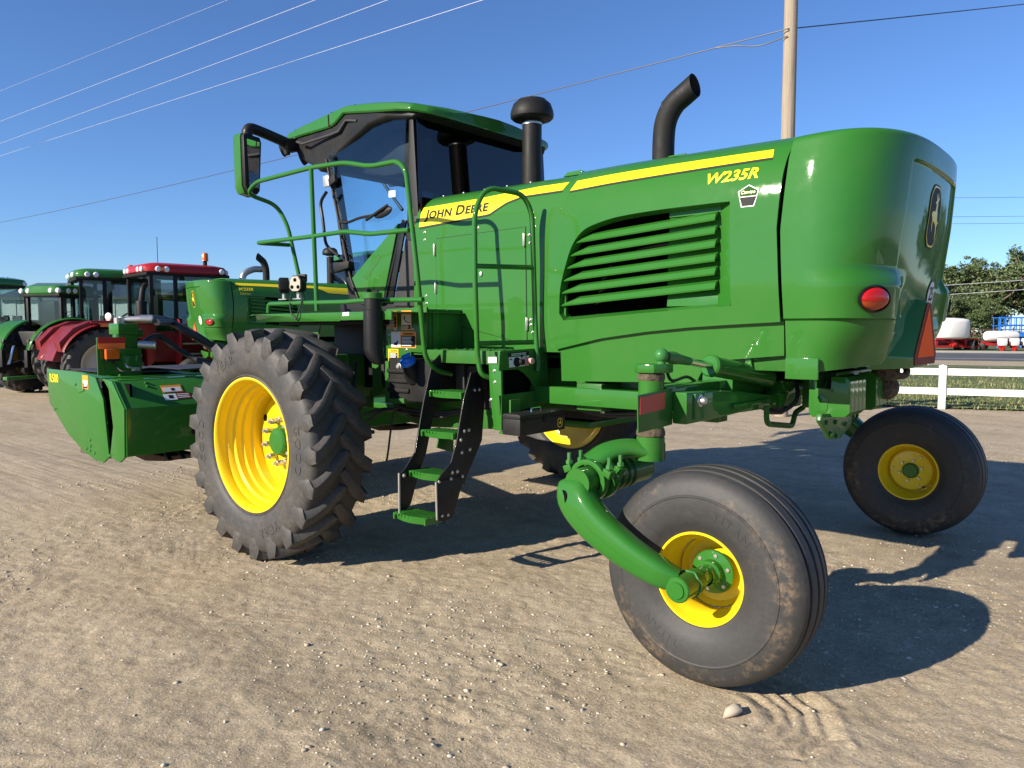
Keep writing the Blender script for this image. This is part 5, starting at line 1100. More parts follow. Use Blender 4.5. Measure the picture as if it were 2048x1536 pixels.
HP('board_shadow_band', MB().slab([S(195, 674.5, X=-1.941), S(250.5, 674.5, X=-1.941), S(250.5, 686, X=-1.941), S(196, 687, X=-1.941)], (-.003, 0, 0)), 'reflector', br)  # shadow over the board's upper half, put in as darker red
HP('amber_lamp', MB().slab([S(212, 698, X=-1.90), S(240, 698, X=-1.90), S(240, 718, X=-1.90), S(213, 719, X=-1.90)], (-.06, 0, 0)), 'orange_lens', br, bevel=.008)
HP('lamp_case', MB().slab([S(213, 716, X=-1.905), S(240, 716, X=-1.905), S(240, 722, X=-1.905), S(214, 722, X=-1.905)], (-.06, 0, 0)), 'ink', br)
f0 = Vector((tx+.0, ty_-.02, 1.74))
HP('hose_fitting', MB().cyl(f0+Vector((0, 0, -.03)), f0+Vector((0, 0, .03)), .035, n=12).cyl(f0, f0+Vector((.1, .12, .01)), .03, n=12).cyl(f0+Vector((.02, -.05, -.04)), f0+Vector((.02, -.05, .02)), .03, n=10).cyl(f0+Vector((.1, .12, .01)), f0+Vector((.16, .2, .01)), .037, n=12), 'zinc')
h1 = spline([f0+Vector((.14, .17, .01)), S(330, 640, Y=-1.55), S(370, 660, Y=-1.45), S(410, 686, Y=-1.30), S(450, 712, Y=-1.15), S(520, 735, Y=-1.0)], 7)
HP('hydraulic_hose', MB().tube(h1, .034, 12), 'hose')
HP('hydraulic_hose', MB().tube([p+Vector((.06, .05, -.03)) for p in h1], .03, 12), 'hose')
h2 = spline([Vector((tx+.1, ty_+.1, 1.52)), S(315, 672, Y=-1.70), S(350, 694, Y=-1.55), S(385, 715, Y=-1.40), S(420, 726, Y=-1.30), S(480, 726, Y=-1.1)], 7)
HP('hydraulic_hose', MB().tube(h2, .026, 12), 'hose'); HP('hose_fitting', MB().cyl((tx+.08, ty_+.08, 1.52), (tx+.16, ty_+.2, 1.51), .034, n=12), 'zinc')
HP('lamp_cable', MB().tube(spline([S(225, 722, X=-1.95), S(238, 738, X=-1.9), S(255, 743, X=-1.85), S(330, 742, X=-1.82), S(410, 736, X=-1.80)], 6), .007, 6), 'hose')
HP('pin_clip', MB().tube(spline([S(250, 728, X=-1.93), S(256, 734, X=-1.9), S(270, 737, X=-1.9)], 5), .010, 8).box(S(272, 738, X=-1.9), (.05, .05, .03)), 'zinc')
# lift arms between header and windrower
for sg in (-1, 1): HP('lift_arm', MB().box((-1.0, sg*.85, .80), (1.2, .10, .16), yrot(.18)), 'green2', bevel=.01)
# ================================================================== second windrower of the same make, parked behind, facing the other way
SKIP = ('maker_name', 'ladder', 'rail_bracket', 'canister', 'lamp_cable', 'decal_panel', 'hinge', 'bolt', 'pentagon_badge', 'pentagon_field', 'pentagon_line', 'badge_print', 'warning_label', 'terminal_panel')
W2 = copy_tree(W, None, SKIP)
W2['label'] = 'second green windrower parked behind the first, tail with small round tail light showing'; 
w2a = math.radians(-103); sp = Vector((3.405, 1.0, 0)); g = G(465, 16.2); R3 = zrot(w2a)
W2.rotation_euler = (0, 0, w2a); W2.location = g-R3@sp
W['group'] = W2['group'] = 'green windrowers'
# ================================================================== ground
class VNoise:
    def __init__(s, seed, n=257): s.g = np.random.default_rng(seed).random((n, n)); s.n = n
    def __call__(s, x, y):
        xi, yi = np.floor(x).astype(int), np.floor(y).astype(int); fx, fy = x-xi, y-yi
        fx, fy = fx*fx*(3-2*fx), fy*fy*(3-2*fy); a, b = xi % s.n, yi % s.n; a1, b1 = (a+1) % s.n, (b+1) % s.n; g = s.g
        return (g[a, b]*(1-fx)*(1-fy)+g[a1, b]*fx*(1-fy)+g[a, b1]*(1-fx)*fy+g[a1, b1]*fx*fy)*2-1
VN = [VNoise(k) for k in range(8)]
def track_field(x, y, path, width, ribs, amp, edge=.03):
    """pressed tyre print: ribbed grooves along a path"""
    P_ = np.array(path); best = np.full(x.shape, 1e9); lat = np.zeros_like(x); tt = np.zeros_like(x); acc = 0; tot = sum(np.hypot(*(P_[i+1]-P_[i])) for i in range(len(P_)-1))
    for i in range(len(P_)-1):
        a, b = P_[i], P_[i+1]; d = b-a; L = np.hypot(*d); d = d/L
        s = np.clip((x-a[0])*d[0]+(y-a[1])*d[1], 0, L); qx, qy = a[0]+d[0]*s, a[1]+d[1]*s
        dist = np.hypot(x-qx, y-qy); l = (x-a[0])*-d[1]+(y-a[1])*d[0]
        m = dist < best; best = np.where(m, dist, best); lat = np.where(m, l, lat); tt = np.where(m, (acc+s)/tot, tt); acc += L
    ins = np.clip((width/2-np.abs(lat))/edge, 0, 1)*(best < width/2+edge)*np.clip(np.minimum(tt, 1-tt)*7, 0, 1)
    return ins*amp*(np.abs(((lat/width*ribs) % 1)-.5)*2-.75)+np.exp(-((np.abs(lat)-width/2-.02)/.02)**2)*(best < width)*amp*.6*np.clip(np.minimum(tt, 1-tt)*6, 0, 1)
TRACKS = [([(3.50, -1.70), (3.66, -1.74), (3.80, -1.83), (3.88, -1.97), (3.86, -2.12), (3.78, -2.20)], .30, 4.5, .022),
          ([(-1.2, -2.05), (-.75, -2.20), (-.35, -2.42), (.1, -2.70), (.6, -2.75), (1.2, -2.72)], .30, 6, .0032), ([(.55, -2.95), (.95, -2.80), (1.35, -2.55)], .34, 7, .004),
          ([(-2.5, -3.2), (-.5, -3.6), (1.0, -4.2)], .4, 8, .003), ([(1.4, -4.6), (1.9, -4.2), (2.2, -3.9)], .30, 6, .007), ([(-.9, -1.6), (.0, -1.75), (.8, -1.72)], .40, 5, .004),
          ([(3.2, 1.9), (4.4, 1.6), (6.0, .6)], .3, 4, .012), ([(4.0, -1.2), (5.2, -.9), (6.6, -1.2)], .34, 6, .006)]
def ground_h(x, y):
    near = np.clip(1.35-np.hypot(x-2.5, y+2.5)/16, 0, 1)
    h = .014*VN[0](x*.55+3, y*.55)+near*(.004*VN[1](x*2.3, y*2.3)+.0045*VN[2](x*6.1, y*6.1)+.0040*VN[3](x*15, y*15)+.0034*VN[4](x*37, y*37))
    rough = np.clip(VN[5](x*1.1+9, y*1.1+4)*1.6-.15, 0, 1); h += near*rough*(.009*np.abs(VN[6](x*9, y*9))+.010*np.abs(VN[7](x*24, y*24)))
    brk = np.clip(.6+1.1*VN[2](x*2.1+5, y*2.1), 0, 1)
    for tr in TRACKS: h += track_field(x, y, *tr)*(brk if tr[3] < .02 else 1)
    return h
def axis(lo, hi, step, far):
    a = list(np.arange(lo, hi, step)); s, p = step, hi
    up = []
    while p < far: s *= 1.16; p += s; up.append(p)
    s, p = step, lo; dn = []
    while p > -far: s *= 1.16; p -= s; dn.append(p)
    return np.array(dn[::-1]+a+up)
gx, gy_ = axis(-2.2, 6.3, .0175, 900), axis(-5.0, .6, .0155, 900)
XX, YY = np.meshgrid(gx, gy_, indexing='ij'); ZZ = ground_h(XX, YY); nx_, ny_ = XX.shape
for wx_, wy_, rr0 in ((0, -1.94, .26), (3.385, -1.765, .2)):      # the tyres have pressed the surface flat
    k = np.exp(-(((XX-wx_)/rr0)**2+((YY-wy_)/.3)**2)**2); ZZ = ZZ*(1-k)-.004*k
me = bpy.data.meshes.new('ground'); co = np.stack([XX, YY, ZZ], -1).reshape(-1, 3)
I = np.arange(nx_*ny_).reshape(nx_, ny_); q = np.stack([I[:-1, :-1], I[1:, :-1], I[1:, 1:], I[:-1, 1:]], -1).reshape(-1, 4)
me.vertices.add(len(co)); me.vertices.foreach_set('co', co.ravel()); me.loops.add(q.size); me.loops.foreach_set('vertex_index', q.ravel())
me.polygons.add(len(q)); me.polygons.foreach_set('loop_start', np.arange(0, q.size, 4)); me.polygons.foreach_set('loop_total', np.full(len(q), 4)); me.update(calc_edges=True); me.validate()
me.polygons.foreach_set('use_smooth', np.ones(len(q), bool))
def dirt_mat():
    m, nt, b = nodes('packed_dirt_and_gravel')
    n1 = noise(nt, .55, 6, .6); n2 = noise(nt, 5.5, 8, .68, dist=.4); n3 = noise(nt, 70, 6, .7); n4 = noise(nt, 1.9, 5, .6, dist=.8)
    c1 = ramp(nt, n1.outputs[0], [(.30, (.33, .262, .172)), (.52, (.405, .328, .222)), (.72, (.47, .39, .275))])
    c2 = ramp(nt, n2.outputs[0], [(.28, (.27, .212, .138)), (.5, (.40, .322, .216)), (.72, (.50, .415, .295))])
    col = mix(nt, .58, c1.outputs[0], c2.outputs[0])
    dk = ramp(nt, n4.outputs[0], [(.56, 0.0), (.74, .42)]); col = mix(nt, dk.outputs[0], col, (.24, .19, .135))
    sp = ramp(nt, n3.outputs[0], [(.30, .62), (.5, 1.0), (.74, 1.35)]); mu = N(nt, 'ShaderNodeMix', data_type='RGBA', blend_type='MULTIPLY'); mu.inputs[0].default_value = 1; nt.links.new(col, mu.inputs[6]); nt.links.new(sp.outputs[0], mu.inputs[7]); col = mu.outputs[2]
    # long pale and dark lanes where machines have driven
    tl = N(nt, 'ShaderNodeTexCoord'); ml = N(nt, 'ShaderNodeMapping'); ml.inputs['Rotation'].default_value = (0, 0, .35); ml.inputs['Scale'].default_value = (.22, 1.5, 1); nl_ = N(nt, 'ShaderNodeTexNoise'); nl_.inputs['Scale'].default_value = 1.1; nl_.inputs['Detail'].default_value = 7; nl_.inputs['Roughness'].default_value = .62
    nt.links.new(tl.outputs['Object'], ml.inputs[0]); nt.links.new(ml.outputs[0], nl_.inputs['Vector']); rl = ramp(nt, nl_.outputs[0], [(.32, .80), (.5, .98), (.7, 1.08)])
    mw_ = N(nt, 'ShaderNodeMix', data_type='RGBA', blend_type='MULTIPLY'); mw_.inputs[0].default_value = 1; nt.links.new(col, mw_.inputs[6]); nt.links.new(rl.outputs[0], mw_.inputs[7]); col = mw_.outputs[2]
    # pale stone chips pressed into the surface, two sizes
    tc = N(nt, 'ShaderNodeTexCoord')
    for sc, th, cc, seed in ((38, .15, (.66, .61, .51), 0), (95, .17, (.60, .54, .44), 3)):
        v = N(nt, 'ShaderNodeTexVoronoi'); v.inputs['Scale'].default_value = sc; v.inputs['Randomness'].default_value = 1; mp = N(nt, 'ShaderNodeMapping'); mp.inputs['Location'].default_value = (seed*1.7, seed*3.1, 0)
        nt.links.new(tc.outputs['Object'], mp.inputs[0]); nt.links.new(mp.outputs[0], v.inputs['Vector'])
        r1 = ramp(nt, v.outputs['Distance'], [(th, 1.0), (th+.06, 0.0)]); sv = N(nt, 'ShaderNodeSeparateColor'); nt.links.new(v.outputs['Color'], sv.inputs[0])
        r2 = ramp(nt, sv.outputs[0], [(.70, 0.0), (.74, 1.0)]); mm = N(nt, 'ShaderNodeMath', operation='MULTIPLY'); nt.links.new(r1.outputs[0], mm.inputs[0]); nt.links.new(r2.outputs[0], mm.inputs[1]); col = mix(nt, mm.outputs[0], col, cc)
    nt.links.new(col, b.inputs['Base Color']); b.inputs['Roughness'].default_value = .93; b.inputs['Specular IOR Level'].default_value = .2
    ad = N(nt, 'ShaderNodeMath', operation='ADD'); nt.links.new(n2.outputs[0], ad.inputs[0]); nt.links.new(n3.outputs[0], ad.inputs[1]); bump(nt, ad.outputs[0], b, .6, .012)
    return m
structure(link('ground', me, dirt_mat()))
# ------------------------------------------------ loose stones
def ico():
    bm = bmesh.new(); bmesh.ops.create_icosphere(bm, subdivisions=1, radius=1); bm.verts.ensure_lookup_table()
    v = np.array([x.co[:] for x in bm.verts]); f = np.array([[y.index for y in x.verts] for x in bm.faces]); bm.free(); return v, f
IV, IF_ = ico()
def stone_mesh(name, pts, sizes, seed):
    r = np.random.default_rng(seed); n = len(pts); nv = len(IV)
    V = IV[None]*(1+r.normal(0, .22, (n, nv, 1))); V = V*r.uniform(.5, 1.35, (n, 1, 3))*np.array([1, 1, .5]); a = r.uniform(0, 6.28, n); c, s = np.cos(a), np.sin(a)
    X = V[..., 0]*c[:, None]-V[..., 1]*s[:, None]; Y = V[..., 0]*s[:, None]+V[..., 1]*c[:, None]
    V = np.stack([X, Y, V[..., 2]], -1)*sizes[:, None, None]+pts[:, None, :]; Fc = IF_[None]+(np.arange(n)*nv)[:, None, None]
    me = bpy.data.meshes.new(name); V = V.reshape(-1, 3); Fc = Fc.reshape(-1, 3); me.vertices.add(len(V)); me.vertices.foreach_set('co', V.ravel().astype(np.float32)); me.loops.add(Fc.size); me.loops.foreach_set('vertex_index', Fc.ravel())
    me.polygons.add(len(Fc)); me.polygons.foreach_set('loop_start', np.arange(0, Fc.size, 3)); me.polygons.foreach_set('loop_total', np.full(len(Fc), 3)); me.update(calc_edges=True); return me
def stone_mat():
    m, nt, b = nodes('limestone_chips'); g = N(nt, 'ShaderNodeNewGeometry'); n = noise(nt, 60, 4)
    c = ramp(nt, g.outputs['Random Per Island'], [(0, (.28, .23, .165)), (.35, (.40, .335, .245)), (.7, (.50, .43, .33)), (.93, (.64, .58, .47)), (1, (.28, .265, .25))])
    nt.links.new(mix(nt, .25, c.outputs[0], n.outputs[1]), b.inputs['Base Color']) if False else nt.links.new(c.outputs[0], b.inputs['Base Color'])
    b.inputs['Roughness'].default_value = .9; bump(nt, n.outputs[0], b, .4, .004); return m
STONE = stone_mat()
n_ = 80000; px_ = rng.uniform(-4, 9, n_); py_ = rng.uniform(-5.3, 8, n_)
dens = np.clip(.30+1.1*np.clip(VN[5](px_*1.1+9, py_*1.1+4)*1.4, -.2, 1)+.4*VN[1](px_*.8, py_*.8), .05, 1)*np.clip(1.25-(py_+5)/14, .2, 1)
kp_ = rng.random(n_) < dens; px_, py_ = px_[kp_], py_[kp_]; sz = .0032*np.exp(np.abs(rng.normal(0, .66, len(px_)))); sz = np.minimum(sz, .0135)
stones = link('gravel', stone_mesh('gravel', np.stack([px_, py_, ground_h(px_, py_)+sz*.12], -1), sz, 5), STONE); stuff(stones); stones['label'] = 'loose limestone gravel scattered over the packed dirt'
rp_ = S(1466, 1425, Z=0)
rk = link('rock', stone_mesh('rock', np.array([[0, 0, .012]]), np.array([.048]), 21), STONE); rk.location = rp_; rk.scale = (1.35, .8, .9); rk.rotation_euler = (0, 0, .7)
tag(rk, 'pale flat rock lying just in front of the near caster wheel', 'rock')
rk2 = link('rock', stone_mesh('rock', np.array([[0, 0, .01]]), np.array([.035]), 33), STONE); rk2.location = S(1925, 1262, Z=0); rk2.scale = (1, .7, .6); tag(rk2, 'small rock lying in the shadow of the near caster wheel', 'rock')
# ================================================================== beyond the lot: grass strip, fence, road
E_ = Vector((.966, .259, 0)).normalized(); Nn = Vector((-E_.y, E_.x, 0)); C0 = Vector((CAM.x, CAM.y, 0))
def AB(a, b, z=0): p = C0+E_*a+Nn*b; return Vector((p.x, p.y, z))
def strip(name, b0, b1, z, mat, a0=-260, a1=260, n=60, wob=0):
    mb = MB(); rows = []
    for k in range(n+1):
        a = lerp(a0, a1, k/n); rows.append([AB(a, b0+wob*math.sin(a*.9)*.5+wob*math.sin(a*2.3+1)*.5, z), AB(a, (b0+b1)/2, z), AB(a, b1, z)])
    mb.grid(rows); return structure(link(name, mb.mesh(name, smooth=60), mat))
def grass_mat():
    m, nt, b = nodes('lawn_grass'); n1 = noise(nt, .6, 6, .6); n2 = noise(nt, 14, 6, .7)
    c1 = ramp(nt, n1.outputs[0], [(.32, (.075, .105, .030)), (.52, (.12, .15, .045)), (.70, (.25, .21, .10))]); c2 = ramp(nt, n2.outputs[0], [(.3, .45), (.7, 1.35)])
    mu = N(nt, 'ShaderNodeMix', data_type='RGBA', blend_type='MULTIPLY'); mu.inputs[0].default_value = 1; nt.links.new(c1.outputs[0], mu.inputs[6]); nt.links.new(c2.outputs[0], mu.inputs[7]); nt.links.new(mu.outputs[2], b.inputs['Base Color']); b.inputs['Roughness'].default_value = .9; bump(nt, n2.outputs[0], b, .9, .06); return m
def road_mat():
    m, nt, b = nodes('asphalt'); n1 = noise(nt, .35, 5); n2 = noise(nt, 25, 4)
    nt.links.new(mix(nt, .4, ramp(nt, n1.outputs[0], [(.3, (.060, .060, .063)), (.7, (.095, .094, .095))]).outputs[0], n2.outputs[0]), b.inputs['Base Color']) if False else nt.links.new(ramp(nt, n1.outputs[0], [(.3, (.060, .060, .063)), (.7, (.095, .094, .095))]).outputs[0], b.inputs['Base Color'])
    b.inputs['Roughness'].default_value = .85; bump(nt, n2.outputs[0], b, .3, .01); return m
GM = grass_mat()
strip('grass_verge', 18.25, 41, .030, GM, wob=.45); strip('road_shoulder', 40.8, 48, .034, dirt_mat()); strip('road', 47, 63, .038, road_mat())
strip('road_edge_line', 50.2, 50.5, .042, plain('road_paint', (.62, .62, .58), .6)); strip('road_edge_line', 61.8, 62.1, .042, plain('road_paint_far', (.62, .62, .58), .6))
strip('far_verge', 63, 69, .042, plain('dry_gravel_verge', (.46, .42, .33), .9)); strip('far_field', 69, 260, .038, GM)
# grass blades near the fence
n_ = 46000; ga = rng.uniform(-14, 22, n_); gb = 18.3+np.abs(rng.normal(0, 1, n_))*7; kp_ = gb < 40; ga, gb = ga[kp_], gb[kp_]; n_ = len(ga)
hgt = rng.uniform(.03, .085, n_)*(1+.5*VN[2](ga*.7, gb*.7)); an = rng.uniform(0, 6.28, n_); lean = rng.normal(0, .035, (n_, 2)); wd = rng.uniform(.008, .018, n_)
bx_ = C0.x+E_.x*ga+Nn.x*gb; by_ = C0.y+E_.y*ga+Nn.y*gb
V = np.zeros((n_, 3, 3)); V[:, 0, 0] = bx_-np.cos(an)*wd; V[:, 0, 1] = by_-np.sin(an)*wd; V[:, 1, 0] = bx_+np.cos(an)*wd; V[:, 1, 1] = by_+np.sin(an)*wd; V[:, 2, 0] = bx_+lean[:, 0]; V[:, 2, 1] = by_+lean[:, 1]; V[:, :2, 2] = .025; V[:, 2, 2] = .03+hgt
me = bpy.data.meshes.new('grass'); me.from_pydata(V.reshape(-1, 3).tolist(), [], np.arange(n_*3).reshape(-1, 3).tolist()); me.update()
def blade_mat():
    m, nt, b = nodes('grass_blades'); g = N(nt, 'ShaderNodeNewGeometry'); nt.links.new(ramp(nt, g.outputs['Random Per Island'], [(0, (.07, .105, .025)), (.55, (.14, .175, .05)), (1, (.32, .27, .13))]).outputs[0], b.inputs['Base Color']); b.inputs['Roughness'].default_value = .7; return m
gr = stuff(link('grass', me, blade_mat())); gr['label'] = 'short patchy grass growing along the white fence'
# white rail fence
FB = 18.38; fa = 1.37
fc = thing('rail_fence', 'white vinyl two-rail fence along the edge of the lot', 'fence', AB(fa, FB))
f0_ = AB(fa, FB); ang = math.atan2(E_.y, E_.x)
fc.rotation_euler = (0, 0, ang)
pm_ = MB().bb(-.066, .066, -.066, .066, 0, .885).prism([(-.074, .885), (.074, .885), (.074, .90), (0, .93), (-.074, .90)], 'y', -.074, .074).mesh('post', bevel=.004)
rm_ = MB().bb(.066, 2.44-.066, -.02, .02, 0, .14).mesh('rail', bevel=.003)
for k in range(-16, 22):
    o = link('post', pm_, M['vinyl'], fc); o.location = (k*2.44, 0, 0)
    for z in (.30, .71): o = link('rail', rm_, M['vinyl'], fc); o.location = (k*2.44, 0, z)
# ================================================================== trees beyond the road
def leaf_mat(name, c0, c1, c2):
    m, nt, b = nodes(name); g = N(nt, 'ShaderNodeNewGeometry'); nt.links.new(ramp(nt, g.outputs['Random Per Island'], [(0, c0), (.6, c1), (1, c2)]).outputs[0], b.inputs['Base Color']); b.inputs['Roughness'].default_value = .6
    b.inputs['Transmission Weight'].default_value = 0; b.inputs['Subsurface Weight'].default_value = 0; return m
LEAF = [leaf_mat('leaves_a', (.035, .062, .018), (.075, .115, .034), (.15, .185, .065)), leaf_mat('leaves_b', (.04, .066, .022), (.085, .12, .042), (.17, .195, .08))]
BARK = paint('bark', (.16, .125, .095), .9, 0, .3, scale=4, peel=.5)
def tree_meshes(seed, H_, spread, nleaf=14000):
    r = np.random.default_rng(seed); mb = MB(); tips = []
    def limb(p, d, L, rad, depth):
        pts = [p]; n = 5
        for k in range(n): d = (d+Vector(r.normal(0, .16, 3))+Vector((0, 0, .05))).normalized(); pts.append(pts[-1]+d*(L/n))
        mb.tube(pts, [rad*(1-.6*k/n) for k in range(n+1)], 7 if depth == 0 else 5)
        if depth >= 3 or rad < .025: tips.extend(pts[2:]); return
        for k in range(5 if depth == 0 else 4):
            t = r.uniform(.35, 1); i = min(n-1, int(t*n)); q = pts[i].lerp(pts[i+1], t*n-i); a = r.uniform(0, 6.28); up = r.uniform(.15, .75)
            nd = (Vector((math.cos(a), math.sin(a), up*.9))).normalized()*.8+d*.35; limb(q, nd.normalized(), L*r.uniform(.55, .78), rad*.5, depth+1)
        if depth > 0: tips.append(pts[-1])
    limb(Vector((0, 0, 0)), Vector((0, 0, 1)), H_*.42, H_*.028, 0)
    T = np.array([t[:] for t in tips]); cl = T[r.integers(0, len(T), 260)]+r.normal(0, .35, (260, 3)); cs = r.uniform(.35, .95, 260)*H_*.062
    i = r.integers(0, 260, nleaf); dv = r.normal(0, 1, (nleaf, 3)); dv /= np.linalg.norm(dv, axis=1)[:, None]; c = cl[i]+dv*(r.random(nleaf)**.45*cs[i])[:, None]*np.array([1.25, 1.25, .8])
    c[:, 0] *= spread; c[:, 1] *= spread; c = c[c[:, 2] > H_*.16]; n = len(c)
    u = r.normal(0, 1, (n, 3)); u /= np.linalg.norm(u, axis=1)[:, None]; w = np.cross(u, r.normal(0, 1, (n, 3))); w /= np.linalg.norm(w, axis=1)[:, None]; s = r.uniform(.07, .17, (n, 1))*H_/10
    V = np.stack([c-u*s, c+w*s*.55, c+u*s, c-w*s*.55], 1).reshape(-1, 3)
    me = bpy.data.meshes.new('crown'); me.from_pydata(V.tolist(), [], np.arange(n*4).reshape(-1, 4).tolist()); me.update()
    return mb.mesh('trunk', smooth=60), me
TM = [tree_meshes(s, 10.5, sp_) for s, sp_ in ((3, 1.0), (8, 1.1), (14, .95), (23, 1.05))]
def tree(u, d, H_, k, label, rot=0.0):
    t = thing('tree', label, 'tree', G(u, d), rot, 'trees beyond the road'); s = H_/10.5; t.scale = (s, s, s)
    link('trunk', TM[k][0], BARK, t); link('crown', TM[k][1], LEAF[k % 2], t); return t
TL = [(1845, 92, 9.5, 0, 'tree half hidden by the windrower tail'), (1893, 88, 9.2, 1, 'bushy tree right beside the windrower tail, above the white tank'), (1932, 96, 11.2, 2, 'tree with bare grey limbs in the middle of the row'), (1972, 90, 10.4, 3, 'open tree with pale trunk behind the white tanks'),
      (2010, 95, 11.6, 1, 'tall tree behind the blue racks'), (2050, 90, 11.3, 0, 'tall tree at the right edge of the photo'), (1955, 82, 5.2, 0, 'low tree under the taller ones, left of the blue racks'), (1905, 84, 5.5, 3, 'low bushy tree above the white tank')]
for k, (u, d, h, i, lb) in enumerate(TL): tree(u, d, h*1.24, i, lb, k*1.3)
mb = MB()
def merge_trees(name, spots):
    Vs, Fs, o = [], [], 0
    for (x, y, s, k, a) in spots:
        me = TM[k][1]; v = np.zeros(len(me.vertices)*3); me.vertices.foreach_get('co', v); v = v.reshape(-1, 3)*s; c, sn_ = math.cos(a), math.sin(a)
        v = np.stack([v[:, 0]*c-v[:, 1]*sn_+x, v[:, 0]*sn_+v[:, 1]*c+y, v[:, 2]], -1); f = np.arange(len(v)).reshape(-1, 4)+o; o += len(v); Vs.append(v); Fs.append(f)
    me = bpy.data.meshes.new(name); me.from_pydata(np.concatenate(Vs).tolist(), [], np.concatenate(Fs).tolist()); me.update(); return me
sp_ = []
for k in range(13):
    p = G(2230+k*70, 58+rng.uniform(-4, 14)); sp_.append((p.x, p.y, rng.uniform(1.15, 1.6), k % 4, k*1.1))
tb_ = stuff(link('tree_belt', merge_trees('tree_belt', sp_), LEAF[0])); tb_['label'] = 'belt of trees continuing along the far side of the road'
# dry understorey below the trees
n_ = 9000; u_ = rng.uniform(1840, 2120, n_); d_ = rng.uniform(78, 90, n_); hh = rng.uniform(.2, 1.6, n_)*np.clip((d_-76)/9, .3, 1); P0 = np.array([G(a, b)[:] for a, b in zip(u_, d_)]); s_ = rng.uniform(.1, .3, (n_, 1)); uu = rng.normal(0, 1, (n_, 3)); uu /= np.linalg.norm(uu, axis=1)[:, None]; ww = np.cross(uu, rng.normal(0, 1, (n_, 3))); ww /= np.linalg.norm(ww, axis=1)[:, None]; P0[:, 2] = hh*rng.random(n_)
V = np.stack([P0-uu*s_, P0+ww*s_*.6, P0+uu*s_, P0-ww*s_*.6], 1).reshape(-1, 3); me = bpy.data.meshes.new('undergrowth'); me.from_pydata(V.tolist(), [], np.arange(n_*4).reshape(-1, 4).tolist()); me.update()
ug = stuff(link('undergrowth', me, LEAF[1])); ug['label'] = 'low scrubby undergrowth beneath the roadside trees'
# ================================================================== poles and wires
def wood_mat():
    m, nt, b = nodes('weathered_pole_wood'); tc = N(nt, 'ShaderNodeTexCoord'); mp = N(nt, 'ShaderNodeMapping'); mp.inputs['Scale'].default_value = (26, 26, .9); nz = N(nt, 'ShaderNodeTexNoise'); nz.inputs['Scale'].default_value = 1; nz.inputs['Detail'].default_value = 7; nz.inputs['Roughness'].default_value = .7
    nt.links.new(tc.outputs['Object'], mp.inputs[0]); nt.links.new(mp.outputs[0], nz.inputs['Vector']); n2 = noise(nt, 1.2, 4)
    c = mix(nt, n2.outputs[0], ramp(nt, nz.outputs[0], [(.30, (.09, .07, .05)), (.46, (.27, .22, .165)), (.7, (.40, .34, .27))]).outputs[0], (.33, .27, .20))
    nt.links.new(c, b.inputs['Base Color']); b.inputs['Roughness'].default_value = .9; bump(nt, nz.outputs[0], b, .9, .02); return m
WOOD = wood_mat()
pp = G(1565, 14.7)
pole = tag(MB().tube([(0, 0, 0), (0, 0, 5), (0, 0, 11.5)], [.130, .125, .112], 20).build('utility_pole', WOOD, None), 'tall weathered wooden utility pole rising behind the windrower hood', 'pole'); pole.location = pp
wire_m = plain('aluminium_wire', (.55, .55, .56), .5, .2); wire_d = plain('dark_wire', (.06, .06, .065), .5)
def wire(a, b, sag, r, mat, label, grp):
    pts = [a.lerp(b, t)-Vector((0, 0, sag*4*t*(1-t))) for t in np.linspace(0, 1, 40)]
    return tag(MB().tube(pts, r, 6).build('power_line', mat, None), label, 'power line', grp)
def at_h(u, v, z): w = RV*((u-1024)/F_PX)+UV_*((768-v)/F_PX)+DV; return CAM+w*((z-CAM.z)/w.z)
def through(p, q, la, lb): d = (q-p).normalized(); return p-d*la, q+d*lb
for i, ((u0, v0), (u1, v1), z, r, lb) in enumerate((((0, 182), (455, 0), 10.0, .003, 'uppermost and thinnest of the four pale power lines'), ((0, 243), (630, 0), 9.5, .0058, 'second from the top of the four pale power lines'), ((0, 287), (775, 0), 9.25, .0058, 'third from the top of the four pale power lines'), ((0, 312), (965, 0), 9.0, .0058, 'lowest of the four pale power lines'))):
    a, b = through(at_h(u0, v0, z), at_h(u1, v1, z), 30, 25); wire(a, b, .0, r, wire_m, lb, 'power lines overhead')
top_ = Vector((pp.x, pp.y, 1.65+(660-82)/F_PX*14.7))
far_ = at_h(0, 430, 7.9); dd = (far_-top_).normalized(); wire(top_+Vector((-.0, -.17, 0)), far_+dd*25, .45, .011, wire_d, 'dark service wire running left from the wooden pole behind the cab', 'power lines overhead')
nr_ = at_h(2048, 5, 9.6); wire(top_+Vector((.0, -.17, 0)), top_+(nr_-top_)*4.5, .12, .011, wire_d, 'dark service wire running right from the wooden pole', 'power lines overhead')
tag(MB().tube(spline([top_+Vector((0, -.15, -.12)), top_+dd*.55+Vector((0, -.1, -.16)), top_+dd*1.0+Vector((0, -.15, -.08)), top_+dd*1.4+Vector((0, -.168, -.04))], 6), .012, 6).build('service_loop', wire_d, None), 'short dark loop of cable hanging beside the wooden pole', 'cable')
for v, lb in ((391, 'upper thin wire right of the windrower tail'), (429, 'middle thin wire right of the windrower tail'), (443, 'lowest thin wire right of the windrower tail'), ):
    a, b = CAM+(RV*((1700-1024)/F_PX)+UV_*((768-v-4)/F_PX)+DV)*70, CAM+(RV*((2300-1024)/F_PX)+UV_*((768-v+1)/F_PX)+DV)*62
    wire(a, b, .1, .016, wire_d, lb, 'wires along the road')
for v0_, v1_, lb in ((571, 553, 'pale wire crossing in front of the trees'), (590, 572, 'lower pale wire crossing in front of the trees')):
    a, b = CAM+(RV*((1700-1024)/F_PX)+UV_*((768-v0_-10)/F_PX)+DV)*66, CAM+(RV*((2300-1024)/F_PX)+UV_*((768-v1_+12)/F_PX)+DV)*60
    wire(a, b, .1, .02, wire_m, lb, 'wires along the road')
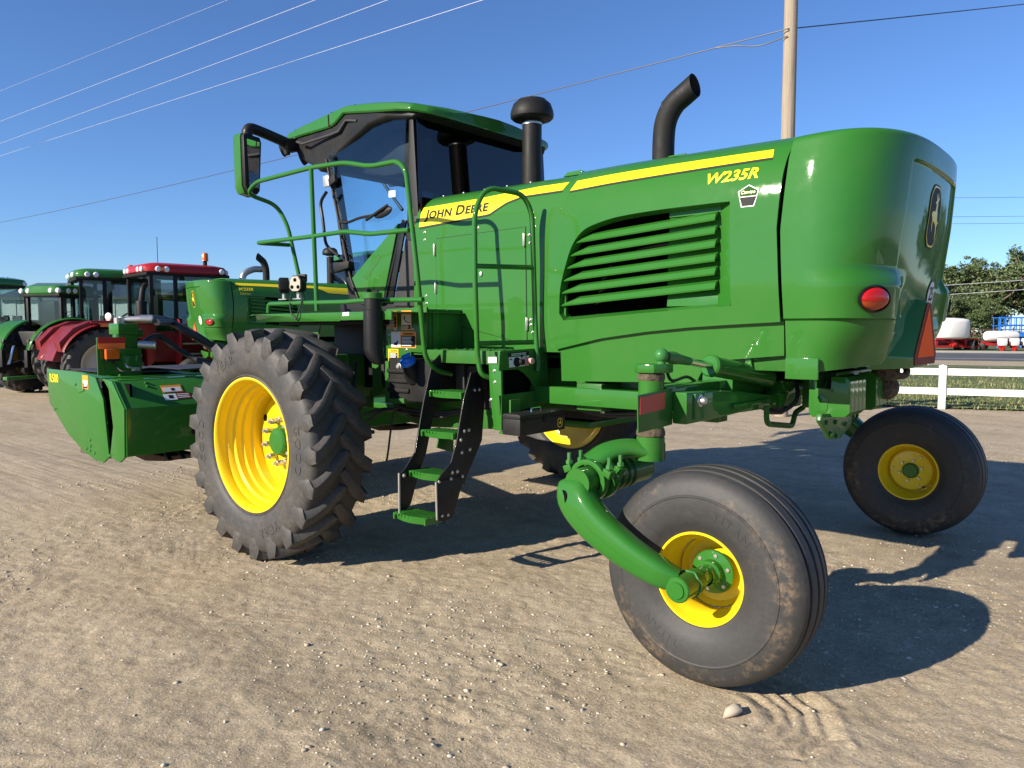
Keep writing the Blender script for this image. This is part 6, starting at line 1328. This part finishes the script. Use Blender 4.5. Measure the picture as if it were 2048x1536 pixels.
fp = G(4, 74); fpo = thing('far_utility_pole', 'small distant utility pole with crossarm at the left edge', 'pole', fp)
MB().cyl((0, 0, 0), (0, 0, 6.55), .13, .10, n=10).build('post', WOOD, fpo); MB().box((0, 0, 6.45), (2.2, .12, .12), zrot(.7)).build('crossarm', WOOD, fpo)
for s_ in (-.9, -.45, .45, .9): MB().cyl((s_*math.cos(.7), s_*math.sin(.7), 6.5), (s_*math.cos(.7), s_*math.sin(.7), 6.68), .05, n=8).build('insulator', M['grey'], fpo)
# ================================================================== white tank trailer, planter, blue racks beyond the road
def cam_thing(name, label, cat, u, d, turn=0.0, group=None):
    """local x runs to the photo's right, y away from the camera"""
    return thing(name, label, cat, G(u, d), math.atan2(RV.y, RV.x)+turn, group)
tt_ = cam_thing('tank_trailer', 'white tank trailer on a red frame standing across the road', 'trailer', 1890, 62, .25); tt_.scale = (1.12, 1.12, 1.0)
def poly_tank(x, y, rx, ry, z0, z1, nm='tank'):
    mb = MB(); rows = []
    for f, z in ((.70, z0), (.93, z0+.06), (.99, z0+.16), (1.0, z1-.35), (.985, z1-.22), (.92, z1-.13), (.7, z1-.05), (.35, z1), (.001, z1+.01)):
        rows.append([Vector((x+rx*f*math.copysign(abs(math.cos(a))**.75, math.cos(a)), y+ry*f*math.copysign(abs(math.sin(a))**.75, math.sin(a)), z)) for a in np.linspace(0, 2*math.pi, 33)[:-1]])
    mb.grid(rows, cu=True); return mb.build(nm, M['tankwhite'], tt_, smooth=45)
poly_tank(-.1, 0, 1.55, 1.3, .95, 2.62); poly_tank(1.5, 1.0, .85, 1.2, .95, 2.52)
MB().bb(-1.7, 2.0, -.9, .9, .86, .98).bb(-1.9, 2.2, -.8, -.65, .25, .42).bb(-1.9, 2.2, .65, .8, .25, .42).bb(-1.6, -1.4, -.8, .8, .3, .9).bb(.9, 1.1, -.8, .8, .3, .9).bb(-.3, -.1, -.8, .8, .3, .9).box((0, -.7, .6), (2.4, .08, .1), yrot(.2)).build('frame', M['red'], tt_, bevel=.01)
MB().bb(.3, .7, -.84, -.80, .28, .5).cyl((-.2, -.85, .5), (.0, -.85, .5), .18).build('pump', M['red'], tt_)
wt_me, wl_me = ag_tyre(.50, .26, .36, 18, .03, 40, 'small_tyre')
for x in (1.85, 2.75):
    for y in (-.6, .8):
        o = link('wheel', wt_me, M['rubber_far'], tt_); o.location = (x, y, .50); o.rotation_euler = (0, 0, .5)
        l_ = link('tread_lugs', wl_me, M['rubber_far'], o)
pl_ = cam_thing('row_planter', 'red and white row planter with white seed hoppers at the far right', 'planter', 2005, 60, .1)
MB().bb(-1.4, 3.2, -.1, .1, .45, .62).bb(-1.4, 3.2, .5, .65, .6, .75).build('toolbar', M['red'], pl_, bevel=.01)
mb = MB(); mb.lathe([(0, -1.2), (.33, -1.18), (.40, -1.05), (.40, 1.25), (.33, 1.4), (0, 1.42)], (.1, .5, 1.18), (1, 0, 0), 20); mb.build('tank', M['tankwhite'], pl_, smooth=40)
for k in range(4):
    x = -.55+k*1.0
    un_ = MB().prism([(-.20, .45), (.20, .45), (.26, .62), (.26, .98), (.20, 1.02), (-.20, 1.02), (-.26, .98), (-.26, .62)], 'y', -.85, -.40); un_.v = [(v[0]+x, v[1], v[2]) for v in un_.v]; hp_ = un_.build('seed_hopper', M['tankwhite'], pl_, bevel=.03)
    MB().box((x, -.6, 1.035), (.44, .44, .05)).build('hopper_lid', M['grey'], hp_, bevel=.01)
    MB().box((x, -.5, .35), (.16, .5, .2)).cyl((x-.08, -.7, .2), (x-.02, -.7, .2), .2).cyl((x+.02, -.7, .2), (x+.08, -.7, .2), .2).build('row_unit', M['red'], pl_)
    MB().box((x+.45, -.1, .62), (.30, .3, .42)).cyl((x+.45, -.3, .5), (x+.45, -.3, .9), .07).build('row_bracket', M['red'], pl_, bevel=.02)
MB().slab([(1.25, -.90, .92), (1.75, -.90, .92), (1.5, -.90, 1.35)], (0, .02, 0)).build('slow_sign', M['smv'], pl_)
br_ = cam_thing('blue_rack', 'stack of bright blue steel racks at the far right, under the trees', 'rack', 2035, 70, .05)
for zi in range(2):
    for k in range(9):
        x = -1.75+k*.5
        MB().bb(x-.04, x+.04, -.04, .04, 1.35+zi*.72, 2.05+zi*.72).build('upright', M['bluepaint'], br_)
    for z in (1.33, 2.02): MB().bb(-1.85, 3.0, -.06, .06, z+zi*.72, z+zi*.72+.09).build('rail', M['bluepaint'], br_)
    for k in range(9): MB().bb(-1.77+k*.5, -1.73+k*.5, .9, .94, 1.35+zi*.72, 2.05+zi*.72).build('upright', M['bluepaint'], br_)
    MB().bb(-1.85, 3.0, .88, .96, 2.0+zi*.72, 2.08+zi*.72).build('rail', M['bluepaint'], br_)
MB().bb(-1.85, 3.0, -.1, 1.0, 1.05, 1.30).build('deck', M['bluepaint'], br_)
for x in (-1.7, .5, 2.8): MB().bb(x-.07, x+.07, .2, .34, 0, 1.1).build('leg', M['bluepaint'], br_)
pf_ = cam_thing('pipe_fence', 'rusty brown pipe fence behind the planter', 'fence', 1960, 74, 0)
RUST = paint('rusty_pipe', (.10, .05, .03), .8, 0, .2)
for z in (.55, 1.15, 1.7): MB().cyl((-3, 0, z), (6, 0, z), .045, n=8).build('rail', RUST, pf_)
for k in range(5): MB().cyl((-2.6+k*1.9, 0, 0), (-2.6+k*1.9, 0, 1.9), .07, n=8).build('post', RUST, pf_)
# ================================================================== white shed and tractors on the left
sh = cam_thing('metal_shed', 'low white metal shed behind the parked tractors', 'shed', 150, 46, 0)
SIDING = paint('white_siding', (.70, .70, .67), .6, 0, .08)
mb = MB()
for k in range(22): mb.bb(-4.2+k*.42, -3.8+k*.42, -.03 if k % 2 else 0, 8, 0, 3.45)
mb.build('wall', SIDING, sh)
MB().prism([(-.3, 3.45), (4.0, 4.5), (8.3, 3.45), (8.3, 3.6), (4.0, 4.68), (-.3, 3.6)], 'x', -4.5, 5.3).build('roof', paint('grey_roof_sheet', (.13, .12, .12), .6), sh)
for k in range(3): MB().bb(-3.6+k*2.6, -3.1+k*2.6, -.05, 0, 1.3, 2.5).build('vent_panel', M['grey'], sh)
tr_me, tl_me = ag_tyre(.86, .52, .50, 21, .045, 72, 'tractor_tyre')
def tractor(name, label, u, d, heading, body, rim, side, R=.86, roofc=None, kind='row', hw=1.2):
    """local x forwards, y left; side = +1 when the left side faces the camera"""
    fwd = math.radians(heading); p = G(u, d)
    t = thing(name, label, 'tractor', (0, 0, 0), fwd, 'parked tractors on the left')
    left = Vector((-math.sin(fwd), math.cos(fwd), 0)); t.location = p-left*(side*hw)
    Q = lambda nm, mb, mat, par=None, **k: mb.build(nm, mat if not isinstance(mat, str) else M[mat], par or t, **k)
    s = R/.86
    wheels = [(0, hw-.25), (0, -hw+.25)]
    if kind == 'artic': wheels += [(3.4, hw-.25), (3.4, -hw+.25)]
    for x, y in wheels:
        w_ = MB().lathe([(.52, -.20), (.53, -.22), (.50, -.22), (.47, -.18), (.44, -.08), (.40, -.04), (.25, -.10), (.16, -.12), (.15, -.15), (.10, -.155), (.0, -.16)], (0, 0, 0), (0, 1, 0), 40).build('wheel', M[rim], t, smooth=40)
        w_.location = (x, y, R); w_.scale = (s, s if y < 0 else -s, s)
        link('tyre', tr_me, M['rubber_far'], w_); link('tread_lugs', tl_me, M['rubber_far'], w_)
        MB().lathe([(.16, -.155), (.13, -.20), (0, -.21)], (0, 0, 0), (0, 1, 0), 20).build('hub', M['grey'] if rim == 'cream' else M['dark'], w_)
    if kind != 'artic':
        for y in (.85, -.85):
            w_ = MB().lathe([(.52, -.20), (.53, -.22), (.50, -.22), (.44, -.08), (.25, -.05), (0, -.05)], (0, 0, 0), (0, 1, 0), 32).build('wheel', M[rim], t, smooth=40); w_.location = (2.7, y, .62); w_.scale = (.72, .8 if y < 0 else -.8, .72); link('tyre', tr_me, M['rubber_far'], w_); link('tread_lugs', tl_me, M['rubber_far'], w_)
    for y in (hw-.28, -hw+.28):       # fenders
        mb = MB(); rows = []
        a0, a1 = (math.radians(165), math.radians(38)) if kind != 'artic' else (math.radians(158), math.radians(60))
        for k in range(15):
            a = lerp(a0, a1, k/14); rows.append([Vector((math.cos(a)*r, y+yy, R+math.sin(a)*r*(1 if math.sin(a) < .9 or kind != 'artic' else 1))) for r, yy in ((R*1.10, -.33), (R*1.13, -.30), (R*1.13, .30), (R*1.10, .33))])
        mb.grid(rows); mb.grid([[p_-Vector((math.cos(0)*0, 0, .03)) for p_ in r] for r in rows]); Q('fender', mb, body, smooth=40)
        if kind == 'artic':
            arc = [(math.cos(a)*R*1.12, R+math.sin(a)*R*1.12) for a in np.linspace(math.radians(160), math.radians(50), 14)]
            Q('fender_side', MB().prism(arc+[(1.15, 1.55), (1.15, 1.90), (-.25, 1.86), (-.62, 1.70), (-.92, 1.38)], 'y', y-.20, y+.28), body, bevel=.02)
        if kind == 'artic': Q('fender_skirt', MB().prism([(.45, R+.95), (1.1, R+.92), (1.1, R+.1), (.9, R-.1), (.9, R+.3), (.7, R+.75)], 'y', y-.3, y+.3), body, bevel=.02)
    if kind == 'artic': Q('fender_body', MB().prism([(-1.0, .95), (-.86, 1.30), (-.45, 1.74), (-.2, 1.80), (1.25, 1.88), (1.25, .9), (.9, .8)], 'y', -hw+.42, hw-.42), body, bevel=.03)
    Q('rear_body', MB().bb(-.55, 1.2, -.55, .55, .55, 1.55*s), 'black' if kind != 'artic' else body, bevel=.05)
    c0, c1, cb, ct, cw_ = ((.25, 1.95, 1.55, 2.98, .80) if kind == 'row' else ((-.15, .95, 1.50, 2.56, .56) if kind == 'old' else (1.15, 2.95, 1.62, 3.02, .82)))
    Q('cab_base', MB().bb(c0+.05, c1, -cw_, cw_, cb-.75 if kind == 'artic' else cb-.45, cb), body if kind == 'artic' else 'black', bevel=.04)
    for x, y in ((c0, cw_), (c0, -cw_), (c1, cw_), (c1, -cw_), (lerp(c0, c1, .32), cw_), (lerp(c0, c1, .32), -cw_)):
        Q('cab_pillar', MB().bb(x-.045, x+.045, y-.04, y+.04, cb, ct), 'black', bevel=.015)
    for nm, mb in (('window', MB().slab([(c0, cw_, cb), (c1, cw_, cb), (c1, cw_, ct), (c0, cw_, ct)], (0, .008, 0))), ('window', MB().slab([(c0, -cw_, cb), (c1, -cw_, cb), (c1, -cw_, ct), (c0, -cw_, ct)], (0, -.008, 0))),
                   ('window', MB().slab([(c0, -cw_, cb), (c0, cw_, cb), (c0, cw_, ct), (c0, -cw_, ct)], (-.008, 0, 0))), ('window', MB().slab([(c1, -cw_, cb), (c1, cw_, cb), (c1, cw_, ct), (c1, -cw_, ct)], (.008, 0, 0)))):
        Q(nm, mb, 'glass_far', smooth=0)
    rf = roofc or body
    rows = []; cxm, lx = (c0+c1)/2, (c1-c0)/2+.16
    for f, z in ((.94, ct), (1.0, ct+.05), (1.0, ct+.15), (.95, ct+.22), (.75, ct+.27), (.3, ct+.29), (.01, ct+.29)):
        rows.append([Vector((cxm+lx*f*math.copysign(abs(math.cos(a))**.35, math.cos(a)), (cw_+.10)*f*math.copysign(abs(math.sin(a))**.35, math.sin(a)), z)) for a in np.linspace(0, 2*math.pi, 41)[:-1]])
    mb = MB(); mb.grid(rows, cu=True); mb.f.append(tuple(range(40))); roof_ = Q('cab_roof', mb, rf, smooth=40)
    Q('roof_trim', MB().bb(c0-.12, c1+.12, -cw_-.07, cw_+.07, ct-.05, ct+.03), 'ink', roof_, bevel=.03)
    for y in (-.62, -.38, .38, .62):
        for x, dx in ((c0-.15, -1), (c1+.15, 1)): Q('roof_lamp', MB().lathe([(0, .03), (.05, .025), (.07, 0), (.06, -.06)], (x, y, ct+.10), (dx, 0, 0), 14), 'clear', roof_)
    for x in (c0+.15, c0+.35, c1-.1): 
        for y in (-1, 1): Q('side_lamp', MB().lathe([(0, .03), (.05, .025), (.07, 0), (.06, -.05)], (x, y*(cw_+.095), ct+.10), (0, y, 0), 14), 'clear', roof_)
    Q('seat', MB().box((lerp(c0, c1, .38), 0, cb+.25), (.5, .5, .14)).box((lerp(c0, c1, .38)-.28, 0, cb+.6), (.14, .5, .6)), 'black', bevel=.04)
    Q('dash', MB().box((c1-.25, 0, cb+.25), (.25, .5, .5)).lathe([(.17, -.01), (.19, 0), (.17, .01), (.155, 0), (.17, -.01)], (c1-.5, 0, cb+.55), (-.5, 0, .85), 18).box((c1-.45, -.5, cb+.45), (.05, .2, .2)), 'black')
    hood_l = 3.4 if kind != 'artic' else 5.4
    Q('hood', MB().prism([(c1+.05, 1.05), (hood_l, 1.0), (hood_l+.1, 1.5), (hood_l-.1, 1.78), (c1+.05, 1.88)], 'y', -.42, .42), body, bevel=.10, seg=3)
    Q('belly', MB().bb(.8, hood_l-.3, -.30, .30, .5, 1.1), 'black', bevel=.05)
    return t, Q, (c0, c1, cb, ct, cw_)
T1, Q, (c0, c1, cb, ct, cw_) = tractor('red_tractor', 'red articulated tractor with cream wheels and amber beacon', 212, 17.6, 83, 'red_in_shade', 'cream', -1, kind='artic', roofc='red', R=.84)
pe = spline([(3.55, -.55, 2.2), (3.55, -.55, 2.85), (3.60, -.55, 3.12), (3.85, -.55, 3.26), (4.1, -.55, 3.28)], 6)
Q('exhaust', MB().tube(pe, .085, 16, caps=False), 'steel', smooth=50); Q('exhaust_mouth', MB().cyl(pe[-1]-Vector((.05, 0, 0)), pe[-1]-Vector((.01, 0, 0)), .078), 'dark')
Q('air_stack', MB().cyl((.95, -.72, 1.7), (.95, -.72, 2.35), .12, n=18).tube(fillet([(.95, -.72, 2.3), (1.0, -.7, 2.65), (1.1, -.6, 2.75)], .1), .07, 10), 'black', bevel=.02)
bc = Q('beacon', MB().lathe([(0, .30), (.06, .30), (.075, .27), (.08, .12), (.085, .1)], (2.55, -.62, ct+.28), (0, 0, 1), 16), 'orange_lens'); Q('beacon_stem', MB().cyl((2.55, -.62, ct+.2), (2.55, -.62, ct+.39), .05), 'ink', bc)
Q('roof_hazard_mark', MB().bb(1.28, 1.55, -cw_-.112, -cw_-.10, ct+.06, ct+.14), 'orange'); Q('aerial', MB().cyl((1.7, .3, ct+.2), (1.7, .3, ct+1.0), .008, n=6), 'ink')
mr = Q('cab_mirror', MB().bb(1.95, 2.15, -cw_-.16, -cw_-.12, 2.35, 2.78), 'ink', bevel=.02); Q('mirror_face', MB().bb(1.97, 2.13, -cw_-.166, -cw_-.161, 2.38, 2.75), 'mirror', mr)
for k, z in enumerate((.45, .75, 1.05, 1.3)): Q('cab_step', MB().bb(1.75, 2.35, -1.15, -.82, z, z+.03), 'steel')
Q('step_side', MB().bb(1.68, 1.72, -1.15, -.82, .4, 1.5).bb(2.38, 2.42, -1.15, -.82, .4, 1.5), 'red', bevel=.01); Q('side_pod', MB().bb(2.45, 3.0, -1.15, -.4, .55, 1.5), 'red', bevel=.04)
for x in (1.70, 2.40): Q('grab_handle', MB().tube(fillet([(x, -1.0, 1.2), (x, -1.12, 1.25), (x, -1.12, 1.85), (x, -1.0, 1.9)], .05), .02, 8), 'red')
Q('fender_lamp', MB().bb(-.1, .10, -1.25, -1.18, 1.72, 1.80), 'orange_lens'); Q('fender_rail', MB().bb(-.3, .9, -1.24, -1.2, 1.80, 1.84), 'red'); Q('cross_light', MB().lathe([(0, .05), (.09, .03), (.1, 0), (.06, -.1)], (.15, -1.0, 1.95), (-.8, -.5, 0), 14), 'zinc')
T2, Q, _ = tractor('green_tractor', 'green tractor with long rounded roof lamps behind the red tractor fender', 150, 19.4, 76, 'green', 'yellow', -1, kind='row', hw=1.3, R=.92)
Q('beacon', MB().lathe([(0, .16), (.06, .15), (.07, 0)], (1.5, -.4, 3.25), (0, 0, 1), 14), 'orange_lens'); Q('exhaust_stack', MB().cyl((2.1, -.75, 1.8), (2.1, -.75, 3.0), .08, n=14), 'black'); Q('cab_mirror', MB().bb(1.95, 2.0, -1.35, -1.1, 2.2, 2.7), 'ink', bevel=.02)
T3, Q, _ = tractor('green_tractor', 'older green tractor with boxy cab and big yellow wheel at left', 38, 20.6, 112, 'green', 'yellow', 1, kind='old', R=.90, hw=1.15)
Q('exhaust_stack', MB().cyl((1.0, -.95, 1.5), (1.0, -.95, 2.75), .085, n=16).lathe([(.085, 2.72), (.14, 2.75), (.14, 2.86), (.09, 2.9), (0, 2.9)], (1.0, -.95, 0), (0, 0, 1), 16), 'black')
Q('hitch_arm', MB().box((-.75, .42, .75), (.9, .08, .14), yrot(-.25)).box((-1.05, .42, .85), (.12, .10, .6)).box((-.7, .42, 1.3), (.7, .08, .1), yrot(.2)), 'black', bevel=.01)
Q('hitch_arm', MB().box((-.75, -.42, .75), (.9, .08, .14), yrot(-.25)).box((-1.05, -.42, .85), (.12, .10, .6)).box((-.7, -.42, 1.3), (.7, .08, .1), yrot(.2)), 'black', bevel=.01)
Q('lift_link', MB().cyl((-.9, .42, .7), (-.7, .42, 1.35), .04, n=10), 'chrome'); Q('drawbar', MB().box((-.9, 0, .45), (.9, .14, .08)), 'green_dirty', bevel=.01)
T4, Q, _ = tractor('green_tractor', 'green and black tractor cut off by the left edge of the photo', -165, 23.0, 112, 'green', 'yellow', 1, kind='row', R=.9, hw=1.25)
